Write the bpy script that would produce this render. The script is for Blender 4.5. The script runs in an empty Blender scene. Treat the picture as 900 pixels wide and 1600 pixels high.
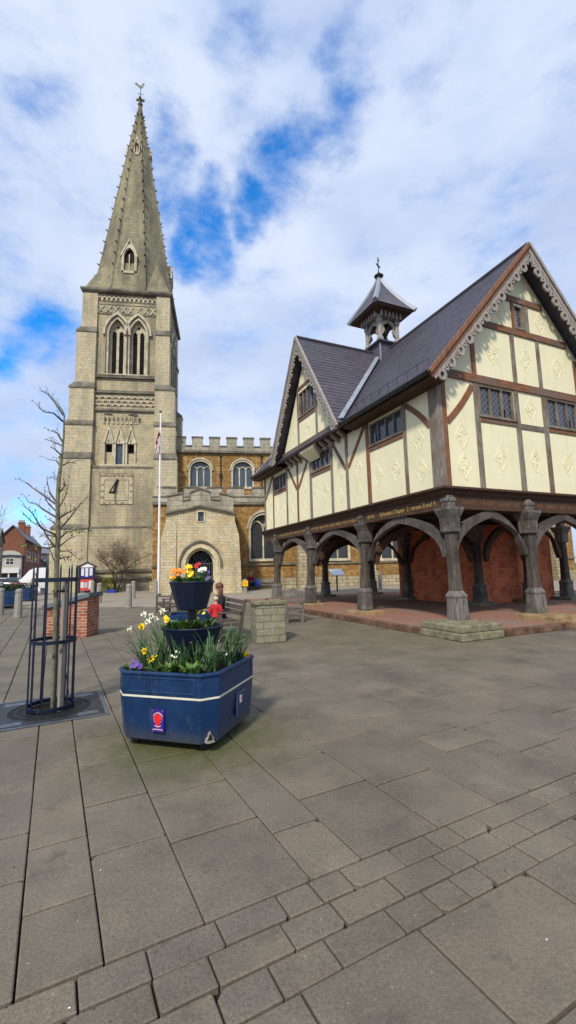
import bpy, bmesh, math, random
from math import sin, cos, pi, radians, sqrt, acos, atan2
from mathutils import Vector, Matrix, noise
from mathutils.geometry import tessellate_polygon
random.seed(7)
R = random.Random(11)
scn = bpy.context.scene
COL = scn.collection

# ------------------------------------------------------------------ camera
F, PITCH, ROLL = 688.0, math.atan(90/688.0), radians(1.4)
cam = bpy.data.cameras.new('camera'); co = bpy.data.objects.new('camera', cam); COL.objects.link(co)
cam.sensor_fit = 'VERTICAL'; cam.sensor_height = 36; cam.lens = 36*F/1600
cam.clip_start = .05; cam.clip_end = 5000
fw = Vector((0, cos(PITCH), sin(PITCH))); up0 = Vector((0, -sin(PITCH), cos(PITCH))); r0 = Vector((1, 0, 0))
up = up0*cos(ROLL)+r0*sin(ROLL); rt = r0*cos(ROLL)-up0*sin(ROLL)
m = Matrix((rt, up, -fw)).transposed().to_4x4(); m.translation = (0, 0, 1.6)
co.matrix_world = m; scn.camera = co

# ------------------------------------------------------------------ materials
def new_mat(name):
    mt = bpy.data.materials.new(name); mt.use_nodes = True
    nt = mt.node_tree; b = nt.nodes['Principled BSDF']
    return mt, nt, b
def N(nt, t, **kw):
    n = nt.nodes.new(t)
    for k, v in kw.items():
        if k in n.inputs.keys(): n.inputs[k].default_value = v
        else: setattr(n, k, v)
    return n
def L(nt, a, b): nt.links.new(a, b)
def rgb(c): return (c[0], c[1], c[2], 1)
def coords(nt, mode):
    tc = N(nt, 'ShaderNodeTexCoord')
    if mode == 'obj': return tc.outputs['Object']
    s = N(nt, 'ShaderNodeSeparateXYZ'); L(nt, tc.outputs['Object'], s.inputs[0])
    c = N(nt, 'ShaderNodeCombineXYZ')
    if mode == 'wall':
        a = N(nt, 'ShaderNodeMath', operation='ADD'); L(nt, s.outputs[0], a.inputs[0]); L(nt, s.outputs[1], a.inputs[1])
        L(nt, a.outputs[0], c.inputs[0]); L(nt, s.outputs[2], c.inputs[1])
    elif mode == 'xz': L(nt, s.outputs[0], c.inputs[0]); L(nt, s.outputs[2], c.inputs[1])
    elif mode == 'yz': L(nt, s.outputs[1], c.inputs[0]); L(nt, s.outputs[2], c.inputs[1])
    return c.outputs[0]
def noise_n(nt, vec, scale, detail=4, rough=.6):
    n = N(nt, 'ShaderNodeTexNoise'); n.inputs['Scale'].default_value = scale; n.inputs['Detail'].default_value = detail
    n.inputs['Roughness'].default_value = rough
    if vec is not None: L(nt, vec, n.inputs['Vector'])
    return n.outputs['Fac']
def ramp(nt, fac, stops):
    r = N(nt, 'ShaderNodeValToRGB'); L(nt, fac, r.inputs[0])
    e = r.color_ramp.elements
    e[0].position, e[0].color = stops[0][0], rgb(stops[0][1]); e[1].position, e[1].color = stops[-1][0], rgb(stops[-1][1])
    for p, c in stops[1:-1]:
        x = e.new(p); x.color = rgb(c)
    return r.outputs[0]
def mixc(nt, fac, a, b, blend='MIX'):
    x = N(nt, 'ShaderNodeMix', data_type='RGBA', blend_type=blend)
    if isinstance(fac, (int, float)): x.inputs[0].default_value = fac
    else: L(nt, fac, x.inputs[0])
    for i, v in ((6, a), (7, b)):
        if isinstance(v, tuple): x.inputs[i].default_value = rgb(v)
        else: L(nt, v, x.inputs[i])
    return x.outputs[2]
def bump(nt, b, h, strength=.4, dist=.02):
    bn = N(nt, 'ShaderNodeBump'); bn.inputs['Strength'].default_value = strength; bn.inputs['Distance'].default_value = dist
    L(nt, h, bn.inputs['Height']); L(nt, bn.outputs[0], b.inputs['Normal'])
def plain(name, c, rough=.6, var=.25, scale=6, metal=0, bmp=.15, spec=.4, dist=.01):
    mt, nt, b = new_mat(name)
    v = coords(nt, 'obj'); f = noise_n(nt, v, scale, 5)
    lo = tuple(x*(1-var) for x in c); hi = tuple(min(1, x*(1+var)) for x in c)
    L(nt, ramp(nt, f, [(.3, lo), (.7, hi)]), b.inputs['Base Color'])
    b.inputs['Roughness'].default_value = rough; b.inputs['Metallic'].default_value = metal
    b.inputs['Specular IOR Level'].default_value = spec
    if bmp: bump(nt, b, noise_n(nt, v, scale*6, 4), bmp, dist)
    return mt
def bricky(name, c1, c2, mortar, bw, bh, ms=.012, mode='wall', stain=None, stain_amt=.5, stain_scale=.35, rough=.9, bmp=.5, third=None, mscale=1.0, off=.5):
    mt, nt, b = new_mat(name)
    v = coords(nt, mode); o = coords(nt, 'obj')
    # slight warp so that courses are not ruler straight
    br = N(nt, 'ShaderNodeTexBrick'); L(nt, v, br.inputs['Vector'])
    br.offset = off
    for k, val in (('Scale', 1), ('Mortar Size', ms), ('Brick Width', bw), ('Row Height', bh), ('Bias', 0), ('Mortar Smooth', .3)): br.inputs[k].default_value = val
    br.inputs['Color1'].default_value = rgb(c1); br.inputs['Color2'].default_value = rgb(c2); br.inputs['Mortar'].default_value = rgb(mortar)
    col = br.outputs['Color']
    if third:
        t = ramp(nt, noise_n(nt, v, 1.7/bw*.35, 2), [(.5, (0, 0, 0)), (.62, (1, 1, 1))])
        col = mixc(nt, t, col, mixc(nt, .65, col, third))
    f = noise_n(nt, o, 5/bh*.3, 6, .7)
    col = mixc(nt, 1.0, col, ramp(nt, f, [(.25, (.68, .68, .68)), (.75, (1.25, 1.25, 1.25))]), 'MULTIPLY')
    if stain:
        mp = N(nt, 'ShaderNodeMapping'); L(nt, o, mp.inputs[0]); mp.inputs['Scale'].default_value = (1.3, 1.3, .28)
        s = ramp(nt, noise_n(nt, mp.outputs[0], stain_scale, 7, .68), [(.44, (0, 0, 0)), (.60, (stain_amt,)*3)])
        col = mixc(nt, s, col, mixc(nt, .72, col, stain))
        s2 = ramp(nt, noise_n(nt, o, stain_scale*4.2, 6, .7), [(.50, (0, 0, 0)), (.64, (stain_amt*.7,)*3)])
        col = mixc(nt, s2, col, mixc(nt, .55, col, stain))
        s3 = ramp(nt, noise_n(nt, mp.outputs[0], stain_scale*2.3, 5, .6), [(.55, (0, 0, 0)), (.68, (.35,)*3)])
        col = mixc(nt, s3, col, mixc(nt, .6, col, tuple(min(1, x*1.35) for x in c2)))
    L(nt, col, b.inputs['Base Color']); b.inputs['Roughness'].default_value = rough
    b.inputs['Specular IOR Level'].default_value = .2
    h = N(nt, 'ShaderNodeMath', operation='MULTIPLY_ADD'); L(nt, br.outputs['Fac'], h.inputs[0]); h.inputs[1].default_value = -1
    L(nt, f, h.inputs[2])
    bump(nt, b, h.outputs[0], bmp, .03)
    return mt
def wood(name, c_lo, c_hi, axis=2, scale=3, rough=.75, patch=None):
    mt, nt, b = new_mat(name)
    o = coords(nt, 'obj'); mp = N(nt, 'ShaderNodeMapping'); L(nt, o, mp.inputs[0])
    sc = [9, 9, 9]; sc[axis] = .9; mp.inputs['Scale'].default_value = sc
    f = noise_n(nt, mp.outputs[0], scale, 6, .7)
    col = ramp(nt, f, [(.34, c_lo), (.46, tuple((a+b)/2 for a, b in zip(c_lo, c_hi))), (.66, c_hi)])
    if patch:
        col = mixc(nt, ramp(nt, noise_n(nt, o, 1.3, 4), [(.45, (0, 0, 0)), (.62, (1, 1, 1))]), col, mixc(nt, .75, col, patch))
    L(nt, col, b.inputs['Base Color']); b.inputs['Roughness'].default_value = rough
    b.inputs['Specular IOR Level'].default_value = .3
    bump(nt, b, f, .5, .012)
    return mt
M = {}
M['tower'] = bricky('tower_limestone', (.42, .365, .24), (.48, .42, .275), (.29, .25, .17), .5, .28, .010, stain=(.13, .12, .095), stain_amt=.85, stain_scale=.34, third=(.52, .41, .23))
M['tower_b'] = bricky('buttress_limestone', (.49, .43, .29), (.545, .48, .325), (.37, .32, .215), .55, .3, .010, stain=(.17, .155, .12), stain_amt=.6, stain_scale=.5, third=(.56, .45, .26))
M['spire'] = bricky('spire_limestone', (.27, .245, .155), (.34, .305, .195), (.16, .145, .09), .5, .28, .010, stain=(.11, .10, .075), stain_amt=.95, stain_scale=.45)
M['dressed'] = plain('dressed_limestone', (.48, .43, .31), .9, .35, 1.4, bmp=.3, spec=.2, dist=.03)
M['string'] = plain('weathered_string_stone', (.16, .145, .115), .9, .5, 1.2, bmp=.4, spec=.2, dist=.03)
M['pstone'] = bricky('porch_limestone', (.50, .43, .28), (.60, .53, .36), (.33, .28, .19), .42, .21, .012, stain=(.20, .17, .12), stain_amt=.6, stain_scale=.6, third=(.58, .43, .22))
M['pstone2'] = plain('cream_arch_stone', (.52, .45, .30), .9, .3, 2.5, bmp=.3, spec=.2)
M['parapet'] = bricky('parapet_stone', (.36, .33, .25), (.45, .41, .31), (.22, .2, .15), .7, .38, .016, stain=(.13, .12, .10), stain_amt=.7, stain_scale=.8)
M['iron'] = bricky('ironstone_rubble', (.27, .14, .035), (.43, .25, .075), (.15, .09, .045), .30, .17, .022, stain=(.12, .07, .035), stain_amt=.6, stain_scale=.9, third=(.47, .31, .13))
M['rubble'] = bricky('pale_rubble', (.34, .28, .17), (.48, .41, .27), (.2, .17, .11), .7, .3, .03, stain=(.12, .11, .08), stain_amt=.6, stain_scale=.8)
M['brick'] = bricky('red_brick', (.54, .12, .042), (.64, .18, .065), (.60, .33, .22), .25, .09, .009, stain=(.16, .06, .03), stain_amt=.35, stain_scale=.8, third=(.25, .06, .04))
M['wallbrick'] = bricky('orange_red_brick', (.30, .085, .045), (.46, .17, .09), (.40, .33, .26), .22, .076, .012, third=(.15, .05, .035), stain_amt=.3)
M['greyblock'] = bricky('grey_stone_block', (.24, .225, .16), (.31, .29, .21), (.13, .12, .09), .34, .15, .009, stain=(.14, .15, .08), stain_amt=.6, stain_scale=1.5)
M['slate_y'] = bricky('welsh_slate_long', (.085, .078, .10), (.108, .10, .125), (.05, .047, .058), .3, .168, .005, mode='yz', stain=(.06, .055, .065), stain_amt=.4, stain_scale=.5, rough=.5, bmp=.3)
M['slate_x'] = bricky('welsh_slate_cross', (.085, .078, .10), (.108, .10, .125), (.05, .047, .058), .3, .19, .005, mode='xz', stain=(.06, .055, .065), stain_amt=.4, stain_scale=.5, rough=.5, bmp=.3)
M['ridget'] = plain('dark_ridge_tile', (.06, .057, .07), .6, .2, 4)
M['lead'] = plain('lead_sheet', (.27, .30, .35), .5, .2, 4, metal=.2)
M['plaster'] = plain('cream_limewash', (.80, .745, .505), .85, .055, 1.3, bmp=.12, spec=.25, dist=.02)
def limewash(mt):
    nt = mt.node_tree; b = nt.nodes['Principled BSDF']; src = b.inputs['Base Color'].links[0].from_socket; o = coords(nt, 'obj')
    mp = N(nt, 'ShaderNodeMapping'); L(nt, o, mp.inputs[0]); mp.inputs['Scale'].default_value = (5, 5, .5)
    c = mixc(nt, 1., src, ramp(nt, noise_n(nt, mp.outputs[0], 1.6, 6, .7), [(.30, (.90, .89, .87)), (.5, (1, 1, 1))]), 'MULTIPLY')
    c = mixc(nt, ramp(nt, noise_n(nt, o, 2.6, 7, .8), [(.60, (0, 0, 0)), (.75, (.35, .35, .35))]), c, (.50, .46, .33))
    L(nt, c, b.inputs['Base Color'])
limewash(M['plaster'])
M['oak_b'] = wood('brown_oak', (.09, .038, .018), (.30, .13, .06), 2, 3, patch=(.13, .10, .085))
M['oak_g'] = wood('grey_weathered_oak', (.10, .085, .07), (.30, .26, .21), 2, 3, patch=(.13, .08, .05))
M['oak_bh'] = wood('brown_oak_level', (.09, .038, .018), (.28, .12, .055), 0, 3, patch=(.14, .115, .10))
M['oak_gh'] = wood('grey_oak_level', (.07, .058, .05), (.2, .165, .14), 0, 3, patch=(.13, .07, .04))
M['col'] = wood('silvered_oak_column', (.016, .012, .009), (.12, .10, .082), 2, 2.6, patch=(.035, .027, .022))
M['colbase'] = wood('silvered_oak_foot', (.035, .03, .026), (.215, .195, .175), 2, 2.4, patch=(.045, .037, .031))
M['darkoak'] = wood('dark_stained_oak', (.028, .014, .009), (.10, .052, .03), 1, 3)
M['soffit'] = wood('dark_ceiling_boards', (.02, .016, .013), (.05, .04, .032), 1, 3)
M['barge'] = wood('silvered_barge_board', (.19, .165, .145), (.40, .36, .32), 2, 2)
M['fascia'] = wood('varnished_fascia', (.12, .05, .025), (.28, .13, .07), 2, 2)
M['gold'] = plain('old_gilt_lettering', (.36, .235, .065), .5, .3, 9, bmp=0)
M['kerbb'] = plain('mossy_edge_brick', (.13, .075, .05), .95, .7, 3.2, bmp=.6, spec=.2, dist=.02)
M['mould'] = plain('green_lichen_stone', (.19, .175, .11), .95, .45, 5, bmp=.6, spec=.2, dist=.02)
M['sandst'] = plain('orange_sandstone_pad', (.27, .19, .10), .95, .4, 4, bmp=.6, spec=.2, dist=.02)
def glassm(name, c, lead=.11, diamond=True, leadc=(.02, .02, .022)):
    mt, nt, b = new_mat(name)
    o = coords(nt, 'wall')
    mp = N(nt, 'ShaderNodeMapping'); L(nt, o, mp.inputs[0])
    if diamond: mp.inputs['Rotation'].default_value = (0, 0, radians(45))
    br = N(nt, 'ShaderNodeTexBrick'); L(nt, mp.outputs[0], br.inputs[0]); br.offset = 0
    for k, val in (('Scale', 1), ('Mortar Size', lead*.085), ('Brick Width', lead), ('Row Height', lead)): br.inputs[k].default_value = val
    br.inputs['Color1'].default_value = rgb(c); br.inputs['Color2'].default_value = rgb(tuple(x*1.6 for x in c)); br.inputs['Mortar'].default_value = rgb(leadc)
    L(nt, br.outputs[0], b.inputs['Base Color']); b.inputs['Roughness'].default_value = .12
    b.inputs['Specular IOR Level'].default_value = .6
    bump(nt, b, noise_n(nt, o, 7, 2), .25, .02)
    return mt
M['glass'] = glassm('leaded_diamond_glass', (.022, .026, .034), .125, True, (.13, .13, .135))
M['cglass'] = glassm('leaded_church_glass', (.05, .075, .095), .16)
M['sqglass'] = glassm('barred_church_glass', (.018, .022, .028), .2, False, (.05, .05, .05))
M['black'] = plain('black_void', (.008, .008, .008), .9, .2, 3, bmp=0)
M['louvre'] = plain('dark_louvre', (.03, .027, .025), .8, .3, 3, bmp=0)
M['blackpaint'] = plain('black_paint', (.012, .012, .014), .4, .3, 5, bmp=0)
M['white'] = plain('white_paint', (.8, .8, .8), .4, .04, 5, bmp=0)
M['navy'] = plain('navy_paint', (.003, .009, .028), .35, .18, 9, bmp=.05, spec=.5)
M['navyplastic'] = plain('navy_plastic', (.004, .009, .03), .42, .2, 6, bmp=.05)
M['navyblue'] = plain('blue_fibreglass', (.003, .026, .088), .33, .16, 5, bmp=.06, spec=.45)
M['stripe'] = plain('cream_stripe', (.62, .60, .48), .6, .15, 8, bmp=0)
M['soil'] = plain('dark_soil', (.03, .02, .014), .95, .5, 30, bmp=.9, spec=.1, dist=.03)
M['castiron'] = plain('black_cast_iron', (.035, .035, .038), .5, .4, 9, metal=.35, bmp=.3)
M['worniron'] = plain('worn_bluish_iron', (.10, .12, .145), .45, .35, 9, metal=.3, bmp=.3)
M['bark'] = plain('young_bark', (.15, .14, .085), .9, .45, 14, bmp=.7, dist=.01)
M['twig'] = plain('grey_twig', (.075, .06, .05), .9, .4, 9, bmp=0)
M['paletwig'] = plain('pale_brown_twig', (.17, .135, .095), .9, .3, 9, bmp=0)
M['stake'] = wood('grey_stake_wood', (.16, .14, .115), (.32, .29, .24), 2, 2)
M['leafy'] = plain('fresh_leaf', (.22, .28, .04), .6, .35, 9, bmp=0)
M['daff'] = plain('daffodil_leaf', (.065, .135, .05), .45, .45, 14, bmp=0)
M['prim'] = plain('primrose_leaf', (.085, .17, .03), .5, .45, 22, bmp=.4)
M['shrub'] = plain('laurel_leaf', (.045, .10, .012), .5, .5, 8, bmp=0)
M['yellow'] = plain('yellow_petal', (.85, .58, .01), .6, .1, 20, bmp=0)
M['whitep'] = plain('white_petal', (.78, .78, .62), .6, .1, 20, bmp=0)
M['orange'] = plain('orange_petal', (.78, .22, .015), .6, .3, 25, bmp=0)
M['purple'] = plain('purple_petal', (.13, .06, .33), .6, .35, 25, bmp=0)
M['redp'] = plain('red_petal', (.45, .01, .01), .6, .3, 25, bmp=0)
M['bollard'] = plain('grey_granite_bollard', (.27, .255, .225), .9, .25, 12, bmp=.4, spec=.2)
M['teak'] = wood('grey_teak', (.075, .062, .05), (.21, .18, .155), 2, 3)
M['teakd'] = wood('dark_teak', (.045, .034, .027), (.12, .095, .078), 2, 3)
M['skin'] = plain('skin', (.55, .32, .23), .6, .08, 8, bmp=0)
M['hairb'] = plain('auburn_hair', (.12, .042, .022), .55, .5, 40, bmp=.4)
M['hairg'] = plain('grey_hair', (.4, .38, .35), .7, .2, 30, bmp=.3)
M['hairbl'] = plain('blond_hair', (.55, .40, .24), .7, .2, 30, bmp=.3)
M['jblack'] = plain('black_cloth', (.016, .016, .02), .9, .3, 12, bmp=.3)
M['jred'] = plain('red_cloth', (.45, .015, .02), .8, .25, 12, bmp=.3)
M['jmar'] = plain('maroon_cloth', (.16, .015, .045), .85, .4, 12, bmp=.3)
M['jbeige'] = plain('beige_cloth', (.42, .30, .20), .9, .2, 12, bmp=.3)
M['jnavy'] = plain('navy_cloth', (.02, .025, .05), .9, .3, 12, bmp=.3)
M['bluebag'] = plain('blue_bag', (.015, .05, .35), .6, .25, 12, bmp=.2)
M['slatecap'] = plain('blue_grey_slab', (.10, .13, .155), .55, .25, 5, bmp=.2)
M['tyre'] = plain('tyre_rubber', (.015, .015, .015), .8, .2, 10, bmp=0)
M['carglass'] = plain('car_glass', (.02, .025, .03), .08, .1, 3, bmp=0, spec=.8)
M['chrome'] = plain('brushed_steel', (.5, .5, .5), .3, .1, 5, metal=.9, bmp=0)
M['carwhite'] = plain('white_car_paint', (.72, .72, .73), .25, .03, 3, bmp=0, spec=.6)
M['carblack'] = plain('black_car_paint', (.015, .016, .02), .2, .1, 3, bmp=0, spec=.7)
M['carblue'] = plain('blue_car_paint', (.03, .06, .15), .22, .1, 3, bmp=0, spec=.7)
M['carsilver'] = plain('silver_car_paint', (.42, .44, .47), .25, .05, 3, bmp=0, spec=.7)
M['tail'] = plain('red_tail_lamp', (.55, .01, .01), .3, .1, 3, bmp=0)
M['hbrick'] = bricky('house_brick', (.22, .07, .04), (.30, .11, .06), (.2, .13, .1), .45, .15, .02, stain_amt=.4)
M['hyellow'] = bricky('house_buff_brick', (.20, .14, .08), (.28, .2, .12), (.2, .16, .12), .45, .15, .02)
M['hwhite'] = plain('house_render', (.50, .48, .42), .85, .12, 1, bmp=.1)
M['hroof'] = bricky('house_slates', (.15, .16, .18), (.2, .21, .23), (.08, .08, .09), .5, .25, .02, rough=.6)
M['asphalt'] = plain('asphalt', (.06, .058, .056), .95, .25, .8, bmp=.3)
M['poster'] = plain('red_poster', (.50, .06, .04), .6, .3, 4, bmp=0)
M['paper'] = plain('paper_sheet', (.62, .64, .68), .7, .12, 8, bmp=0)
M['signyellow'] = plain('yellow_sign', (.70, .42, .01), .6, .1, 6, bmp=0)
M['badge'] = plain('violet_blue_plate', (.035, .015, .19), .4, .12, 30, bmp=0)
M['rosered'] = plain('rose_red', (.70, .015, .012), .5, .35, 60, bmp=0)
M['pinkish'] = plain('pink_white', (.65, .45, .5), .5, .1, 60, bmp=0)
# --- paving slabs
def paving_mat():
    mt, nt, b = new_mat('yorkstone_slabs')
    o = coords(nt, 'obj')
    at = N(nt, 'ShaderNodeAttribute'); at.attribute_name = 'tone'
    base = ramp(nt, at.outputs['Fac'], [(0, (.138, .119, .091)), (.3, (.154, .132, .100)), (.6, (.146, .128, .100)), (.85, (.158, .134, .100)), (1, (.174, .149, .112))])
    f1 = noise_n(nt, o, 1.1, 6, .65); f2 = noise_n(nt, o, 62, 6, .75); f3 = noise_n(nt, o, 230, 2, .6)
    c = mixc(nt, 1., base, ramp(nt, f1, [(.3, (.68, .68, .68)), (.5, (1, 1, .99)), (.7, (1.28, 1.26, 1.22))]), 'MULTIPLY')
    c = mixc(nt, 1., c, ramp(nt, f2, [(.3, (.68, .68, .69)), (.7, (1.30, 1.29, 1.27))]), 'MULTIPLY')
    c = mixc(nt, 1., c, ramp(nt, f3, [(.32, (.70, .70, .70)), (.7, (1.26, 1.26, 1.25))]), 'MULTIPLY')
    # pale lichen / gum spots
    vo = N(nt, 'ShaderNodeTexVoronoi'); vo.inputs['Scale'].default_value = 14; L(nt, o, vo.inputs['Vector'])
    sp = ramp(nt, vo.outputs['Distance'], [(.05, (.55, .55, .55)), (.09, (0, 0, 0))])
    keep = ramp(nt, vo.outputs['Color'], [(.50, (0, 0, 0)), (.6, (1, 1, 1))])
    c = mixc(nt, mixc(nt, 1., sp, keep, 'MULTIPLY'), c, (.34, .32, .27))
    c = mixc(nt, ramp(nt, noise_n(nt, o, 3.1, 6, .75), [(.57, (0, 0, 0)), (.68, (.6, .6, .6))]), c, (.07, .064, .05))
    c = mixc(nt, ramp(nt, noise_n(nt, o, .9, 7, .72), [(.56, (0, 0, 0)), (.72, (.45, .45, .45))]), c, (.24, .215, .17))
    # green algae round the tub's foot
    ds = N(nt, 'ShaderNodeVectorMath', operation='DISTANCE'); L(nt, o, ds.inputs[0]); ds.inputs[1].default_value = (-1.0, 4.55, 0)
    ad = N(nt, 'ShaderNodeMath', operation='MULTIPLY_ADD'); L(nt, noise_n(nt, o, 9, 7, .8), ad.inputs[0]); ad.inputs[1].default_value = 2.6; L(nt, ds.outputs['Value'], ad.inputs[2])
    al = ramp(nt, ad.outputs[0], [(.80/1., (.62, .62, .62)), (1.0, (.5, .5, .5))])
    mr = N(nt, 'ShaderNodeMapRange'); L(nt, ad.outputs[0], mr.inputs[0]); mr.inputs[1].default_value = 1.55; mr.inputs[2].default_value = 2.45; mr.inputs[3].default_value = .85; mr.inputs[4].default_value = 0
    c = mixc(nt, mr.outputs[0], c, (.075, .085, .022))
    # greener and browner toward the schoolhouse foot
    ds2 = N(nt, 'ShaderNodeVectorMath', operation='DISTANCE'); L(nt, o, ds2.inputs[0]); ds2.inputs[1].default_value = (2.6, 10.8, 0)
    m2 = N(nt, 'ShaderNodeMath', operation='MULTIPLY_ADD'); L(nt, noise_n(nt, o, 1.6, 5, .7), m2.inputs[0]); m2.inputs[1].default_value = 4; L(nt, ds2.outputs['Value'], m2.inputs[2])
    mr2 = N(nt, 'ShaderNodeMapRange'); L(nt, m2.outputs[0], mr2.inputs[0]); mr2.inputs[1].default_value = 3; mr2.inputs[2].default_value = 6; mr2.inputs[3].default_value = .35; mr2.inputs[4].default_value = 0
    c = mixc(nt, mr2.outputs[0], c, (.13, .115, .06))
    L(nt, c, b.inputs['Base Color'])
    L(nt, ramp(nt, f1, [(.3, (.62,)*3), (.7, (.85,)*3)]), b.inputs['Roughness'])
    b.inputs['Specular IOR Level'].default_value = .3
    ma = N(nt, 'ShaderNodeMath', operation='MULTIPLY_ADD'); L(nt, f3, ma.inputs[0]); ma.inputs[1].default_value = .3; L(nt, f2, ma.inputs[2])
    bump(nt, b, ma.outputs[0], .45, .006)
    return mt
M['paving'] = paving_mat()
M['joint'] = plain('joint_dirt', (.010, .008, .005), .95, .5, 9, bmp=.6)
M['cobble'] = bricky('beige_setts', (.30, .26, .20), (.37, .31, .25), (.2, .175, .14), .22, .12, .012, mode='obj', stain=(.2, .18, .15), stain_amt=.5, stain_scale=.5, bmp=.4)
M['brickfloor'] = bricky('red_brick_floor', (.28, .115, .075), (.35, .165, .11), (.18, .12, .09), .23, .115, .008, mode='obj', stain=(.20, .165, .135), stain_amt=1.0, stain_scale=.7, bmp=.4)

# ------------------------------------------------------------------ mesh builder
class MB:
    def __init__(s): s.v = []; s.f = []; s.m = []; s.cur = 0; s.tone = []
    def add(s, vs, fs):
        o = len(s.v); s.v += [tuple(p) for p in vs]
        for f in fs: s.f.append(tuple(i+o for i in f)); s.m.append(s.cur)
        return s
    def box(s, x0, y0, z0, x1, y1, z1):
        return s.hexa([(x0, y0, z0), (x1, y0, z0), (x1, y1, z0), (x0, y1, z0), (x0, y0, z1), (x1, y0, z1), (x1, y1, z1), (x0, y1, z1)])
    def hexa(s, p): return s.add(p, [(0, 3, 2, 1), (4, 5, 6, 7), (0, 1, 5, 4), (1, 2, 6, 5), (2, 3, 7, 6), (3, 0, 4, 7)])
    def prism(s, poly, P, a, b):
        n = len(poly)
        vs = [P(x, z, a) for x, z in poly]+[P(x, z, b) for x, z in poly]
        tri = tessellate_polygon([[Vector((x, z, 0)) for x, z in poly]])
        fs = [tuple(t) for t in tri]+[tuple(n+i for i in reversed(t)) for t in tri]
        fs += [(i, (i+1) % n, n+(i+1) % n, n+i) for i in range(n)]
        return s.add(vs, fs)
    def ring(s, a, b, P, d0, d1, closed=False):
        n = len(a); vs = [P(x, z, d0) for x, z in a]+[P(x, z, d0) for x, z in b]+[P(x, z, d1) for x, z in a]+[P(x, z, d1) for x, z in b]
        fs = []
        for i in range(n if closed else n-1):
            j = (i+1) % n
            fs += [(i, j, n+j, n+i), (2*n+i, 3*n+i, 3*n+j, 2*n+j), (i, 2*n+i, 2*n+j, j), (n+i, n+j, 3*n+j, 3*n+i)]
        if not closed: fs += [(0, n, 3*n, 2*n), (n-1, 3*n-1, 4*n-1, 2*n-1)]
        return s.add(vs, fs)
    def holes(s, outer, holes, P, d, depth):
        polys = [outer]+holes; flat = [p for q in polys for p in q]
        tri = tessellate_polygon([[Vector((x, z, 0)) for x, z in q] for q in polys])
        s.add([P(x, z, d) for x, z in flat], [tuple(t) for t in tri])
        for h in holes:
            n = len(h); s.add([P(x, z, d) for x, z in h]+[P(x, z, d+depth) for x, z in h], [(i, (i+1) % n, n+(i+1) % n, n+i) for i in range(n)])
        return s
    def beam(s, p0, p1, w, h, upv=(0, 0, 1)):
        p0 = Vector(p0); p1 = Vector(p1); d = (p1-p0).normalized(); u = Vector(upv)
        a = d.cross(u)
        if a.length < 1e-4: a = d.cross(Vector((1, 0, 0)))
        a = a.normalized()*w/2; c = a.cross(d).normalized()*h/2
        return s.hexa([p0-a-c, p0+a-c, p1+a-c, p1-a-c, p0-a+c, p0+a+c, p1+a+c, p1-a+c])
    def tube(s, pts, rad, n=6, cap=True):
        pts = [Vector(p) for p in pts]
        if not isinstance(rad, (list, tuple)): rad = [rad]*len(pts)
        prev = None; vs = []
        for i, p in enumerate(pts):
            d = (pts[min(i+1, len(pts)-1)]-pts[max(i-1, 0)]).normalized()
            a = d.cross(Vector((0, 0, 1))) if prev is None else (prev-d*prev.dot(d))
            if a.length < 1e-3: a = d.cross(Vector((1, 0, 0)))
            a.normalize(); prev = a; b = d.cross(a)
            for k in range(n):
                t = 2*pi*k/n; vs.append(p+(a*cos(t)+b*sin(t))*rad[i])
        fs = [(i*n+k, i*n+(k+1) % n, (i+1)*n+(k+1) % n, (i+1)*n+k) for i in range(len(pts)-1) for k in range(n)]
        if cap: fs += [tuple(range(n)), tuple((len(pts)-1)*n+k for k in reversed(range(n)))]
        return s.add(vs, fs)
    def lathe(s, prof, n=24, c=(0, 0, 0), rot=0, sq=None):
        vs = []
        for r, z in prof:
            for k in range(n):
                t = 2*pi*k/n+rot; rr = r
                vs.append((c[0]+rr*cos(t), c[1]+rr*sin(t), c[2]+z))
        fs = [(i*n+k, i*n+(k+1) % n, (i+1)*n+(k+1) % n, (i+1)*n+k) for i in range(len(prof)-1) for k in range(n)]
        fs += [tuple(reversed(range(n))), tuple((len(prof)-1)*n+k for k in range(n))]
        return s.add(vs, fs)
    def rects(s, rings, close=True):           # rings: (x0,y0,x1,y1,z)
        vs = []
        for x0, y0, x1, y1, z in rings: vs += [(x0, y0, z), (x1, y0, z), (x1, y1, z), (x0, y1, z)]
        fs = [(i*4+k, i*4+(k+1) % 4, i*4+4+(k+1) % 4, i*4+4+k) for i in range(len(rings)-1) for k in range(4)]
        if close: fs += [(3, 2, 1, 0), tuple((len(rings)-1)*4+k for k in range(4))]
        return s.add(vs, fs)
    def chsq(s, prof, c=(0, 0), ch=.3):        # chamfered-square column: (half,z[,chamfer])
        vs = []
        for q in prof:
            h, z = q[0], q[1]; k = h*(q[2] if len(q) > 2 else ch)
            for x, y in ((h, -h+k), (h, h-k), (h-k, h), (-h+k, h), (-h, h-k), (-h, -h+k), (-h+k, -h), (h-k, -h)): vs.append((c[0]+x, c[1]+y, z))
        n = 8; fs = [(i*n+k, i*n+(k+1) % n, (i+1)*n+(k+1) % n, (i+1)*n+k) for i in range(len(prof)-1) for k in range(n)]
        fs += [tuple(reversed(range(n))), tuple((len(prof)-1)*n+k for k in range(n))]
        return s.add(vs, fs)
    def ball(s, c, r, n=8, sq=(1, 1, 1)):
        m = n//2; prof = [(sin(pi*i/m)*r*.999+1e-4, -cos(pi*i/m)*r) for i in range(m+1)]
        o = len(s.v); s.lathe(prof, n)
        for i in range(o, len(s.v)):
            x, y, z = s.v[i]; s.v[i] = (c[0]+x*sq[0], c[1]+y*sq[1], c[2]+z*sq[2])
        return s
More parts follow.
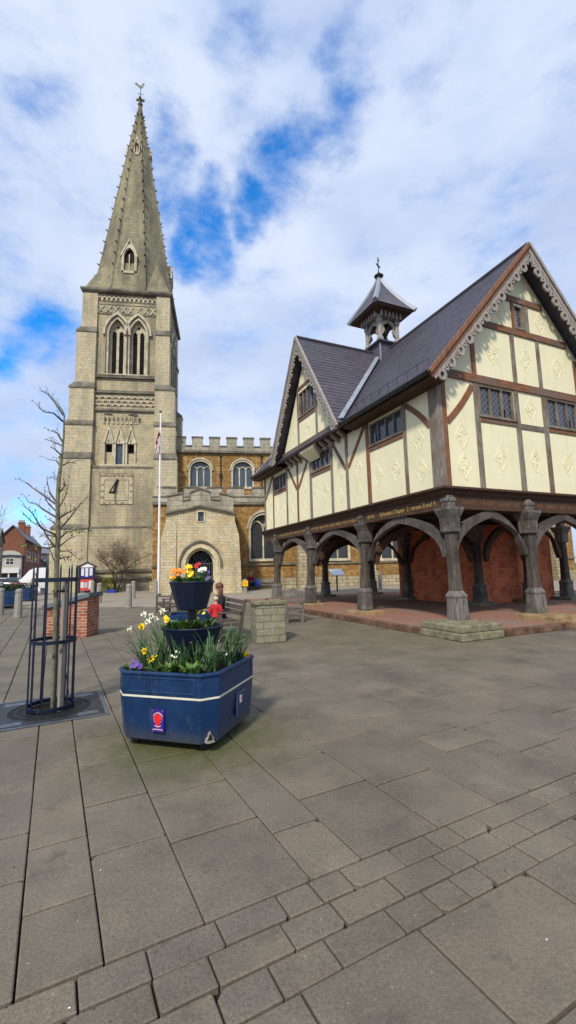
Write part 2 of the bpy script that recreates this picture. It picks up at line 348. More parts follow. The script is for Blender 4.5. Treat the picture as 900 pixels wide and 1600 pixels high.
    def build(s, name, mats, parent=None, smooth=False, bevel=0, fixn=True):
        me = bpy.data.meshes.new(name); me.from_pydata(s.v, [], s.f)
        if not isinstance(mats, (list, tuple)): mats = [mats]
        for q in mats: me.materials.append(M[q] if isinstance(q, str) else q)
        if len(mats) > 1:
            for p, mi in zip(me.polygons, s.m): p.material_index = mi
        if fixn:
            bm = bmesh.new(); bm.from_mesh(me); bmesh.ops.recalc_face_normals(bm, faces=bm.faces); bm.to_mesh(me); bm.free()
        if smooth:
            me.polygons.foreach_set('use_smooth', [True]*len(me.polygons))
            if smooth != 'all': me.set_sharp_from_angle(angle=radians(38))
        o = bpy.data.objects.new(name, me); COL.objects.link(o)
        if parent: o.parent = parent
        if bevel:
            bv = o.modifiers.new('bevel', 'BEVEL'); bv.width = bevel; bv.segments = 2; bv.limit_method = 'ANGLE'
        return o
def each(name, mats, parent, gens, **kw):
    for g in gens:
        q = MB(); g(q); q.build(name, mats, parent, **kw)
def tag(o, label=None, cat=None, group=None, kind=None):
    for k, v in (('label', label), ('category', cat), ('group', group), ('kind', kind)):
        if v: o[k] = v
    return o
def thing(name, label, cat, loc=(0, 0, 0), rz=0, group=None):
    o = bpy.data.objects.new(name, None); COL.objects.link(o); o.location = loc; o.rotation_euler = (0, 0, rz)
    o.empty_display_size = .2
    return tag(o, label, cat, group)
def copy_tree(o, parent=None):
    c = o.copy(); COL.objects.link(c)
    if parent: c.parent = parent
    for ch in list(o.children): copy_tree(ch, c)
    return c
def text_obj(name, s, size, mat, parent, mtx, ext=.004, align='CENTER', spacing=1.0):
    cu = bpy.data.curves.new(name, 'FONT'); cu.body = s; cu.size = size; cu.extrude = ext; cu.align_x = align; cu.align_y = 'CENTER'
    cu.space_character = spacing
    t = bpy.data.objects.new(name, cu); COL.objects.link(t)
    dg = bpy.context.evaluated_depsgraph_get(); me = bpy.data.meshes.new_from_object(t.evaluated_get(dg))
    bpy.data.objects.remove(t)
    me.materials.clear(); me.materials.append(M[mat])
    o = bpy.data.objects.new(name, me); COL.objects.link(o); o.parent = parent; o.matrix_local = mtx
    return o
def arch(cx, zb, hw, zs, rise, n=9):
    if rise >= hw:
        Rr = (hw*hw+rise*rise)/(2*hw); ph = acos(max(-1, (Rr-hw)/Rr))
        lf = [(-hw+Rr-Rr*cos(ph*i/n), Rr*sin(ph*i/n)) for i in range(n+1)]
    else:
        lf = [(-hw*(1-(i/n)), rise*(sin(pi/2*(i/n)**.8)*.9+.1*i/n)) for i in range(n+1)]
        lf = [(-hw*cos(pi/2*(i/n)*.97) if i < n else 0, rise*(sin(pi/2*(i/n)*.97)*.93+.07*i/n)) for i in range(n+1)]
    pts = [(-hw, zb-zs)]+lf+[(-x, z) for x, z in reversed(lf[:-1])]+[(hw, zb-zs)]
    return [(cx+x, zs+z) for x, z in pts]

# ================================================================== SKY AND LIGHT
w = bpy.data.worlds.new('World'); scn.world = w; w.use_nodes = True
nt = w.node_tree; bg = nt.nodes['Background']
SUN_EL, SUN_AZ = radians(44), radians(-163)      # azimuth from +Y, clockwise: sun behind-left of the camera
sky = N(nt, 'ShaderNodeTexSky', sky_type='NISHITA'); sky.sun_disc = False
sky.sun_elevation = SUN_EL; sky.sun_rotation = SUN_AZ; sky.air_density = 1.0; sky.dust_density = .6; sky.ozone_density = 2.5
tc = N(nt, 'ShaderNodeTexCoord'); gen = tc.outputs['Generated']
nz = N(nt, 'ShaderNodeVectorMath', operation='NORMALIZE'); L(nt, gen, nz.inputs[0]); gen = nz.outputs[0]
# warp the direction by noise so that the cloud gaps get ragged edges
wn = N(nt, 'ShaderNodeTexNoise'); wn.inputs['Scale'].default_value = 3.2; wn.inputs['Detail'].default_value = 7; wn.inputs['Roughness'].default_value = .62; L(nt, gen, wn.inputs['Vector'])
ws = N(nt, 'ShaderNodeVectorMath', operation='SUBTRACT'); L(nt, wn.outputs['Color'], ws.inputs[0]); ws.inputs[1].default_value = (.5, .5, .5)
wm = N(nt, 'ShaderNodeVectorMath', operation='SCALE'); L(nt, ws.outputs[0], wm.inputs[0]); wm.inputs['Scale'].default_value = .26
wa = N(nt, 'ShaderNodeVectorMath', operation='ADD'); L(nt, gen, wa.inputs[0]); L(nt, wm.outputs[0], wa.inputs[1])
warped = wa.outputs[0]
def sky_dir(px, py):
    d = fw+rt*((px-450)/F)-up*((py-800)/F); return d.normalized()
# gaps in the cloud, each a direction on the sky, an angular radius and a depth
gaps = [((575, 15), .03, .55), ((556, 70), .03, .4), ((535, 160), .055, .85), ((500, 230), .07, 1.05), ((455, 285), .07, 1.0), ((420, 325), .055, 1.0), ((385, 350), .04, .9),
        ((330, 350), .055, .95), ((290, 375), .055, 1.05), ((262, 325), .05, .8), ((262, 240), .05, .8), ((375, 60), .05, .5), ((360, 120), .045, .42),
        ((95, 160), .05, .55), ((150, 190), .04, .35), ((80, 500), .06, .9), ((40, 520), .05, .8), ((20, 400), .04, .4), ((20, 85), .05, .3), ((50, 810), .035, 1.2), ((20, 800), .04, 1.1), ((385, 190), .06, .55), ((330, 415), .05, .6),
        ((-250, 500), .25, .8), ((-500, 100), .2, .8), ((1300, 650), .15, .6)]
acc = None
for (px, py), rad, amp in gaps:
    d = sky_dir(px, py)
    ds = N(nt, 'ShaderNodeVectorMath', operation='DISTANCE'); L(nt, warped, ds.inputs[0]); ds.inputs[1].default_value = d
    mr = N(nt, 'ShaderNodeMapRange', interpolation_type='SMOOTHSTEP'); L(nt, ds.outputs['Value'], mr.inputs[0])
    mr.inputs[1].default_value = 0; mr.inputs[2].default_value = rad*1.9; mr.inputs[3].default_value = amp; mr.inputs[4].default_value = 0
    if acc is None: acc = mr.outputs[0]
    else:
        mx = N(nt, 'ShaderNodeMath', operation='SMOOTH_MAX'); L(nt, acc, mx.inputs[0]); L(nt, mr.outputs[0], mx.inputs[1]); mx.inputs[2].default_value = .25; acc = mx.outputs[0]
# behind the camera and overhead: broken cloud by plain noise
mpn = N(nt, 'ShaderNodeMapping'); L(nt, gen, mpn.inputs[0]); mpn.inputs['Scale'].default_value = (1, 1, 2.2)
fine = noise_n(nt, mpn.outputs[0], 6, 8, .62)
fm = N(nt, 'ShaderNodeMath', operation='MULTIPLY_ADD'); L(nt, fine, fm.inputs[0]); fm.inputs[1].default_value = 1.75; fm.inputs[2].default_value = -.88
ga = N(nt, 'ShaderNodeMath', operation='ADD', use_clamp=True); L(nt, acc, ga.inputs[0]); L(nt, fm.outputs[0], ga.inputs[1])
gap = N(nt, 'ShaderNodeMapRange', interpolation_type='SMOOTHSTEP'); L(nt, ga.outputs[0], gap.inputs[0]); gap.inputs[1].default_value = .10; gap.inputs[2].default_value = 1.12
# cloud tone: bright to soft blue-grey
cn = N(nt, 'ShaderNodeTexNoise'); cn.inputs['Scale'].default_value = 2.1; cn.inputs['Detail'].default_value = 7; cn.inputs['Roughness'].default_value = .55; L(nt, mpn.outputs[0], cn.inputs['Vector'])
cloud = ramp(nt, cn.outputs['Fac'], [(.33, (.48, .58, .84)), (.46, (.58, .69, .92)), (.60, (.72, .80, .97))])
hs = N(nt, 'ShaderNodeHueSaturation'); L(nt, sky.outputs[0], hs.inputs['Color']); hs.inputs['Saturation'].default_value = 1.5; hs.inputs['Value'].default_value = 1.0
skb = N(nt, 'ShaderNodeVectorMath', operation='SCALE'); L(nt, hs.outputs[0], skb.inputs[0]); skb.inputs['Scale'].default_value = .29
CLOUD_K = 10.0
skt = mixc(nt, 1., skb.outputs[0], (.48, .92, 1.0), 'MULTIPLY')
fin = mixc(nt, gap.outputs[0], cloud, skt)
fs = N(nt, 'ShaderNodeVectorMath', operation='SCALE'); L(nt, fin, fs.inputs[0]); fs.inputs['Scale'].default_value = CLOUD_K
L(nt, fs.outputs[0], bg.inputs['Color']); bg.inputs['Strength'].default_value = .1
sun = bpy.data.lights.new('sun', 'SUN'); sun.energy = 3.7; sun.angle = radians(5.5); sun.color = (1, .92, .79)
so = bpy.data.objects.new('sun', sun); COL.objects.link(so); so.location = (-20, -20, 40)
sd = Vector((sin(SUN_AZ)*cos(SUN_EL), cos(SUN_AZ)*cos(SUN_EL), sin(SUN_EL)))
so.rotation_euler = sd.to_track_quat('Z', 'Y').to_euler()
vs_ = scn.view_settings; vs_.view_transform = 'Standard'; vs_.look = 'None'; vs_.gamma = 1; vs_.exposure = 0.05; vs_.use_curve_mapping = False

# ================================================================== GROUND
mb = MB(); mb.add([(-2500, -2500, -.03), (2500, -2500, -.03), (2500, 2500, -.03), (-2500, 2500, -.03)], [(0, 1, 2, 3)])
tag(mb.build('ground', 'asphalt', fixn=False), kind='structure')
A = radians(28); PW = Vector((-sin(A), cos(A), 0)); PV = Vector((cos(A), sin(A), 0))
mb = MB(); q = [(-4.5, -26), (-4.5, 24), (27, 24), (27, -26)]
mb.add([PW*a+PV*b+Vector((0, 0, -.029)) for a, b in q], [(0, 1, 2, 3)]); tag(mb.build('paving_bed', 'joint', fixn=False), kind='structure')
mb = MB(); tones = []
def slab(w0, w1, v0, v1, g, ge=None):
    ge = ge or g
    if w1-w0 < .06 or v1-v0 < .05: return
    j = lambda a=.0025: R.uniform(-a, a)
    w0 += ge+j(.002); w1 -= ge+j(.002); v0 += g+j(.0015); v1 -= g+j(.0015)
    t = R.random(); zz = R.uniform(-.0035, .002); e = .006; c0 = .008
    # an eight-cornered top, so corners are slightly knocked off
    cr = [R.uniform(.002, .008) if R.random() < .94 else R.uniform(.015, .04) for _ in range(4)]
    p = [(w0+cr[0], v0), (w1-cr[1], v0), (w1, v0+cr[1]), (w1, v1-cr[2]), (w1-cr[2], v1), (w0+cr[3], v1), (w0, v1-cr[3]), (w0, v0+cr[0])]
    cw, cv = (w0+w1)/2, (v0+v1)/2
    tw, tv = R.uniform(-.003, .003), R.uniform(-.003, .003)
    W = lambda a, b, z: PW*a+PV*b+Vector((0, 0, z+(a-cw)*tw+(b-cv)*tv))
    ins = [(a+(e if a < cw else -e), b+(e if b < cv else -e)) for a, b in p]
    vsx = [W(a, b, zz) for a, b in ins]+[W(a, b, zz-.005) for a, b in p]+[W(a, b, -.03) for a, b in p]
    fsx = [tuple(reversed(range(8)))]
    for k in range(8):
        n = (k+1) % 8; fsx += [(k, n, 8+n, 8+k), (8+k, 8+n, 16+n, 16+k)]
    mb.add(vsx, fsx); tones.extend([t]*len(fsx))
def course(wa, wb, v0, v1, lens, g, start=None):
    a = wa
    start = list(start or [])
    while a < wb-.01:
        l = R.choice(lens)*R.uniform(.9, 1.1)
        if start: l = start.pop(0)-a
        b = min(a+l, wb)
        if wb-b < .3: b = wb
        slab(a, b, v0, v1, g if a < 5 else g*1.6, .0065 if a < 5 else .010); a = b
WEND = 26
vb = [-.5, -.07, .25, .68, 1.25, 1.58, 2.17, 2.72, 3.08, 3.62]
while vb[-1] < 22: vb.append(vb[-1]+R.choice([.32, .42, .5, .58, .6]))
while vb[0] > -22: vb.insert(0, vb[0]-R.choice([.32, .42, .5, .58, .6]))
stt = {-0.07: [2.66, 3.23, 4.38, 4.71], 0.25: [2.99, 3.59, 4.34, 4.99], 0.68: [2.88, 3.49, 4.15], 1.25: [2.66, 3.24, 3.68], 1.58: [2.92, 3.52], 2.17: [2.81, 3.7], -0.5: [2.96, 3.45, 4.1]}
for a, b in zip(vb[:-1], vb[1:]): course(2.19, WEND if a > -16 else 20, a, b, [.36, .44, .5, .6, .7, .85], .0038, stt.get(a))
for k in range(3):
    r0_ = 2.19-.167*(k+1)-.002; v = -10+R.random()*.3
    while v < 14:
        l = R.choice([.19, .23, .27, .31, .34]); slab(r0_, r0_+.167, v, v+l, .0042, .0055); v += l
vb2 = [-9.]
while vb2[-1] < 12: vb2.append(vb2[-1]+R.choice([.45, .6, .7, .75]))
for a, b in zip(vb2[:-1], vb2[1:]): course(-3.5-R.random()*.5, 1.687, a, b, [.5, .7, .9], .0045)
pv = mb.build('paving', 'paving', fixn=True)
at = pv.data.attributes.new('tone', 'FLOAT', 'FACE'); at.data.foreach_set('value', tones)
tag(pv, kind='structure')
# setts in front of the church, and the road with its kerb away to the left
mb = MB(); q = [(18.4, -21), (18.4, -3.5), (37, -3.5), (37, -21)]
q = [(-13.0, 22.6), (-3.2, 20.2), (-.6, 23.0), (30, 28), (34, 46), (-20, 43), (-21, 26)]
mb.add([(x, y, .006) for x, y in q], [tuple(reversed(range(len(q))))]); tag(mb.build('setts', 'cobble'), kind='structure')
mb = MB(); mb.add([(-70, 36, .004), (-19, 43, .004), (-20, 27, .004), (-60, 18, .004)], [(0, 1, 2, 3)]); tag(mb.build('road', 'asphalt'), kind='structure')

# ================================================================== CHURCH
CH = thing('parish_church', 'limestone church with tall crocketed spire, battlemented nave and gabled porch', 'church', (0, 0, 0), radians(8.7))
front = lambda x, z, d: (x, d, z)
def window(parent, P, d, cx, zb, hw, zs, rise, lights=2, fr=.16, proud=.06, rec=.28, glass='cglass', name='window', sill=True, quatre=True, louvres=False, hood=True):
    """arched window in a wall whose outer face is at depth d: moulded frame, recessed glazing, mullions and tracery"""
    inn = arch(cx, zb, hw, zs, rise); k = (hw+fr)/hw; out = arch(cx, zb, hw+fr, zs, rise+fr*1.2)
    f = MB(); f.ring(inn, out, P, d-proud, d+.02)
    if hood:
        o1 = arch(cx, zs-.1, hw+fr, zs, rise+fr*1.2); o2 = arch(cx, zs-.1, hw+fr*1.7, zs, rise+fr*2.1); f.ring(o1, o2, P, d-proud*2.4, d+.02)
    if sill: f.prism([(cx-hw-fr, zb-.22), (cx+hw+fr, zb-.22), (cx+hw+fr, zb), (cx-hw-fr, zb)], P, d-proud*2, d+rec)
    fo = f.build(name, 'dressed', parent)
    g = MB(); g.prism(inn, P, d+rec-.02, d+rec+.03); g.build('louvre' if louvres else 'pane', glass, fo)
    t = MB(); mw = min(.13, hw*.16)
    if louvres:
        k_ = [arch(cx+sx*hw*.43, zb, hw*.27, zs+rise*.08, rise*.26, 5) for sx in (-1, 1)]
        qf = [(cx+hw*.2*(1+.35*cos(4*a))*cos(a), zs+rise*.58+hw*.2*(1+.35*cos(4*a))*sin(a)) for a in [2*pi*i/24 for i in range(24)]]
        t.holes(inn, k_+[qf], P, d+rec-.14, .12); t.build('tracery', 'dressed', fo); lights = 0; quatre = False; t = MB()
    for i in range(1, lights):
        x = cx-hw+2*hw*i/lights
        t.prism([(x-mw/2, zb), (x+mw/2, zb), (x+mw/2, zs+rise*.32), (x-mw/2, zs+rise*.32)], P, d+rec-.14, d+rec-.02)
    lw = hw/max(1, lights)
    for i in range(lights):
        c = cx-hw+lw*(2*i+1)
        hh = min(lw*1.05, rise*.55)
        a = arch(c, zs-.02, lw*.82, zs-.02, hh, 5); b = arch(c, zs-.02, lw*1.02, zs-.02, hh+lw*.22, 5); t.ring(a, b, P, d+rec-.14, d+rec-.02)
        # solid spandrels above each light
    if quatre and lights == 2:
        cz = zs+rise*.52; rr = hw*.34
        circ = lambda r: [(cx+r*cos(2*pi*i/12), cz+r*sin(2*pi*i/12)) for i in range(12)]
        t.ring(circ(rr*.6), circ(rr), P, d+rec-.14, d+rec-.02, True)
        # spandrel stone filling between heads and circle
        for sx in (-1, 1):
            t.prism([(cx+sx*hw*.98, zs+.0), (cx+sx*hw*.9, zs+rise*.42), (cx+sx*hw*.42, zs+rise*.8), (cx+sx*hw*.33, zs+rise*.5), (cx+sx*hw*.62, zs+rise*.38)], P, d+rec-.12, d+rec-.03)
        t.prism([(cx-hw*.3, zs+rise*.72), (cx, zs+rise*.97), (cx+hw*.3, zs+rise*.72), (cx, zs+rise*.8)], P, d+rec-.12, d+rec-.03)
        t.prism([(cx-hw*.32, zs+rise*.3), (cx, zs+rise*.24), (cx+hw*.32, zs+rise*.3), (cx, zs+rise*.4)], P, d+rec-.12, d+rec-.03)
    if not louvres: t.build('tracery', 'dressed', fo)
    if louvres:
        lv = MB(); z = zb+.1
        while z < zs+.1:
            lv.prism([(cx-hw+.02, z), (cx+hw-.02, z), (cx+hw-.02, z+.035), (cx-hw+.02, z+.035)], P, d+rec-.1, d+rec+.02); z += .2
        lv.build('louvre_slats', 'louvre', fo)
    return inn

TX0, TX1, TY0, TY1 = -13.35, -5.1, 43.0, 51.4
TXC, TYC = (TX0+TX1)/2, (TY0+TY1)/2
# mapping of the four faces: (s measured from face centre, z, depth inwards)
faces = {'front': lambda x, z, d: (TXC+x, TY0+d, z), 'right': lambda x, z, d: (TX1-d, TYC+x, z),
         'back': lambda x, z, d: (TXC-x, TY1-d, z), 'left': lambda x, z, d: (TX0+d, TYC-x, z)}
tw = MB()
BH = 2.85                    # half width of the wall between the buttresses
for nm, P in faces.items():
    holes = []
    if True:
        holes += [arch(-.92, 21.0, .78, 25.2, 1.62), arch(1.08, 21.0, .78, 25.2, 1.62)]
    if nm == 'front': holes += [[(x0, 11.95), (x1, 11.95), (x1, 14.0), (x0, 14.0)][::-1] for x0, x1 in ((-1.75, -1.07), (-.75, -.10), (.30, .95))]
    HW = 4.1 if nm in ('front', 'back') else 4.18
    tw.holes([(-HW, 0), (HW, 0), (HW, 29.7), (-HW, 29.7)], holes, P, .15, .55)
    for (z0, z1, dd) in ((0, 5.85, -.35), (5.85, 11.55, -.15)):
        hw2 = 3.6 if nm in ('front', 'back') else 3.2
        tw.prism([(-hw2, z0), (hw2, z0), (hw2, z1), (-hw2, z1)], P, dd, .16)
    tw.prism([(-3.3, 11.55), (3.3, 11.55), (3.3, 11.8), (-3.3, 11.8)], P, -.1, .16)
tw.box(TX0+.8, TY0+.8, .5, TX1-.8, TY1-.8, 29.6)
tw.build('tower_wall', 'tower', CH)
# clasping buttresses at the four corners, stepping in as they rise
stages = [(0, 5.85, 1.95, .95, .55), (5.85, 12.5, 1.5, .85, .5), (12.5, 15.8, 1.15, .6, .2), (15.8, 19.5, .95, .5, .05), (19.5, 25.3, .50, .28, -.02), (25.3, 29.55, .12, .10, -.08)]
def buttress_box(mb, sx, sy, z0, z1, ox, oy, cut):
    # an L-shaped pair: one leg projects sideways, the other forwards
    cx = TX0 if sx < 0 else TX1; cy = TY0 if sy < 0 else TY1
    x0, x1 = (cx-ox, cx+1.3-cut*.1) if sx < 0 else (cx-1.3+cut*.1, cx+ox)
    y0, y1 = (cy-oy*.5, cy+1.2) if sy < 0 else (cy-1.2, cy+oy*.5)
    mb.box(x0, y0, z0, x1, y1, z1)
    return x0, y0, x1, y1
for sx in (-1, 1):
    for sy in (-1, 1):
        bt = MB(); CAPS = []
        for i, (z0, z1, ox, oy, cut) in enumerate(stages):
            if sx > 0: ox = [.95, .9, .72, .62, .06, .02][i]
            x0, y0, x1, y1 = buttress_box(bt, sx, sy, z0, z1, ox, oy, cut)
            if i < 5:
                caps = MB()
                # weathered slope to the next stage
                n = stages[i+1]; nox = n[2] if sx < 0 else [.95, .9, .72, .62, .06, .02][i+1]
                caps.rects([(x0-.07, y0-.07, x1+.07, y1+.07, z1-.12), (x0-.07, y0-.07, x1+.07, y1+.07, z1+.02),
                            (x0+(ox-nox if sx < 0 else 0)-.02, y0+.12 if sy < 0 else y0, x1-(ox-nox if sx > 0 else 0)+.02, y1-(.12 if sy > 0 else 0), z1+.55)])
                CAPS.append(caps)
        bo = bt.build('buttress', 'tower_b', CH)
        for q in CAPS: q.build('weathered_offset', 'string', bo)
# string courses
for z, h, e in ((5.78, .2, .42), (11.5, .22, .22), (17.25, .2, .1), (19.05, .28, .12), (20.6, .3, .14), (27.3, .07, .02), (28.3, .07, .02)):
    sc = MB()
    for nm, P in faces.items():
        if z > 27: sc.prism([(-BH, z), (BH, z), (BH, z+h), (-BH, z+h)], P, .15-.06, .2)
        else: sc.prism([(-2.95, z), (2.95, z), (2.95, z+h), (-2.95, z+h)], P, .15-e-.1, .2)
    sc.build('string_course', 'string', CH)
sc = MB()
for nm, P in faces.items():
    for sx in (-1, 1): sc.prism([(sx*2.85, 25.4), (sx*4.3, 25.4), (sx*4.3, 25.6), (sx*2.85, 25.6)], P, -.12, .2)
sc.build('string_course', 'string', CH); sc = MB()
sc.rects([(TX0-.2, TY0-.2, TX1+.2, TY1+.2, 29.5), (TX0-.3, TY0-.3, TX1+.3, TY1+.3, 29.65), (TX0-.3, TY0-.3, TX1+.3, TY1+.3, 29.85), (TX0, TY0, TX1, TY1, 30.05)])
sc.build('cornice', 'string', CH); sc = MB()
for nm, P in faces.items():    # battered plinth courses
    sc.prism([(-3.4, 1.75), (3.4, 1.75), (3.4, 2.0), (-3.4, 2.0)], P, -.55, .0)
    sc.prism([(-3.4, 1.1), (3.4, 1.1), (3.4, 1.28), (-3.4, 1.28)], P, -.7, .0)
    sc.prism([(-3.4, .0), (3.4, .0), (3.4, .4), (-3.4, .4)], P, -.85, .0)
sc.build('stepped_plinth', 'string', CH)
# carved friezes; dark insets paint in the shade of the recesses
for z0, z1, half, n, nm in ((28.42, 29.4, BH, 13, 'arcade_frieze'), (27.42, 28.25, BH, 8, 'lozenge_frieze'), (17.55, 18.85, 3.0, 10, 'quatrefoil_frieze')):
    for fn in ('front', 'right'):
        P = faces[fn]; fz = MB(); st = 2*half/n
        fz.prism([(-half, z0-.03), (half, z0-.03), (half, z1+.03), (-half, z1+.03)], P, .12, .18)
        fz.cur = 1
        for i in range(n):
            c = -half+st*(i+.5); h = z1-z0
            fz.cur = 1
            if nm == 'arcade_frieze':
                fz.ring(arch(c, z0+.3*h, st*.32, z0+.45*h, st*.5, 4), arch(c, z0+.3*h, st*.5, z0+.45*h, st*.75, 4), P, .02, .13)
                fz.cur = 2; fz.prism([(c-st*.26, z0+.2*h), (c+st*.26, z0+.2*h), (c+st*.2, z0+.55*h), (c, z0+.78*h), (c-st*.2, z0+.55*h)], P, .10, .13)
            elif nm == 'lozenge_frieze':
                for a in (-1, 1):
                    fz.prism([(c-a*st*.42, z0+.1*h), (c-a*st*.30, z0+.06*h), (c+a*st*.42, z0+.9*h), (c+a*st*.30, z0+.95*h)], P, .04, .13)
                fz.cur = 2; fz.prism([(c-st*.2, z0+.12*h), (c+st*.2, z0+.12*h), (c, z0+.36*h)], P, .10, .13)
            else:
                for k in (0, 1, 2):
                    zc = z0+h*(.16+.29*k); cc = c+(st*.5 if k == 1 else 0)
                    if cc+st*.4 > half: continue
                    fz.cur = 1; fz.ring([(cc-st*.34, zc), (cc-st*.16, zc+h*.12), (cc, zc+h*.07), (cc+st*.16, zc+h*.12), (cc+st*.34, zc)], [(cc-st*.44, zc+h*.03), (cc-st*.18, zc+h*.2), (cc, zc+h*.15), (cc+st*.18, zc+h*.2), (cc+st*.44, zc+h*.03)], P, .02, .13)
                    fz.cur = 2; fz.prism([(cc-st*.32, zc-.01), (cc+st*.32, zc-.01), (cc+st*.15, zc+h*.1), (cc, zc+h*.06), (cc-st*.15, zc+h*.1)], P, .085, .13)
        fz.build(nm, ['tower', 'dressed', 'string'], CH)  # third slot: dark stone colour standing in for shade inside the carving
for fn in ('front', 'right'):
    P = faces[fn]
    for cx in (-.92, 1.08):
        window(CH, P, .15, cx, 21.0, .78, 25.2, 1.62, 2, .32, .12, .5, 'black', 'belfry_window', louvres=True)
        # second outer order, a deep moulded arch
        g = MB(); g.ring(arch(cx, 21.0, .98, 25.2, 1.9), arch(cx, 21.0, 1.06, 25.2, 2.0), P, -.06, .15); g.build('arch_moulding', 'string', CH)
# three gabled niches
P = faces['front']
nb = MB()
for k, (x0, x1) in enumerate(((-1.75, -1.07), (-.75, -.10), (.30, .95))):
    c = (x0+x1)/2; hw = (x1-x0)/2
    nb.prism([(c-hw-.16, 11.9), (c-hw, 11.9), (c-hw, 14.05), (c-hw-.16, 14.3)], P, .02, .16)
    nb.prism([(c+hw, 11.9), (c+hw+.16, 11.9), (c+hw+.16, 14.3), (c+hw, 14.05)], P, .02, .16)
    nb.ring([(c-hw-.02, 14.0), (c, 15.45), (c+hw+.02, 14.0)], [(c-hw-.2, 14.05), (c, 15.85), (c+hw+.2, 14.05)], P, -.04, .16)
    nb.prism([(c-hw, 14.0), (c-.07, 14.0), (c-.07, 14.25), (c, 14.45), (c+.07, 14.25), (c+.07, 14.0), (c+hw, 14.0), (c, 15.4)], P, .08, .16)
nb.prism([(-2.2, 11.7), (1.4, 11.7), (1.4, 11.95), (-2.2, 11.95)], P, 0, .2)
for i in range(8): nb.prism([(-2.0+i*.42, 16.0), (-1.8+i*.42, 16.0), (-1.85+i*.42, 16.6), (-1.95+i*.42, 16.75)], P, .05+.02*(i % 2), .16)
nb.build('niche_frame', 'dressed', CH)
for (x0, x1, zt) in ((-1.75, -1.07, 13.2), (.30, .95, 13.1)):
    nf = MB(); nf.prism([(x0, 11.95), (x1, 11.95), (x1, zt), (x0, zt)], P, .3, .7); nf.build('niche_infill', 'pstone', CH)
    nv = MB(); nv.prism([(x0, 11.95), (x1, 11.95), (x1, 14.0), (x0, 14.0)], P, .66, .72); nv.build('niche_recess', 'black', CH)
nv = MB(); nv.prism([(-.75, 11.95), (-.10, 11.95), (-.10, 14.0), (-.75, 14.0)], P, .3, .36); nv.build('niche_window', 'cglass', CH)
# weathered carving above the niches and putlog marks
cv = MB()
for k in range(9):
    x = -1.95+k*.4; cv.prism([(x, 16.35), (x+.12, 16.15), (x+.2, 16.6), (x+.1, 16.75)], P, .02, .16)
cv.prism([(-1.9, 16.95), (-1.2, 16.9), (-1.25, 17.05), (-1.85, 17.08)], P, .05, .16); cv.prism([(.35, 16.95), (1.15, 16.8), (1.2, 16.95), (.4, 17.1)], P, .05, .16)
cv.build('worn_carving', 'string', CH)
# sundial
SX = TXC
P = lambda x, z, d: (x, TY0-.15+d, z)
sdl = MB(); sdl.prism([(-11.25, 8.05), (-8.25, 8.05), (-8.25, 11.05), (-11.25, 11.05)], P, -.03, .05)
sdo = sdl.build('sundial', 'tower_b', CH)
fr_ = MB()
for k, (h0, t) in enumerate(((1.5, .045), (1.12, .04))):
    cx, cz = -9.75, 9.55
    fr_.ring([(cx-h0+t, cz-h0+t), (cx+h0-t, cz-h0+t), (cx+h0-t, cz+h0-t-.25*k), (cx-h0+t, cz+h0-t-.25*k)], [(cx-h0, cz-h0), (cx+h0, cz-h0), (cx+h0, cz+h0-.25*k), (cx-h0, cz+h0-.25*k)], P, -.05, -.02, True)
fr_.build('dial_border', 'string', sdo)
nm_ = [(-11.06, 9.9, 'VI'), (-11.06, 9.3, 'VII'), (-11.06, 8.7, 'VIII'), (-10.8, 8.2, 'IX'), (-10.3, 8.2, 'X'), (-9.75, 8.2, 'XI'), (-9.2, 8.2, 'XII'), (-8.7, 8.2, 'I'), (-8.44, 8.7, 'II'), (-8.44, 9.3, 'III'), (-8.44, 9.9, 'IV')]
for x, z, s in nm_: text_obj('dial_numeral', s, .3, 'string', sdo, Matrix.Translation((x, TY0-.2, z)) @ Matrix.Rotation(pi/2, 4, 'X'), .01)
text_obj('dial_motto', 'IMPROVE THE TIME', .34, 'oak_b', sdo, Matrix.Translation((-9.75, TY0-.2, 10.78)) @ Matrix.Rotation(pi/2, 4, 'X'), .01)
gn = MB(); gn.beam((-9.66, TY0-.25, 10.45), (-10.2, TY0-.95, 9.05), .09, .09); gn.beam((-10.2, TY0-.95, 9.05), (-9.95, TY0-.2, 9.2), .05, .2); gn.beam((-9.66, TY0-.25, 10.45), (-9.95, TY0-.3, 9.2), .08, .2)
gn.build('gnomon', 'blackpaint', sdo)
# spire: octagon growing from the square through broaches
ap0, ZB, ZT = 4.13, 30.0, 57.0
def oct_r(z): return ap0*(ZT-z)/(ZT-ZB)
sp = MB(); nlev = 12; vsx = []; fsx = []
t8 = [pi/8+k*pi/4 for k in range(8)]
for i in range(nlev+1):
    z = ZB+(56.2-ZB)*i/nlev; rr = oct_r(z)/cos(pi/8)
    vsx += [(TXC+rr*cos(t), TYC+rr*sin(t), z) for t in t8]
for i in range(nlev):
    fsx += [(i*8+k, i*8+(k+1) % 8, i*8+8+(k+1) % 8, i*8+8+k) for k in range(8)]
fsx.append(tuple((nlev)*8+k for k in range(8)))
sp.add(vsx, fsx)
for k in range(4):     # broaches
    t = pi/4+k*pi/2; cxn = TXC+4.12*sqrt(2)*cos(t); cyn = TYC+4.15*sqrt(2)*sin(t)
    zt = 34.2; rr = oct_r(ZB)/cos(pi/8)
    a = (TXC+rr*cos(t-pi/8), TYC+rr*sin(t-pi/8), ZB); b = (TXC+rr*cos(t+pi/8), TYC+rr*sin(t+pi/8), ZB)
    ap = (TXC+(oct_r(zt)+.02)*cos(t), TYC+(oct_r(zt)+.02)*sin(t), zt)
    sp.add([(cxn, cyn, ZB), a, b, ap], [(0, 1, 3), (0, 3, 2), (1, 2, 3), (0, 2, 1)])
sp.build('spire', 'spire', CH)
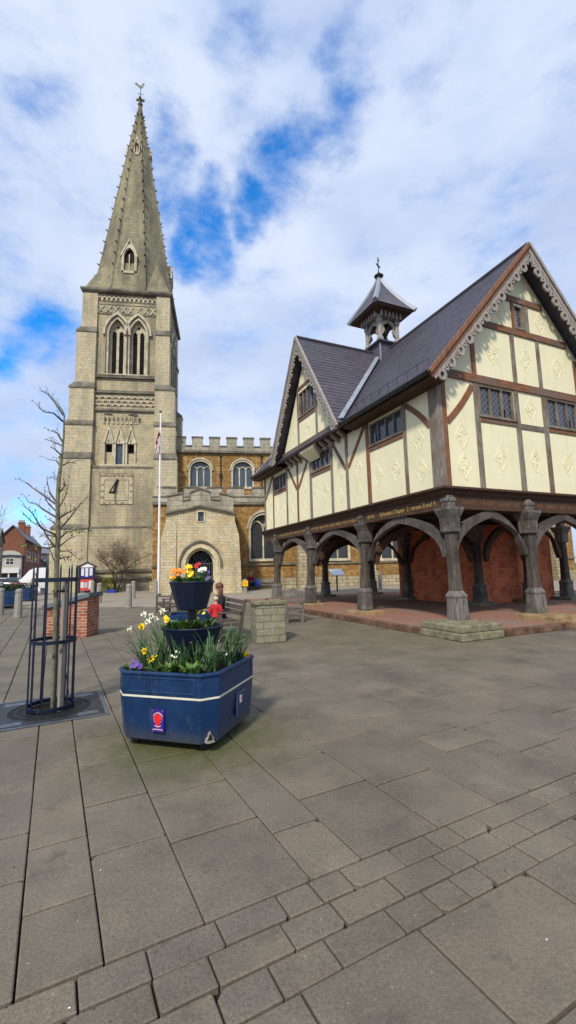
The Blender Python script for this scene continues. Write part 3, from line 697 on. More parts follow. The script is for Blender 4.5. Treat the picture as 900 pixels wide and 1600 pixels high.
for k in range(8):     # crocketed ribs, one per angle
    t = t8[k]; rb = MB()
    p0 = Vector((TXC+oct_r(ZB+.1)/cos(pi/8)*cos(t), TYC+oct_r(ZB+.1)/cos(pi/8)*sin(t), ZB+.1)); p1 = Vector((TXC+oct_r(56)/cos(pi/8)*cos(t), TYC+oct_r(56)/cos(pi/8)*sin(t), 56))
    rb.tube([p0, p1], [.13, .07], 5)
    n = 18; od = Vector((cos(t), sin(t), 0))
    for i in range(2, n):
        p = p0.lerp(p1, i/n); s_ = .32*(1-.4*i/n)
        rb.hexa([p+Vector((-.08, -.08, -.08)), p+Vector((.08, -.08, -.08)), p+Vector((.08, .08, -.08)), p+Vector((-.08, .08, -.08)),
                 p+od*s_+Vector((-.07, -.07, .04)), p+od*s_+Vector((.07, -.07, .04)), p+od*s_+Vector((.07, .07, .2)), p+od*s_+Vector((-.07, .07, .2))])
    rb.build('crocketed_rib', 'spire', CH)
def spire_light(nm, z0, zt, hw, tip):
    P0 = faces[nm]; base_d = 4.15-oct_r(z0)-.04
    zs = z0+(zt-z0)*.62; r = zt-zs
    a = arch(0, z0, hw, zs, r, 6)
    mb_ = MB(); mb_.ring(a, arch(0, z0, hw*1.45, zs, r*1.35, 6), P0, base_d-.05, base_d+1.2)
    mb_.ring([(-hw*1.45, zs), (0, tip-.25), (hw*1.45, zs)], [(-hw*1.75, zs-.05), (0, tip+.1), (hw*1.75, zs-.05)], P0, base_d-.12, base_d+1.2)
    mb_.prism([(-hw*1.4, zs+r*.6), (0, zt+r*.2), (hw*1.4, zs+r*.6), (0, tip)], P0, base_d+.02, base_d+1.2)
    mb_.prism([(-.05, z0), (.05, z0), (.05, zs+r*.3), (-.05, zs+r*.3)], P0, base_d+.05, base_d+.2)
    mb_.prism([(-hw, z0-.25), (hw, z0-.25), (hw, z0), (-hw, z0)], P0, base_d-.05, base_d+.5)
    o = mb_.build('spire_light', 'dressed', CH)
    q = MB(); q.prism(a, P0, base_d+.25, base_d+.35); q.build('louvre', 'black', o)
for nm in faces:
    spire_light(nm, 32.3, 34.9, .52, 35.9); spire_light(nm, 48.6, 49.9, .22, 50.5)
fin_ = MB(); fin_.lathe([(.22, 56.0), (.15, 56.2), (.28, 56.35), (.3, 56.45), (.13, 56.65), (.16, 56.85), (.28, 57.0), (.26, 57.15), (.1, 57.3), (.06, 57.6)], 8, (TXC, TYC, 0))
for k in range(4): fin_.ball((TXC+.36*cos(k*pi/2), TYC+.36*sin(k*pi/2), 57.05), .15, 6)
fo = fin_.build('finial', 'spire', CH)
ck = MB(); ck.tube([(TXC, TYC, 57.5), (TXC, TYC, 59.0)], .05, 6)
ck.beam((TXC-.5, TYC, 58.0), (TXC+.5, TYC, 58.0), .05, .05)
P = lambda x, z, d: (TXC+x, TYC+d, 59.3+z)
ck.prism([(-.95, .45), (-.8, .12), (-.45, .02), (-.3, -.22), (.05, -.38), (.35, -.2), (.42, .1), (.5, .35), (.68, .38), (.52, .5), (.4, .62), (.28, .45), (.2, .15), (-.1, .1), (-.35, .22), (-.6, .55)], P, -.03, .03)
ck.v = [(TXC+(a-TXC)*.72, TYC+(b-TYC)*.72, 57.5+(c-57.5)*.8) for a, b, c in ck.v]; ck.build('weathercock', 'blackpaint', CH)

# nave clerestory, aisle and porch
P = front; MER = []
cl = MB(); cwins = [(-2.05+4.22*i) for i in range(8)]
cl.holes([(-4.6, 7), (30, 7), (30, 13.55), (-4.6, 13.55)], [arch(c, 10.0, .98, 11.75, .85) for c in cwins], P, 44, .35)
cl.box(-4.6, 45.2, 3, 30, 52, 13.5); cl.build('clerestory_wall', 'iron', CH)
pp = MB(); pp.box(-4.6, 43.85, 13.6, 30, 44.3, 14.1); x = -4.5; k = 0
pp.box(-4.5, 43.85, 14.1, -3.5, 44.3, 15.0); x = -2.87
while x < 29: pp.box(x, 43.85, 14.1, x+1.05, 44.3, 15.0); x += 1.72
pp.build('nave_parapet', 'parapet', CH)
cp_ = MB(); cp_.box(-4.55, 43.72, 13.45, 30.05, 44.2, 13.66); cp_.box(-4.55, 43.78, 15.0, -3.45, 44.35, 15.12); x = -2.87
cp_.box(-3.5, 43.78, 14.1, -2.87, 44.35, 14.2)
while x < 29: cp_.box(x-.05, 43.78, 15.0, x+1.1, 44.35, 15.12); cp_.box(x+1.05, 43.78, 14.1, x+1.72, 44.35, 14.2); x += 1.72
cp_.build('parapet_coping', 'string', CH)
for c in cwins[:7]: window(CH, P, 44, c, 10.0, .98, 11.75, .85, 3, .17, .07, .3, 'cglass', 'clerestory_window')
rf = MB(); rf.add([(-4.6, 44.4, 13.7), (30, 44.4, 13.7), (30, 48, 15.0), (-4.6, 48, 15.0), (30, 52, 13.7), (-4.6, 52, 13.7)], [(0, 1, 2, 3), (3, 2, 4, 5)]); rf.build('nave_roof', 'lead', CH)
ai = MB(); awins = [(3.65, 1.1, 2.6, 5.3, 1.15), (9.9, 1.35, 2.5, 5.3, 1.2), (16.1, 1.7, 2.4, 5.0, 1.3), (22.3, 1.6, 2.4, 5.1, 1.3), (28.5, 1.6, 2.4, 5.1, 1.3)]
ai.holes([(-5.75, .9), (34, .9), (34, 7.4), (-5.75, 7.4)], [arch(c, zb, hw, zs, r) for c, hw, zb, zs, r in awins], P, 38.5, .4)
ai.box(-5.75, 38.95, .9, -5.3, 44.1, 7.4); ai.box(33.5, 38.95, .9, 34, 44.1, 7.4); ai.build('aisle_wall', 'iron', CH)
al_ = MB(); al_.box(-5.9, 38.3, 0, 34.2, 38.9, .92); al_.build('aisle_plinth', 'rubble', CH)
as_ = MB(); as_.box(-5.85, 38.36, 2.05, -4.2, 38.56, 2.2); as_.box(1.2, 38.36, 2.02, 34, 38.56, 2.17); as_.box(-5.85, 38.3, 7.36, 34.1, 38.56, 7.58); as_.build('aisle_string_course', 'string', CH)
apr = MB(); acp = MB()
apr.box(-5.8, 38.45, 7.5, 34, 38.85, 8.1); x = -5.8
for x0, x1 in [(-5.4, -3.9), (-3.2, -1.9), (-1.2, .1), (.5, 2.0)]+[(2.75+1.95*i, 2.75+1.95*i+1.25) for i in range(16)]:
    apr.box(x0, 38.45, 8.1, x1, 38.85, 8.85); acp.box(x0-.04, 38.38, 8.85, x1+.04, 38.9, 8.97)
acp.box(-5.8, 38.4, 8.02, 34, 38.88, 8.12)
apr.build('aisle_parapet', 'parapet', CH); acp.build('parapet_coping', 'string', CH)
ar = MB(); ar.add([(-5.8, 38.8, 7.9), (34, 38.8, 7.9), (34, 44.1, 9.2), (-5.8, 44.1, 9.2)], [(0, 1, 2, 3)]); ar.build('aisle_roof', 'lead', CH)
for c, hw, zb, zs, r in awins: window(CH, P, 38.5, c, zb, hw, zs, r, 2 if hw < 1.2 else 3, .2, .08, .34, 'sqglass', 'aisle_window', quatre=False)
for x in (6.9, 13.1, 19.3, 25.5, 31.5): ab = MB(); ab.box(x-.4, 37.5, 0, x+.4, 38.5, 5.0); ab.add([(x-.4, 37.5, 5), (x+.4, 37.5, 5), (x+.4, 38.5, 5.9), (x-.4, 38.5, 5.9), (x-.4, 38.5, 5), (x+.4, 38.5, 5)], [(0, 1, 2, 3), (0, 3, 4), (1, 5, 2)]); ab.box(x-.5, 37.2, 0, x+.5, 38.5, 1.3); ab.build('aisle_buttress', 'rubble', CH)
for x, y, z0, z1 in ((-.03, 43.9, 9.3, 13.4), (4.1, 43.9, 9.3, 13.4), (12.5, 43.9, 9.3, 13.4)):
    dp = MB(); dp.tube([(x, y, z0), (x, y, z1)], .06, 6); dp.box(x-.16, y-.12, 11.0, x+.16, y+.05, 11.3); dp.box(x-.12, y-.1, z1-.25, x+.12, y+.05, z1); dp.build('drainpipe', 'blackpaint', CH)
# porch
po = MB(); dr = arch(-1.52, 0, 1.06, 2.15, 1.2); px0, px1 = -4.0, 1.0
po.holes([(px0, 0), (px1, 0), (px1, 5.95), (-1.52, 6.42), (px0, 5.95)], [dr[:1]+dr[1:-1]+dr[-1:], [(-1.7, 5.3), (-1.28, 5.3), (-1.28, 6.05), (-1.7, 6.05)][::-1]] if False else [[(x, max(z, .02)) for x, z in dr], [(-1.7, 5.3), (-1.28, 5.3), (-1.28, 6.0), (-1.7, 6.0)]], P, 33, .6)
po.prism([(px0, 0), (px0+.4, 0), (px0+.4, 5.9), (px0, 5.9)], P, 33.01, 38.4); po.prism([(px1-.4, 0), (px1, 0), (px1, 5.9), (px1-.4, 5.9)], P, 33.01, 38.4)
# battered corner buttresses
for sx, xe in ((-1, px0), (1, px1)):
    for z0, z1, e0, e1 in ((0, .35, .52, .5), (.35, 2.4, .45, .40), (2.4, 4.2, .38, .30), (4.2, 5.3, .30, .0)):
        a, b = sorted((xe-sx*.75, xe)); q0 = xe+sx*e0; q1 = xe+sx*e1
        po.hexa([(min(xe-sx*.75, q0), 33-e0*.22-.03, z0), (max(xe-sx*.75, q0), 33-e0*.22-.03, z0), (max(xe-sx*.75, q0), 34.4, z0), (min(xe-sx*.75, q0), 34.4, z0),
                 (min(xe-sx*.75, q1), 33-e1*.22-.03, z1), (max(xe-sx*.75, q1), 33-e1*.22-.03, z1), (max(xe-sx*.75, q1), 34.4, z1), (min(xe-sx*.75, q1), 34.4, z1)])
po.build('porch_wall', 'pstone', CH)
ppr = MB()
ppr.prism([(-3.95, 5.98), (-1.52, 6.48), (.9, 5.98), (.9, 7.1), (-.12, 7.35), (-.12, 6.82), (-.78, 6.92), (-.78, 7.4), (-1.52, 7.7), (-2.26, 7.4), (-2.26, 6.9), (-2.8, 6.8), (-2.8, 7.35), (-3.95, 7.1)], P, 32.9, 33.3)
ppr.prism([(-3.95, 5.9), (-3.6, 5.9), (-3.6, 7.1), (-3.95, 7.1)], P, 33.32, 38.3); ppr.prism([(.55, 5.9), (.9, 5.9), (.9, 7.1), (.55, 7.1)], P, 33.32, 38.3)
ppr.build('porch_parapet', 'parapet', CH)
pc = MB()
def strip(pts, t, d0, d1, mbx):
    for (x0, z0), (x1, z1) in zip(pts[:-1], pts[1:]): mbx.prism([(x0, z0), (x1, z1), (x1, z1+t), (x0, z0+t)] if abs(x1-x0) > .01 else [(x0-t/2, min(z0, z1)), (x0+t/2, min(z0, z1)), (x0+t/2, max(z0, z1)+t), (x0-t/2, max(z0, z1)+t)], P, d0, d1)
strip([(-4.05, 5.85), (-1.52, 6.38), (1.0, 5.85)], .13, 32.78, 33.2, pc)
strip([(-4.0, 7.1), (-2.8, 7.36)], .12, 32.82, 33.35, pc); strip([(-2.8, 6.8), (-2.26, 6.9)], .1, 32.82, 33.35, pc); strip([(-2.3, 7.4), (-1.52, 7.7), (-.74, 7.4)], .13, 32.82, 33.35, pc)
strip([(-.78, 6.92), (-.12, 6.82)], .1, 32.82, 33.35, pc); strip([(-.12, 7.36), (.95, 7.1)], .12, 32.82, 33.35, pc)
strip([(-2.8, 6.8), (-2.8, 7.36)], .08, 32.86, 33.34, pc); strip([(-2.28, 6.9), (-2.28, 7.4)], .08, 32.86, 33.34, pc); strip([(-.76, 6.92), (-.76, 7.4)], .08, 32.86, 33.34, pc); strip([(-.12, 6.82), (-.12, 7.36)], .08, 32.86, 33.34, pc)
pc.box(-3.97, 33.36, 7.1, -3.58, 38.3, 7.2); pc.box(.53, 33.36, 7.1, .92, 38.3, 7.2)
pc.build('porch_coping', 'string', CH)
pr_ = MB(); pr_.add([(-3.9, 33.3, 6.3), (-1.5, 33.3, 7.1), (.9, 33.3, 6.3), (-3.9, 38.5, 6.3), (-1.5, 38.5, 7.1), (.9, 38.5, 6.3)], [(0, 1, 4, 3), (1, 2, 5, 4)]); pr_.build('porch_roof', 'lead', CH)
pd = MB(); pd.ring(dr, arch(-1.52, 0, 1.3, 2.15, 1.45), P, 32.93, 33.3); pd.ring(arch(-1.52, 0, 1.3, 2.15, 1.45), arch(-1.52, 0, 1.42, 2.15, 1.58), P, 32.97, 33.1)
pd.ring(arch(-1.52, 0, .9, 2.15, 1.02), arch(-1.52, 0, 1.08, 2.15, 1.22), P, 33.3, 33.55); pdo = pd.build('doorway_arch', 'pstone2', CH)
hd = MB(); hd.ring(arch(-1.52, 1.95, 1.44, 2.15, 1.62), arch(-1.52, 1.95, 1.56, 2.15, 1.76), P, 32.82, 33.05); hd.build('hood_mould', 'string', pdo)
pg = MB()
for i in range(15): x = -1.52-.9+i*1.8/14; pg.beam((x, 33.75, .1), (x, 33.75, 2.2), .03, .03)
pg.beam((-2.42, 33.75, 2.2), (-.62, 33.75, 2.2), .06, .06); pg.beam((-2.42, 33.75, .2), (-.62, 33.75, .2), .06, .06); pg.beam((-2.42, 33.75, 1.1), (-.62, 33.75, 1.1), .05, .05)
for i in range(9):
    for s_ in (-1, 1):
        x = -2.4+i*.22
        za = 2.25; L_ = .9
        xa, xb = x, x+s_*L_*.6
        if -2.4 < xb < -.64: pg.beam((xa, 33.75, za), (xb, 33.75, za+L_*.85), .025, .025)
pg.build('porch_gate', 'worniron', CH)
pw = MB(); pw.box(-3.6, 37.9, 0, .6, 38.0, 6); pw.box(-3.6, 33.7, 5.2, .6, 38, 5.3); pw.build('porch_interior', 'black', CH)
wn_ = MB(); wn_.ring([(-1.7, 5.3), (-1.28, 5.3), (-1.28, 6.0), (-1.7, 6.0)], [(-1.8, 5.22), (-1.18, 5.22), (-1.18, 6.1), (-1.8, 6.1)], P, 32.95, 33.1, True); wo = wn_.build('porch_window', 'pstone2', CH)
wg = MB(); wg.prism([(-1.7, 5.3), (-1.28, 5.3), (-1.28, 6.0), (-1.7, 6.0)], P, 33.2, 33.25); wg.build('pane', 'cglass', wo)

# ================================================================== TIMBER-FRAMED SCHOOLHOUSE
TH = radians(24)
SH = thing('timber_framed_schoolhouse', 'cream and timber framed schoolhouse raised on oak columns with open arches below', 'schoolhouse', (3.96, 11.07, 0), TH)
WV, WU = 7.2, 12.65
GP = lambda x, z, d: (x, d, z)               # gable end face, depth = +u
SP = lambda y, z, d: (d, y, z)               # long side face, depth = +v
BP = lambda x, z, d: (x, WU-d, z)            # far gable
RP = lambda y, z, d: (WV-d, y, z)            # rear long side
# raised brick floor with stone edging
mb = MB(); mb.box(-.82, -1.08, 0, 9.6, 13.3, .155); o = mb.build('brick_floor', 'brickfloor', None); o.location = SH.location; o.rotation_euler = SH.rotation_euler; tag(o, kind='structure')
def kerbrun(x0, y0, x1, y1):
    L_ = sqrt((x1-x0)**2+(y1-y0)**2); n = int(L_/.235); k = MB()
    for i in range(n):
        t0, t1 = i/n, (i+1)/n; a = (x0+(x1-x0)*t0, y0+(y1-y0)*t0); b = (x0+(x1-x0)*t1, y0+(y1-y0)*t1); g = .005; h = .148+R.uniform(-.012, .014); o_ = R.uniform(-.01, .02)
        if abs(x1-x0) > abs(y1-y0): k.box(a[0]+g, a[1]-.14-o_, 0, b[0]-g, a[1]+.02, h)
        else: k.box(a[0]-.14-o_, a[1]+g, 0, a[0]+.02, b[1]-g, h)
    return k
for args in ((-.8, -1.08, 9.5, -1.08), (-.82, -1.0, -.82, 13.2)):
    o = kerbrun(*args).build('brick_kerb', 'kerbb', None, bevel=.012); o.location = SH.location; o.rotation_euler = SH.rotation_euler; tag(o, kind='structure')
# ---- columns
def column(x, y, pad='mould', big=False, z0=.165):
    lx = .13 if x < 1 else 0; ly = (.2 if x < 1 else .04) if y < .5 else 0
    def shear(q): q.v = [(a-lx*max(0, 2.45-c_)/2.1, b-ly*max(0, 2.45-c_)/2.1, c_) for a, b, c_ in q.v]; return q
    c = MB(); ph = .48 if big else .40
    zt = z0+(.155 if big else .12)
    c.chsq([(.148, zt+.66, .38), (.13, 1.5, .38), (.13, 2.45, .38)], (x, y))
    o = shear(c).build('column', 'col', SH, bevel=.008)
    b = MB(); b.chsq([(.215, zt, .22), (.205, zt+.08, .22), (.188, zt+.5, .26), (.205, zt+.53, .26), (.205, zt+.57, .28), (.15, zt+.67, .38)], (x, y)); shear(b).build('column_foot', 'colbase', o, bevel=.008)
    cp = MB(); cp.chsq([(.16, 2.42), (.19, 2.44), (.19, 2.49), (.18, 2.51, .15), (.19, 2.78, .12), (.265, 2.99, .08), (.265, 3.05, .08)], (x, y))
    cp.chsq([(.13, 3.05, .2), (.13, 3.19, .2), (.15, 3.20, .2), (.15, 3.28, .2), (.11, 3.31, .2), (.10, 3.36, .2)], (x-(.05 if x < 3 else 0), y-(.05 if y < 1 else 0)))
    cp.build('capital', 'colbase', o, bevel=.006)
    p = MB(); p.box(x-ph, y-ph, .0, x+ph, y+ph, zt)
    elif_ = 0
    if big: p = MB(); p.box(-1.0, -1.3, 0, -.36, .02, .165); p.box(-.355, -1.3, 0, .24, .02, .165); p.box(-.97, -1.27, .168, .22, .0, zt)
    elif y < .5: p = MB(); p.box(x-.30, -1.3, 0, x+.30, .0, .165); p.box(x-.62, -1.05, .10, x+.34, .1, zt)
    elif x < 1: p = MB(); p.box(-.92, y-.75, 0, -.3, y-.1, .14); p.box(-.6, y-.62, .10, .28, y+.3, zt-.02)
    p.build('stone_pad', pad, o, bevel=.025)
CV = [.1, 3.0, 5.95, 7.1]; CU = [.0, 3.72, 7.62, 11.2]
column(.1, -.05, 'mould', True)
column(2.93, -.05, 'sandst'); column(5.95, 0, 'sandst'); column(7.1, 3.3)
for y in CU[1:]: column(.08, y, 'sandst')
column(3.0, 11.9); column(5.9, 11.9)
column(4.75, 3.5); column(4.75, 7.5); column(9.2, 3.3)
# ---- curved arch braces
def brace_arch(P, a, b, z0, z1, d, mat='archoak', t=.22, th=.17, ext=.18):
    mid = (a+b)/2
    for s_, x0 in ((1, a), (-1, b)):
        hw = abs(mid-x0)-ext; inn = []; out = []
        for i in range(11):
            Q_ = radians(66); q = Q_*i/10
            x = x0+s_*(ext+.0+hw*(1-cos(q))/(1-cos(Q_))); z = z0+(z1-z0)*sin(q)/sin(Q_)
            tx, tz = s_*hw*sin(q)/(1-cos(Q_)), (z1-z0)*cos(q)/sin(Q_); L_ = sqrt(tx*tx+tz*tz)+1e-6
            nx, nz = -tz/L_*s_, abs(tx)/L_
            ww = t*(1.0 if 1 < i else .55+.45*i/2)
            inn.append((x, z)); out.append((x+nx*ww*s_*(1), z+nz*ww))
        out[-1] = (mid, inn[-1][1]+t*.9); inn[-1] = (mid, inn[-1][1])
        mb_ = MB(); mb_.ring(inn, out, P, d-th/2, d+th/2); mb_.build('arch_brace', mat, SH)
M['archoak'] = wood('dark_curved_oak', (.026, .021, .017), (.15, .132, .115), 2, 2.4, patch=(.04, .033, .028))
brace_arch(GP, CV[0], CV[1], 1.85, 2.84, .0, 'archoak'); brace_arch(GP, CV[1], CV[2], 1.85, 2.84, .0, 'archoak')
for i in range(3): brace_arch(SP, CU[i], CU[i+1], 1.82, 2.86, .08, 'archoak')
brace_arch(lambda y, z, d: (4.75+d, y, z), 3.5, 7.5, 1.8, 2.9, 0, 'darkoak'); brace_arch(BP, 3.0, 5.9, 1.85, 2.85, .75, 'darkoak'); brace_arch(BP, .1, 3.0, 1.85, 2.85, .75, 'darkoak')
brace_arch(lambda x, z, d: (x, 3.5+d, z), .2, 4.7, 1.7, 2.95, 0, 'darkoak'); brace_arch(lambda x, z, d: (x, 7.5+d, z), .2, 4.7, 1.7, 2.95, 0, 'darkoak')
brace_arch(lambda x, z, d: (x, 3.3+d, z), 7.1, 9.2, 1.8, 2.85, 0, 'darkoak'); brace_arch(lambda x, z, d: (x, 3.4+d, z), 4.75, 7.1, 1.7, 2.85, -.2, 'darkoak')
# ---- bressummer beams, inscriptions and cornice
for nm, b in (('gable', (-.06, -.13, 3.02, WV, .17, 3.38)), ('side', (-.06, .175, 3.02, .24, WU, 3.38)), ('rear', (WV-.3, .175, 3.02, WV, WU, 3.38)), ('far', (.245, WU-.3, 3.02, WV-.305, WU, 3.38))):
    mb = MB(); mb.box(b[0], b[1], b[2], b[3], b[4], b[5]); mb.build('bressummer_beam', 'darkoak', SH, bevel=.01)
cn_ = MB()
cn_.rects([(.25, .25, WV-.3, WU-.3, 3.36), (-.07, -.14, WV+.07, WU+.07, 3.36), (-.13, -.19, WV+.12, WU+.12, 3.42), (-.13, -.19, WV+.12, WU+.12, 3.455), (-.20, -.25, WV+.2, WU+.2, 3.50), (-.25, -.30, WV+.26, WU+.26, 3.52), (-.25, -.30, WV+.26, WU+.26, 3.575), (-.02, -.02, WV+.02, WU+.02, 3.605), (.3, .3, WV-.3, WU-.3, 3.605)])
cn_.build('cornice', 'darkoak', SH)
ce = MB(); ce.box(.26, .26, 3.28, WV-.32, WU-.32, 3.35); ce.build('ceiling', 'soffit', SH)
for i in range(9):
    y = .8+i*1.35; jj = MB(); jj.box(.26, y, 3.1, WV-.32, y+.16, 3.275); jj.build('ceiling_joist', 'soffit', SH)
TS = Matrix.Rotation(-pi/2, 4, 'Z') @ Matrix.Rotation(pi/2, 4, 'X')
for wd_, yy in (('Ephesians', 2.34), ('Chapter', 1.72), ('2.', 1.32), ('verses', .98), ('8', .67), ('and', .47), ('9', .26)):
    text_obj('inscription_word', wd_, .19, 'gold', SH, Matrix.Translation((-.066, yy, 3.2)) @ TS, .003, spacing=.86)
def illegible(y0, y1, P, d, n, mat='gold'):   # worn gilt strokes where the lettering cannot be read
    y = y0
    while y < y1:
        g = MB()
        wd = R.uniform(.18, .5); e = min(y+wd, y1)
        while y < e:
            h = R.uniform(.03, .075); g.prism([(y, 3.2-h), (y+.012, 3.2-h), (y+.03, 3.2+h), (y+.018, 3.2+h)], P, d-.003, d+.01); y += R.uniform(.035, .06)
        y += .09
        if g.v: g.build('worn_gilt_word', mat, SH)
illegible(2.95, 3.45, SP, -.062, 0); illegible(3.95, 7.3, SP, -.062, 0); illegible(7.9, 10.8, SP, -.062, 0)
M['gold_dim'] = plain('faded_gilt', (.16, .085, .035), .7, .5, 9, bmp=0)
illegible(.5, 2.6, GP, -.132, 0, 'gold_dim'); illegible(3.3, 5.6, GP, -.132, 0, 'gold_dim')
# ---- brick stair core
mb = MB(); mb.box(4.85, 3.75, .165, 9.1, 8.2, 3.27); mb.build('brick_core_wall', 'brick', SH)
mb = MB(); mb.box(7.22, 3.6, 3.3, 9.3, 8.4, 6.4); mb.build('rear_stair_turret', 'plaster', SH)
# ---- plaster walls with window openings
z0w = 3.6; EV = 6.72; RZ = 10.78
def R4(x0, z0, x1, z1): return [(x0, z0), (x1, z0), (x1, z1), (x0, z1)]
gw = [(1.52, 5.68, 2.88, 6.58), (4.32, 5.68, 5.72, 6.58), (3.27, 8.62, 3.63, 9.36)]
swn = [(1.42, 5.50, 3.06, 6.2), (5.68, 5.50, 7.22, 6.2), (9.85, 5.42, 11.34, 6.12)]
for P, wins, gab, mm in ((GP, gw, True, 'near'), (SP, swn, False, 's'), (BP, [], True, 'far'), (RP, [], False, 'r')):
    q = MB()
    if gab: outer = [(0, z0w), (WV, z0w), (WV, EV), (WV/2, RZ), (0, EV)]
    else: outer = [(.0, z0w), (WU, z0w), (WU, EV), (0, EV)]
    q.holes(outer, [R4(*h) for h in wins], P, 0, .12)
    q.build('plaster_wall', 'plaster', SH)
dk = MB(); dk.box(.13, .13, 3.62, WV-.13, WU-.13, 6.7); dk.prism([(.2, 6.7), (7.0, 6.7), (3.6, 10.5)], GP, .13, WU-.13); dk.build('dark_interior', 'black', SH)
def casement(P, x0, z0, x1, z1, n, name='casement_window', fm='oak_g'):
    f = MB(); t = .05
    f.ring(R4(x0+t, z0+t, x1-t, z1-t), R4(x0, z0, x1, z1), P, -.01, .10, True)
    f.prism(R4(x0-.05, z0-.05, x1+.05, z0), P, -.06, .02)
    for i in range(1, n): x = x0+(x1-x0)*i/n; f.prism(R4(x-.022, z0+t, x+.022, z1-t), P, .0, .10)
    o = f.build(name, fm, SH)
    for i in range(n):
        g = MB(); g.prism(R4(x0+(x1-x0)*i/n+.02, z0+.03, x0+(x1-x0)*(i+1)/n-.02, z1-.03), P, .055+.0, .075); go = g.build('leaded_pane', 'glass', o)
        if i == n-1 and n > 1:
            h = MB(); xx = x0+(x1-x0)*i/n+.045; h.prism(R4(xx, z0+.06, xx+.02, z0+.3), P, -.02, .05); h.build('stay', 'blackpaint', o)
casement(GP, *gw[0], 3); casement(GP, *gw[1], 3); casement(GP, *gw[2], 1)
casement(SP, *swn[0], 4, fm='oak_g'); casement(SP, *swn[1], 4); casement(SP, *swn[2], 4)
# ---- timbers: every post, rail and brace is a part of its own
def post(P, x0, z0, x1, z1, mat, e=.028, name='post'):
    q = MB(); q.prism([(x0+R.uniform(-.008, .008), z0), (x1+R.uniform(-.008, .008), z0), (x1+R.uniform(-.012, .012), z1), (x0+R.uniform(-.012, .012), z1)], P, -e, .03); return q.build(name, mat, SH, bevel=.006)
def diag(P, xa, za, xb, zb, wd, mat, e=.024, bow=0):
    d = Vector((xb-xa, zb-za)); n = Vector((-d.y, d.x)).normalized()*wd/2; a = []; b = []
    for i in range(5):
        t = i/4; c = Vector((xa, za))+d*t+Vector((-d.y, d.x)).normalized()*bow*sin(pi*t)
        a.append((c.x-n.x, c.y-n.y)); b.append((c.x+n.x, c.y+n.y))
    q = MB(); q.ring(a, b, P, -e, .03); q.build('brace', mat, SH, bevel=.005)
EVS = 6.5
# gable end
post(GP, -.03, z0w, .15, 6.6, 'oak_g', .035); post(GP, .155, z0w, .30, 6.6, 'oak_b', .030)
for x0, x1, mt_ in ((1.32, 1.50, 'oak_g'), (2.90, 3.10, 'oak_g'), (4.08, 4.28, 'oak_g'), (5.76, 5.94, 'oak_b'), (6.92, 7.2, 'oak_b')): post(GP, x0, z0w, x1, 6.6, mt_)
post(GP, 0.0, 6.605, WV, 6.84, 'oak_bh', .05, 'tie_beam')
for x0, x1, mt_, zt in ((1.34, 1.50, 'oak_b', 8.1), (2.96, 3.12, 'oak_g', 8.36), (4.07, 4.22, 'oak_g', 8.36), (5.76, 5.92, 'oak_b', 8.0)): post(GP, x0, 6.845, x1, zt, mt_)
post(GP, 1.75, 8.365, 5.5, 8.56, 'oak_bh', .045, 'rail'); post(GP, 2.75, 9.43, 4.5, 9.62, 'oak_bh', .045, 'rail')
post(GP, 3.13, 8.565, 3.26, 9.425, 'oak_b'); post(GP, 3.64, 8.565, 3.86, 9.425, 'oak_g')
post(GP, 3.105, 5.46, 4.075, 5.62, 'oak_gh', .024, 'rail')
for x0, x1 in ((1.505, 2.895), (4.285, 5.755)): post(GP, x0, 5.50, x1, 5.62, 'oak_bh', .03, 'sill_rail')
diag(GP, .3, 5.35, 1.3, 6.5, .17, 'oak_b', bow=-.05); diag(GP, 6.9, 5.35, 5.95, 6.5, .17, 'oak_b')
# long side
post(SP, -.01, z0w, .165, 6.5, 'oak_g', .034); post(SP, .17, z0w, .30, 6.5, 'oak_g', .028)
for x0, x1, z1, mt_ in ((1.26, 1.39, 6.3, 'oak_g'), (3.1, 3.28, 6.3, 'oak_b'), (4.42, 4.58, 6.3, 'oak_g'), (5.50, 5.66, 6.3, 'oak_g'), (7.24, 7.42, 6.3, 'oak_g'), (8.52, 8.68, 6.3, 'oak_b'), (9.68, 9.83, 6.3, 'oak_g'), (11.36, 11.48, 6.3, 'oak_b'), (12.48, 12.65, 6.5, 'oak_g')): post(SP, x0, z0w, x1, z1, mt_)
post(SP, .3, 6.305, 12.48, 6.7, 'darkoak', .05, 'wall_plate')
for (x0, z0_, x1, _), nm in zip(swn, 'abc'): post(SP, x0-.02, z0_-.19, x1+.02, z0_-.055, 'oak_bh', .03, 'sill_rail')
diag(SP, .3, 5.3, 1.24, 6.2, .15, 'oak_b', bow=.05)
diag(SP, 4.40, 5.1, 3.35, 6.25, .14, 'oak_b'); diag(SP, 4.6, 5.1, 5.45, 6.2, .14, 'oak_b')
diag(SP, 8.5, 5.1, 7.5, 6.2, .14, 'oak_b'); diag(SP, 8.7, 5.1, 9.6, 6.2, .14, 'oak_b'); diag(SP, 12.45, 5.2, 11.55, 6.2, .14, 'oak_b')
for x in (1.3, 3.5, 5.8): post(BP, x, z0w, x+.17, 6.6, 'oak_g')
post(BP, 0, 6.6, WV, 6.82, 'oak_gh', .05, 'tie_beam')
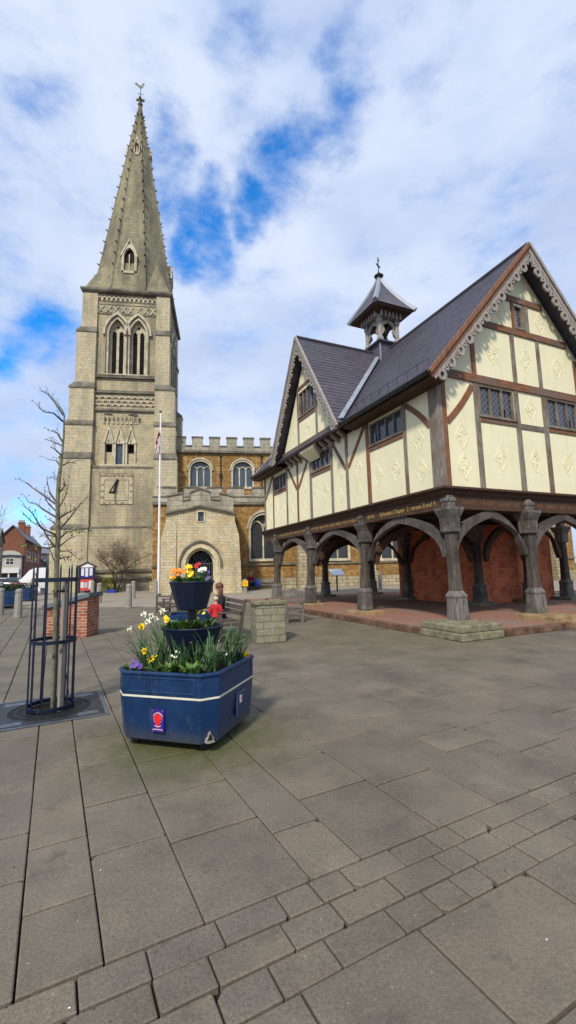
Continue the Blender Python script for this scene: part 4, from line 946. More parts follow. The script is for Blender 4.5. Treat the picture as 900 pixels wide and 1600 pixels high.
# ---- pargeted diamonds
def diamond(P, cx, cz, hw=.25, hh=.37):
    q = MB(); t = .035
    q.ring([(cx, cz-hh+t), (cx+hw-t*.7, cz), (cx, cz+hh-t), (cx-hw+t*.7, cz)], [(cx, cz-hh), (cx+hw, cz), (cx, cz+hh), (cx-hw, cz)], P, -.009, .005, True)
    Rn = random.Random(int((cx*13+cz*7)*100))
    for i in range(17):
        for _ in range(9):
            a, b = Rn.uniform(-1, 1), Rn.uniform(-1, 1)
            if abs(a)+abs(b) < .66: break
        x, z = cx+a*hw, cz+b*hh; r = Rn.uniform(.018, .034); an = Rn.uniform(0, pi)
        q.prism([(x+r*cos(an+2*pi*k/6)*(1.4 if k % 3 == 0 else .8), z+r*sin(an+2*pi*k/6)*(1.4 if k % 3 == 0 else .8)) for k in range(6)], P, -.009, .004)
    q.prism([(cx-.012, cz-hh*.55), (cx+.012, cz-hh*.55), (cx+.01, cz+hh*.3), (cx-.01, cz+hh*.3)], P, -.011, .004)
    q.build('pargeted_diamond', 'plaster', SH)
for x, z in ((.81, 5.02), (.82, 4.2), (2.2, 4.53), (3.6, 4.55), (5.02, 4.55), (6.45, 4.6), (3.6, 6.12), (2.2, 7.62), (3.6, 7.62), (4.98, 7.62), (2.72, 8.98), (4.4, 8.98)): diamond(GP, x, z)
for y, z in ((.78, 5.02), (.74, 4.18), (1.85, 4.45), (2.72, 4.47), (3.82, 4.95), (3.85, 4.12), (5.04, 4.98), (5.06, 4.13), (6.1, 4.52), (6.95, 4.45), (7.95, 4.98), (8.0, 4.1), (9.2, 4.9), (9.25, 4.12), (10.25, 4.46), (11.0, 4.42), (12.0, 4.95), (12.0, 4.1)): diamond(SP, y, z, .22, .35)
# ---- roofs (slates laid as stepped courses)
def slate_slope(ridge, eave, a0, a1, axis, n, th=.013, base=.10):
    """ridge/eave: (across, z); a0..a1 along the ridge; every course laps the one below"""
    q = MB(); r = Vector(ridge); e = Vector(eave); d = (e-r); nrm = Vector((-d.y, d.x)).normalized()
    if nrm.y < 0: nrm = -nrm
    def pt(t, o, a):
        c = r+d*t+nrm*o
        return (c.x, a, c.y) if axis == 'y' else (a, c.x, c.y)
    prof = []
    for i in range(n):
        prof += [(i/n, 0.0), ((i+1)/n, th)]
    for a in (a0, a1): pass
    vs = [pt(t, o, a) for a in (a0, a1) for t, o in prof]+[pt(1, -base, a0), pt(0, -base, a0), pt(1, -base, a1), pt(0, -base, a1)]
    m_ = len(prof); fs = [(i, i+1, m_+i+1, m_+i) for i in range(m_-1)]
    b0, b1, b2, b3 = 2*m_, 2*m_+1, 2*m_+2, 2*m_+3
    fs += [(m_-1, b0, b2, 2*m_-1), (b0, b1, b3, b2), (0, m_, b3, b1), tuple(range(m_))+(b0, b1), tuple(range(m_, 2*m_))+(b2, b3)]
    return q.add(vs, fs)
RX = 3.6; ZR = 11.12
y0r, y1r = -.42, WU+.45
# main roof, bell-cast a little at the eaves
for s_ in (-1, 1):
    q = slate_slope((RX, ZR), (RX+s_*4.12, 6.46), y0r, y1r, 'y', 28)
    q.build('main_roof_slope', 'slate_y', SH)
q = MB(); q.tube([(RX, y0r, ZR+.03), (RX, y1r, ZR+.03)], .07, 8); q.build('ridge_tiles', 'ridget', SH)
UC = 6.85
for s_ in (-1, 1):
    q = slate_slope((UC, ZR-.06), (UC+s_*2.93, 6.5), -.72, RX, 'x', 27)
    q.build('cross_gable_roof_slope', 'slate_x', SH)
    q = slate_slope((UC, ZR-.06), (UC+s_*2.93, 6.5), RX, 8.3, 'x', 27); q.build('rear_gable_roof_slope', 'slate_x', SH)
q = MB(); q.tube([(-.72, UC, ZR-.03), (RX, UC, ZR-.03)], .06, 8); q.build('ridge_tiles', 'ridget', SH)
q = MB()
n_ = Vector((-.70, 0, .72))
a_ = Vector((-.46, UC-2.86, 6.62)); b_ = Vector((RX-.15, UC-.06, ZR-.05))
q.beam(a_+Vector((-.06, -.03, .05)), b_+Vector((-.06, -.03, .05)), .2, .03, upv=(-.55, -.5, .67)); q.build('valley_flashing', 'lead', SH)
q = MB(); a2 = Vector((-.46, UC+2.86, 6.62)); b2 = Vector((RX-.15, UC+.06, ZR-.05)); q.beam(a2+Vector((-.06, .03, .05)), b2+Vector((-.06, .03, .05)), .2, .03, upv=(-.55, .5, .67)); q.build('valley_flashing', 'lead', SH)
# gutters, snow guards
for (ya, yb) in ((y0r+.05, UC-2.95), (UC+2.95, y1r)):
    q = MB(); q.tube([(-.60, ya, 6.42), (-.60, yb, 6.42)], .07, 8); q.build('gutter', 'blackpaint', SH)
    q = MB(); q.box(-.5, ya, 6.28, -.0, yb, 6.33); q.build('eaves_soffit', 'darkoak', SH)
    sg = MB(); y = ya+.1
    sg.tube([(-.44, ya+.1, 6.86), (-.44, yb-.1, 6.86)], .008, 4)
    while y < yb: sg.tube([(-.42, y, 6.66), (-.46, y, 6.90)], .011, 4); y += .42
    sg.build('snow_guard', 'blackpaint', SH)
for k in range(22):
    y = .1+k*.58
    if UC-3 < y < UC+3: continue
    q = MB(); q.box(-.45, y, 6.34, -.06, y+.09, 6.44); q.build('rafter_foot', 'darkoak', SH)
# verge boards and pierced barge boards
def barge(P, apex, foot, d0, n, rr, up_=.17, mat1='fascia', mat2='barge', off=.0):
    for s_ in (-1, 1):
        A_ = Vector(apex); B_ = Vector((apex[0]+s_*foot[0], foot[1])); dd = B_-A_; L_ = dd.length; u_ = dd/L_; nn = Vector((u_.y, -u_.x))
        if nn.y > 0: nn = -nn
        q = MB(); w0, w1 = .0, up_
        q.prism([tuple(A_+nn*w0), tuple(B_+nn*w0), tuple(B_+nn*w1+u_*.05), tuple(A_+Vector((0, -1))*(w1/abs(nn.y)))], P, d0, d0+.06)
        q.prism([tuple(A_-nn*.05), tuple(B_-nn*.05+u_*.04), tuple(B_+nn*.05+u_*.04), tuple(A_+Vector((0, -1))*(.05/abs(nn.y)))], P, d0-.05, d0+.03)
        fo_ = q.build('verge_board', mat1 if s_ < 0 else mat2, SH)
        g = MB()
        g.prism([tuple(A_+Vector((0, -1))*(w1/abs(nn.y))), tuple(B_+nn*w1), tuple(B_+nn*(w1+rr*.55)), tuple(A_+Vector((0, -1))*((w1+rr*.55)/abs(nn.y)))], P, d0+.012, d0+.05)
        for i in range(n):
            t = (i+.6)/(n+.1)*L_
            c = A_+u_*t+nn*(w1+rr*.95)
            circ = lambda r, m=14: [(c.x+r*cos(2*pi*k/m), c.y+r*sin(2*pi*k/m)) for k in range(m)]
            g.ring(circ(rr*.46), circ(rr), P, d0+.005, d0+.055, True)
            if i < n-1:
                e = A_+u_*(t+L_/(n+.1)/2)+nn*(w1+rr*.35); h = rr*1.15
                tip = e+nn*h; b1 = e-u_*rr*.75; b2 = e+u_*rr*.75; m1 = e+nn*h*.65-u_*rr*.42; m2 = e+nn*h*.65+u_*rr*.42
                ho = [(e.x+nn.x*h*.42+rr*.15*cos(2*pi*k/6), e.y+nn.y*h*.42+rr*.15*sin(2*pi*k/6)) for k in range(6)]
                g.prism([tuple(b1), tuple(m1), tuple(tip), tuple(m2), tuple(b2)], P, d0+.008, d0+.05)
                g.cur = 1; g.prism(ho, P, d0-.0, d0+.02); g.cur = 0
        g.cur = 1
        g.build('pierced_barge_board', [mat2, 'black'], SH)
barge(GP, (RX, ZR+.02), (4.18, 6.42), -.46, 12, .155)
barge(BP, (RX, ZR+.02), (4.18, 6.42), -.49, 12, .155, mat1='barge')
XP = lambda y, z, d: (d, y, z)
barge(XP, (UC, ZR-.06), (3.0, 6.38), -.76, 13, .125, .14, 'barge')
# cross gable wall, jettied on a coved beam
GX = -.32
gq = MB(); gq.holes([(UC-2.45, 6.68), (UC+2.45, 6.68), (UC, 10.55)], [R4(6.15, 7.92, 7.6, 8.98)], XP, GX, .12); gq.build('plaster_wall', 'plaster', SH)
dk = MB(); dk.prism([(UC-2.3, 6.75), (UC+2.3, 6.75), (UC, 10.3)], XP, GX+.13, RX-.5); dk.build('dark_interior', 'black', SH)
def gpost(x0, z0, x1, z1, mt_, nm='post', e=.03):
    q = MB(); q.prism(R4(x0, z0, x1, z1), XP, GX-e, GX+.02); q.build(nm, mt_, SH, bevel=.006)
gpost(UC-2.5, 6.5, UC+2.5, 6.76, 'oak_gh', 'jetty_beam', .06)
for x0, x1 in ((5.98, 6.12), (7.63, 7.76)): gpost(x0, 6.765, x1, 9.1 if x0 > 7 else 9.1, 'oak_g')
gpost(6.0, 9.1, 7.75, 9.24, 'oak_bh', 'rail'); gpost(6.12, 7.72, 7.63, 7.84, 'oak_bh', 'sill_rail')
f = MB(); XG = lambda y, z, d: (GX+d, y, z)
casement(XG, 6.15, 7.92, 7.6, 8.98, 4)
for y, z in ((6.85, 7.25), (5.45, 7.4), (8.2, 7.35)): diamond(XG, y, z, .2, .3)
cvq = MB(); cvq.add([(GX-.05, UC-2.5, 6.49), (GX-.05, UC+2.5, 6.49), (-.05, UC-2.5, 6.28), (-.05, UC+2.5, 6.28)], [(0, 1, 3, 2)]); cvq.build('coved_soffit', 'darkoak', SH)
for i in range(11):
    y = UC-2.4+i*.46; q = MB(); q.hexa([(GX-.04, y, 6.36), (-.03, y, 6.12), (-.03, y+.1, 6.12), (GX-.04, y+.1, 6.36), (GX-.04, y, 6.48), (-.03, y, 6.3), (-.03, y+.1, 6.3), (GX-.04, y+.1, 6.48)]); q.build('jetty_bracket', 'barge', SH)
q = MB(); q.hexa([(-.42, UC-.6, 6.3), (-.03, UC-.4, 5.95), (-.03, UC+.4, 5.95), (-.42, UC+.6, 6.3), (-.42, UC-.7, 6.5), (-.03, UC-.5, 6.5), (-.03, UC+.5, 6.5), (-.42, UC+.7, 6.5)]); q.build('corbel', 'plaster', SH)
# ---- bell turret on the crossing
TB = MB(); c0 = (RX, UC)
TB.rects([(RX-.55, UC-.55, RX+.55, UC+.55, 10.0), (RX-.55, UC-.55, RX+.55, UC+.55, 11.3), (RX-.68, UC-.68, RX+.68, UC+.68, 11.36), (RX-.68, UC-.68, RX+.68, UC+.68, 11.42), (RX-.5, UC-.5, RX+.5, UC+.5, 11.5)])
tbo = TB.build('bell_turret', 'slate_x', SH)
for sx, sy in ((-1, -1), (1, -1), (-1, 1), (1, 1)):
    q = MB(); q.tube([(RX+sx*.55, UC+sy*.55, 10.0), (RX+sx*.55, UC+sy*.55, 11.3)], .035, 5); q.build('lead_corner_roll', 'lead', tbo)
q = MB()
for sx in (-1, 1):
    for sy in (-1, 1): pass
for sx, sy in ((-1, -1), (1, -1), (1, 1), (-1, 1)):
    q = MB(); q.chsq([(.12, 11.45), (.12, 11.6), (.085, 11.66), (.085, 12.3), (.12, 12.36), (.12, 12.75)], (RX+sx*.46, UC+sy*.46)); q.build('turret_post', 'barge', tbo)
for fnm, P in (('a', lambda x, z, d: (RX-.46+d, UC+x, z)), ('b', lambda x, z, d: (RX+x, UC-.46+d, z)), ('c', lambda x, z, d: (RX+.46-d, UC-x, z)), ('d', lambda x, z, d: (RX-x, UC+.46-d, z))):
    q = MB(); aa = arch(0, 11.95, .33, 11.95, .42, 7)
    bb = [(-.38, 11.95)]+[(-.38, 12.5)]*1
    q.ring(aa, [(x*1.15 if abs(x) > .2 else x, min(12.62, z+.2)) for x, z in aa], P, -.03, .03)
    for sx in (-1, 1): q.prism([(sx*.34, 11.78), (sx*.2, 11.98), (sx*.23, 12.12), (sx*.38, 12.2), (sx*.40, 11.78)], P, -.03, .03)
    q.prism(R4(-.4, 12.55, .4, 12.85), P, -.03, .03)
    q.build('cusped_arch', 'barge', tbo)
q = MB(); q.rects([(RX-.58, UC-.58, RX+.58, UC+.58, 12.62), (RX-.62, UC-.62, RX+.62, UC+.62, 12.7), (RX-.8, UC-.8, RX+.8, UC+.8, 12.78), (RX-.98, UC-.98, RX+.98, UC+.98, 12.80), (RX-1.0, UC-1.0, RX+1.0, UC+1.0, 12.88), (RX-.5, UC-.5, RX+.5, UC+.5, 12.9)]); q.build('turret_eaves', 'darkoak', tbo)
for k in range(6):
    x = -.5+k*.2
    for P in (lambda x, z, d: (RX-.55-d, UC+x, z), lambda x, z, d: (RX+x, UC-.55-d, z)):
        q = MB(); q.prism([(x-.03, 12.5), (x+.03, 12.5), (x+.03, 12.75), (x-.03, 12.75)], P, .0, .2); q.build('eaves_bracket', 'barge', tbo)
q = MB(); rg = []
for i in range(8):
    t = i/7; h = 1.03*(1-t)**1.35+.03; rg.append((RX-h, UC-h, RX+h, UC+h, 12.885+2.0*t))
q.rects(rg); ro = q.build('turret_roof', 'slate_x', tbo)
for sx, sy in ((-1, -1), (1, -1), (1, 1), (-1, 1)):
    q = MB(); q.tube([(RX+sx*(1.04*(1-t/7)**1.35+.03), UC+sy*(1.04*(1-t/7)**1.35+.03), 12.9+2.0*t/7) for t in range(8)], [.12, .12, .12, .12, .11, .1, .08, .06], 5); q.build('lead_hip', 'lead', ro)
q = MB(); q.lathe([(.06, 14.8), (.2, 14.9), (.22, 14.96), (.08, 15.03), (.05, 15.15)], 10, (RX, UC, 0)); q.tube([(RX, UC, 15.1), (RX, UC, 15.9)], .022, 5)
q.beam((RX-.1, UC-.2, 15.62), (RX+.1, UC+.2, 15.62), .03, .03); q.beam((RX-.17, UC-.08, 15.48), (RX+.17, UC+.08, 15.48), .03, .06); q.build('finial', 'blackpaint', tbo)
bl = MB(); bl.lathe([(.2, 12.0), (.17, 12.06), (.13, 12.2), (.1, 12.35), (.02, 12.4)], 14, (RX, UC, 0)); bl.build('bell', 'castiron', tbo, smooth=True)

# ================================================================== helper: a point seen in direction (px,py) at distance Y in front
def at(px, py, Y):
    d = fw+rt*((px-450)/F)-up*((py-800)/F); return Vector((0, 0, 1.6))+d*(Y/d.y)
def local(o, p):
    mt = Matrix.Translation(o.location) @ o.rotation_euler.to_matrix().to_4x4(); return mt.inverted() @ Vector(p)

# ================================================================== BLUE TIERED FLOWER TUB
TUB = thing('flower_planter', 'dark blue tiered flower planter with cream stripe and red rose badge on the paving', 'planter', (-1.05, 4.71, 0), radians(-17))
def octo(h, ch): return [(h, -h+ch), (h, h-ch), (h-ch, h), (-h+ch, h), (-h, h-ch), (-h, -h+ch), (-h+ch, -h), (h-ch, -h)]
def loft(mb, rings, cap=(True, True)):
    vs = []; n = len(rings[0][0])
    for poly, z in rings: vs += [(x, y, z) for x, y in poly]
    fs = [(i*n+k, i*n+(k+1) % n, (i+1)*n+(k+1) % n, (i+1)*n+k) for i in range(len(rings)-1) for k in range(n)]
    if cap[0]: fs.append(tuple(reversed(range(n))))
    if cap[1]: fs.append(tuple((len(rings)-1)*n+k for k in range(n)))
    return mb.add(vs, fs)
q = MB()
loft(q, [(octo(.44, .10), .055), (octo(.50, .115), .085), (octo(.527, .125), .40), (octo(.53, .125), .463)], (True, False))
loft(q, [(octo(.53, .125), .463), (octo(.518, .12), .466), (octo(.518, .12), .478), (octo(.533, .125), .481), (octo(.533, .125), .655), (octo(.545, .13), .665), (octo(.545, .13), .685), (octo(.535, .127), .692), (octo(.505, .12), .692), (octo(.50, .12), .62)], (False, True))
for an in (0, pi/2, pi, -pi/2):
    m_ = Matrix.Rotation(an, 3, 'Z'); 
    P = lambda x, z, d: tuple(m_ @ Vector((x, -.533+d, z)))
    q.ring([(-.34, .52), (.34, .52), (.34, .63), (-.34, .63)], [(-.36, .505), (.36, .505), (.36, .645), (-.36, .645)], P, -.006, .01, True)
tb = q.build('tub', 'navyblue', TUB, bevel=.006)
q = MB(); loft(q, [(octo(.522, .121), .462), (octo(.5335, .1255), .4635), (octo(.5335, .1255), .480), (octo(.522, .121), .4815)], (False, False)); q.build('cream_stripe', 'stripe', TUB)
q = MB(); loft(q, [(octo(.495, .118), .622), (octo(.49, .118), .645)], (False, True)); so_ = q.build('soil', 'soil', TUB)
for x, y in ((-.36, -.36), (.36, -.36), (.36, .36), (-.36, .36)):
    q = MB(); q.tube([(x, y-.03, .032), (x, y+.03, .032)], .032, 10); q.box(x-.03, y-.02, .04, x+.03, y+.02, .07); q.build('castor', 'blackpaint', TUB)
def badge_plate(parent, x, z, w_, h_, m_, rose=True):
    P = lambda a, b, d: tuple(m_ @ Vector((x+a, -.5255+d-(z-.2)*.006, z+b)))
    q = MB(); q.prism(R4(-w_/2, -h_/2, w_/2, h_/2), P, -.012, .012); pl = q.build('badge', 'badge' if rose else 'navyblue', parent)
    if rose:
        q = MB()
        for i in range(7):
            a = 2*pi*i/7; q.prism([(.0+.022*cos(a)+.017*cos(t*pi/4), .022+.022*sin(a)+.017*sin(t*pi/4)) for t in range(8)], P, -.0155-.0004*i, -.012)
        q.prism([(.018*cos(t*pi/5), .022+.018*sin(t*pi/5)) for t in range(10)], P, -.019, -.012)
        q.prism([(-.022, -.015), (.022, -.015), (.012, -.045), (-.012, -.045)], P, -.015, -.012)
        q.build('rose_emblem', 'rosered', pl)
        q = MB()
        def arcring(r0, r1, a0, a1, cz=.018):
            A1 = [(r0*cos(a0+(a1-a0)*i/10), cz+r0*sin(a0+(a1-a0)*i/10)) for i in range(11)]; B1 = [(r1*cos(a0+(a1-a0)*i/10), cz+r1*sin(a0+(a1-a0)*i/10)) for i in range(11)]
            q.ring(A1, B1, P, -.0145, -.012)
        arcring(.050, .055, radians(25), radians(155)); arcring(.052, .060, radians(235), radians(305), .005)
        q.prism(R4(-.048, -.078, .048, -.071), P, -.0145, -.012)
        for sx in (-1, 1):
            for sz in (-1, 1): q.prism([(sx*(w_/2-.012)+.003*cos(t*pi/3), sz*(h_/2-.012)+.003*sin(t*pi/3)) for t in range(6)], P, -.015, -.012)
        q.ring([(.043*cos(t*pi/8), .02+.043*sin(t*pi/8)) for t in range(17)], [(.0455*cos(t*pi/8), .02+.0455*sin(t*pi/8)) for t in range(17)], P, -.0145, -.012)
        q.build('badge_lettering', 'pinkish', pl)
    else:
        q = MB(); q.prism(R4(-.028, -.0, .018, .07), P, -.016, -.012); q.build('paper_label', 'paper', pl)
        q = MB(); q.prism(R4(-.014, .02, .004, .05), P, -.018, -.016); q.build('label_picture', 'orange', pl)
        q = MB(); q.prism(R4(-w_/2-.002, -h_/2, -w_/2+.003, h_/2), P, -.0145, -.012); q.prism(R4(-w_/2, h_/2-.004, w_/2, h_/2), P, -.0145, -.012); q.build('plate_edge', 'lead', pl)
def grimy(mt):
    nt = mt.node_tree; b = nt.nodes['Principled BSDF']; src = b.inputs['Base Color'].links[0].from_socket
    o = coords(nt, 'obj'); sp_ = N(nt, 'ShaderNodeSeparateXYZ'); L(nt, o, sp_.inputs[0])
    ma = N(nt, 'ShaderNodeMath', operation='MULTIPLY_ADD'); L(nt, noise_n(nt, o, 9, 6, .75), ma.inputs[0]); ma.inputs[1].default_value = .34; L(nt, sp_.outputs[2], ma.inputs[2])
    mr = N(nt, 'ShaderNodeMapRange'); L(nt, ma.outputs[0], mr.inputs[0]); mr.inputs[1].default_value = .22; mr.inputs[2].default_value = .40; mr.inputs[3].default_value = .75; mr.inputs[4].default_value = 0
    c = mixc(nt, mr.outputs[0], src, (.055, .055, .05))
    mp = N(nt, 'ShaderNodeMapping'); L(nt, o, mp.inputs[0]); mp.inputs['Scale'].default_value = (1, 1, .3)
    c = mixc(nt, ramp(nt, noise_n(nt, mp.outputs[0], 16, 6, .8), [(.56, (0, 0, 0)), (.72, (.4, .4, .4))]), c, (.10, .12, .15))
    L(nt, c, b.inputs['Base Color'])
    L(nt, ramp(nt, noise_n(nt, o, 5, 5, .7), [(.35, (.25,)*3), (.65, (.55,)*3)]), b.inputs['Roughness'])
grimy(M['navyblue'])
badge_plate(TUB, -.02, .27, .125, .195, Matrix.Rotation(0, 3, 'Z')); badge_plate(TUB, .06, .30, .19, .21, Matrix.Rotation(pi/2, 3, 'Z'), False)
# chipped corner: bare grey fibreglass
m_ = Matrix.Rotation(pi/4, 3, 'Z'); P = lambda a, b, d: tuple(m_ @ Vector((a, -.655+d+(.0 if b > .1 else .0), b)))
q = MB(); q.prism([(-.04, .10), (-.01, .092), (.045, .098), (.03, .125), (.034, .14), (.014, .16), (.004, .19), (-.012, .165), (-.018, .14), (-.032, .13)], P, -.012, .03); co_ = q.build('scuffed_corner', 'dressed' if False else 'bollard', TUB)
q = MB(); q.prism([(-.028, .12), (.02, .12), (.016, .15), (.0, .178), (-.012, .15)], P, -.015, -.010); q.build('chip', 'blackpaint', co_)
# two bowls on a post
BC = (.02, .0)
q = MB(); q.tube([(BC[0], BC[1], .6), (BC[0], BC[1], 1.3)], .045, 10); q.build('post', 'blackpaint', TUB)
def bowl(r0, r1, z0, z1, c=(0, 0)):
    q = MB(); t = .012
    q.lathe([(r0*.9, z0), (r0, z0+.01), (r0+(r1-r0)*.93, z1-.035), (r1-.005, z1-.032), (r1+.006, z1-.01), (r1+.004, z1), (r1-t, z1), (r1-t*1.6, z1-.04), (r1-t*1.8, z1-.045)], 12, (BC[0]+c[0], BC[1]+c[1], 0), rot=.1)
    o = q.build('bowl', 'navyplastic', TUB, bevel=.003)
    q = MB(); q.lathe([(r1*.93, z1-.05), (r1*.9, z1-.03), (r1*.5, z1-.02), (.01, z1-.015)], 12, (BC[0]+c[0], BC[1]+c[1], 0), rot=.1); q.build('soil', 'soil', o)
bowl(.155, .232, 1.21, 1.505); bowl(.20, .315, .76, 1.045, (.0, .02))

# ---- plants
def ribbon(mb, p0, dirv, length, width, droop, n=7, fold=.3):
    """strap leaf: starts upward along dirv and bends over"""
    p = Vector(p0); d = Vector(dirv).normalized(); side = d.cross(Vector((0, 0, 1)))
    if side.length < .05: side = Vector((1, 0, 0))
    side.normalize(); vs = []; st = length/n
    for i in range(n+1):
        t = i/n; w_ = width*(1-.15*t if t < .75 else (1-.1125)*(1-(t-.75)/.25)**.6+.02)
        nrm = side.cross(d).normalized()
        vs += [p-side*w_/2+nrm*w_*fold*.5, p-nrm*0, p+side*w_/2+nrm*w_*fold*.5]
        p = p+d*st; d = (d+Vector((0, 0, -1))*droop*st*(.4+1.6*t)).normalized()
    fs = []
    for i in range(n): fs += [(3*i, 3*i+1, 3*i+4, 3*i+3), (3*i+1, 3*i+2, 3*i+5, 3*i+4)]
    mb.add(vs, fs); return p
def oval_leaf(mb, p0, dirv, length, width, droop=2., n=4):
    p = Vector(p0); d = Vector(dirv).normalized(); side = d.cross(Vector((0, 0, 1)))
    if side.length < .05: side = Vector((1, 0, 0))
    side.normalize(); vs = []
    for i in range(n+1):
        t = i/n; w_ = width*sin(pi*min(1, .08+t*.9))**.8
        nrm = side.cross(d).normalized()
        vs += [p-side*w_/2+nrm*w_*.18, p, p+side*w_/2+nrm*w_*.18]; p = p+d*length/n; d = (d+Vector((0, 0, -1))*droop*length/n).normalized()
    fs = []
    for i in range(n): fs += [(3*i, 3*i+1, 3*i+4, 3*i+3), (3*i+1, 3*i+2, 3*i+5, 3*i+4)]
    mb.add(vs, fs)
def trumpet_flower(parent, base, head, face, petal, cup, r=.038):
    base, head = Vector(base), Vector(head); f = Vector(face).normalized()
    q = MB(); mid = base.lerp(head, .6)+Vector((R.uniform(-.015, .015), R.uniform(-.015, .015), .03)); q.tube([base, mid, head+Vector((0, 0, .015)), head-f*.01], [.0035, .003, .003, .004], 5); st = q.build('stem', 'daff', parent)
    a = f.cross(Vector((0, 0, 1)));  a = a.normalized() if a.length > .05 else Vector((1, 0, 0)); b = a.cross(f)
    q = MB()
    for i in range(6):
        t = 2*pi*i/6+R.uniform(-.1, .1); o_ = (a*cos(t)+b*sin(t)); s_ = (a*-sin(t)+b*cos(t)); z_ = f*(.002 if i % 2 else -.002)
        q.add([head+z_, head+o_*r*.5+s_*r*.38+z_, head+o_*r*1.15+f*r*.1+z_, head+o_*r*.5-s_*r*.38+z_, head+o_*r*.6+f*.004+z_], [(0, 1, 4), (1, 2, 4), (2, 3, 4), (3, 0, 4)])
    fl = q.build('petals', petal, parent, fixn=False)
    q = MB(); vs = []
    for r_, h in ((.25, 0), (.30, .5), (.36, .85), (.5, 1.0)):
        for k in range(9): t = 2*pi*k/9; vs.append(head+(a*cos(t)+b*sin(t))*r*r_+f*r*h*1.0)
    q.add(vs, [(i*9+k, i*9+(k+1) % 9, i*9+9+(k+1) % 9, i*9+9+k) for i in range(3) for k in range(9)]); q.build('trumpet', cup, fl, fixn=False)
SOILZ = .64
cth, sth = cos(radians(-17)), sin(radians(-17))
def tubw(x, y, z): return Vector((-1.05+x*cth-y*sth, 4.71+x*sth+y*cth, z))
def daffodil(lx, ly, label, heads, nleaf=14, lean=(0, 0), lmin=.26, lmax=.5, petal='yellow', cup='yellow'):
    loc = tubw(lx, ly, SOILZ); T = thing('daffodil', label, 'daffodil', loc, 0, 'daffodils in the blue tub')
    q = MB()
    for i in range(int(nleaf*1.5)):
        a = R.uniform(0, 2*pi); l = R.uniform(lmin, lmax); sp_ = R.uniform(.05, .5)
        ribbon(q, (R.uniform(-.05, .05), R.uniform(-.05, .05), -.01), (cos(a)*sp_+lean[0], sin(a)*sp_+lean[1], 1), l, R.uniform(.012, .021), R.uniform(.5, 5.0), 8)
    q.build('leaves', 'daff', T, fixn=False)
    for (px, py, Y, face) in heads:
        h = at(px, py, Y)-loc; trumpet_flower(T, (R.uniform(-.03, .03), R.uniform(-.03, .03), 0), h, face, petal, cup)
    return T
FD = (-.2, -.9, -.1)
daffodil(-.36, .12, 'tall white daffodil clump at the back left of the blue tub', [(226, 960, 4.9, (-.5, -.7, .1)), (236, 963, 4.95, (.3, -.8, 0)), (231, 972, 4.9, (-.1, -.9, .1)), (243, 968, 5.0, (.4, -.7, .3)), (205, 983, 4.85, (-.8, -.5, 0))], 18, (-.12, .0), .3, .52, 'whitep', 'whitep')
daffodil(-.40, -.15, 'yellow daffodil leaning out over the left edge of the tub', [(222, 979, 4.7, (-.3, -.8, .2)), (227, 1017, 4.45, (.0, -1, -.1))], 18, (-.35, -.05), .28, .55)
daffodil(-.22, -.34, 'daffodil leaves arching over the front left rim, with one small yellow bloom', [(236, 1030, 4.4, (.2, -1, .1))], 13, (-.1, -.12), .2, .42)
daffodil(.08, -.30, 'yellow daffodil nodding in front of the middle bowl', [(299, 1001, 4.5, (.1, -.7, -.7))], 15, (.0, -.1), .25, .46)
daffodil(.20, -.18, 'yellow daffodil nodding just right of the middle bowl front', [(312, 988, 4.6, (-.1, -.8, -.6))], 15, (.05, -.02), .28, .5)
daffodil(.36, -.22, 'flowerless daffodil clump by the front right corner of the tub', [], 20, (.12, -.02), .24, .48)
daffodil(.38, .06, 'flowerless daffodil clump halfway along the right side of the tub', [], 20, (.18, .02), .3, .5)
daffodil(.38, .32, 'daffodil with one low yellow bloom hanging over the right rim', [(384, 1022, 4.95, (.5, -.8, -.3))], 18, (.2, .0), .3, .52)
daffodil(.05, .40, 'daffodil clump behind the middle bowl', [], 12, (.05, .1), .25, .42)
daffodil(-.20, .40, 'single white daffodil standing behind the left of the middle bowl', [(254, 955, 5.15, (-.1, -.9, .3))], 10, (-.05, 0), .25, .42, 'whitep', 'whitep')
def bedding(name, label, c, r, leafm, flowers, nleaf=26, ll=.07, group='bedding plants in the tub and bowls', lw=.035):
    """leafy rosette with blooms: flowers = (px,py,Y,material,radius)"""
    T = thing(name, label, name.replace('_', ' '), c, 0, group); q = MB(); c = Vector(c)
    for i in range(nleaf):
        a = R.uniform(0, 2*pi); rr = r*sqrt(R.random())*.8; oval_leaf(q, (rr*cos(a), rr*sin(a), R.uniform(-.005, .02)), (cos(a)*R.uniform(.3, 1), sin(a)*R.uniform(.3, 1), R.uniform(.5, 1.2)), ll*R.uniform(.7, 1.25), lw*R.uniform(.7, 1.2), R.uniform(2, 9))
    for px, py, Y, fm, fr2 in flowers:
        h = at(px, py, Y)-c; g = MB()
        f = Vector((R.uniform(-.4, .3), R.uniform(-1, -.5), R.uniform(.2, .8))).normalized(); a = f.cross(Vector((0, 0, 1))).normalized(); b = a.cross(f)
        for k in range(5):
            t = 2*pi*k/5; o_ = a*cos(t)+b*sin(t); s_ = a*-sin(t)+b*cos(t)
            g.add([h, h+o_*fr2*.5+s_*fr2*.55, h+o_*fr2*1.05+s_*fr2*.3+f*fr2*.12, h+o_*fr2*1.05-s_*fr2*.3+f*fr2*.16, h+o_*fr2*.5-s_*fr2*.55], [(0, 1, 2), (0, 2, 3), (0, 3, 4)])
        g.build('bloom', fm, T, fixn=False); q.tube([(h.x*.3, h.y*.3, 0), h-f*.004], .0018, 4)
    q.build('leaves', leafm, T, fixn=False)
    return T
def scat(px, py, Y, m_, n, sx, sy, r): return [(px+R.uniform(-sx, sx), py+R.uniform(-sy, sy), Y+R.uniform(-.06, .06), m_, r*R.uniform(.8, 1.2)) for _ in range(n)]
tz = 1.48; tc_ = tubw(BC[0], BC[1], tz)
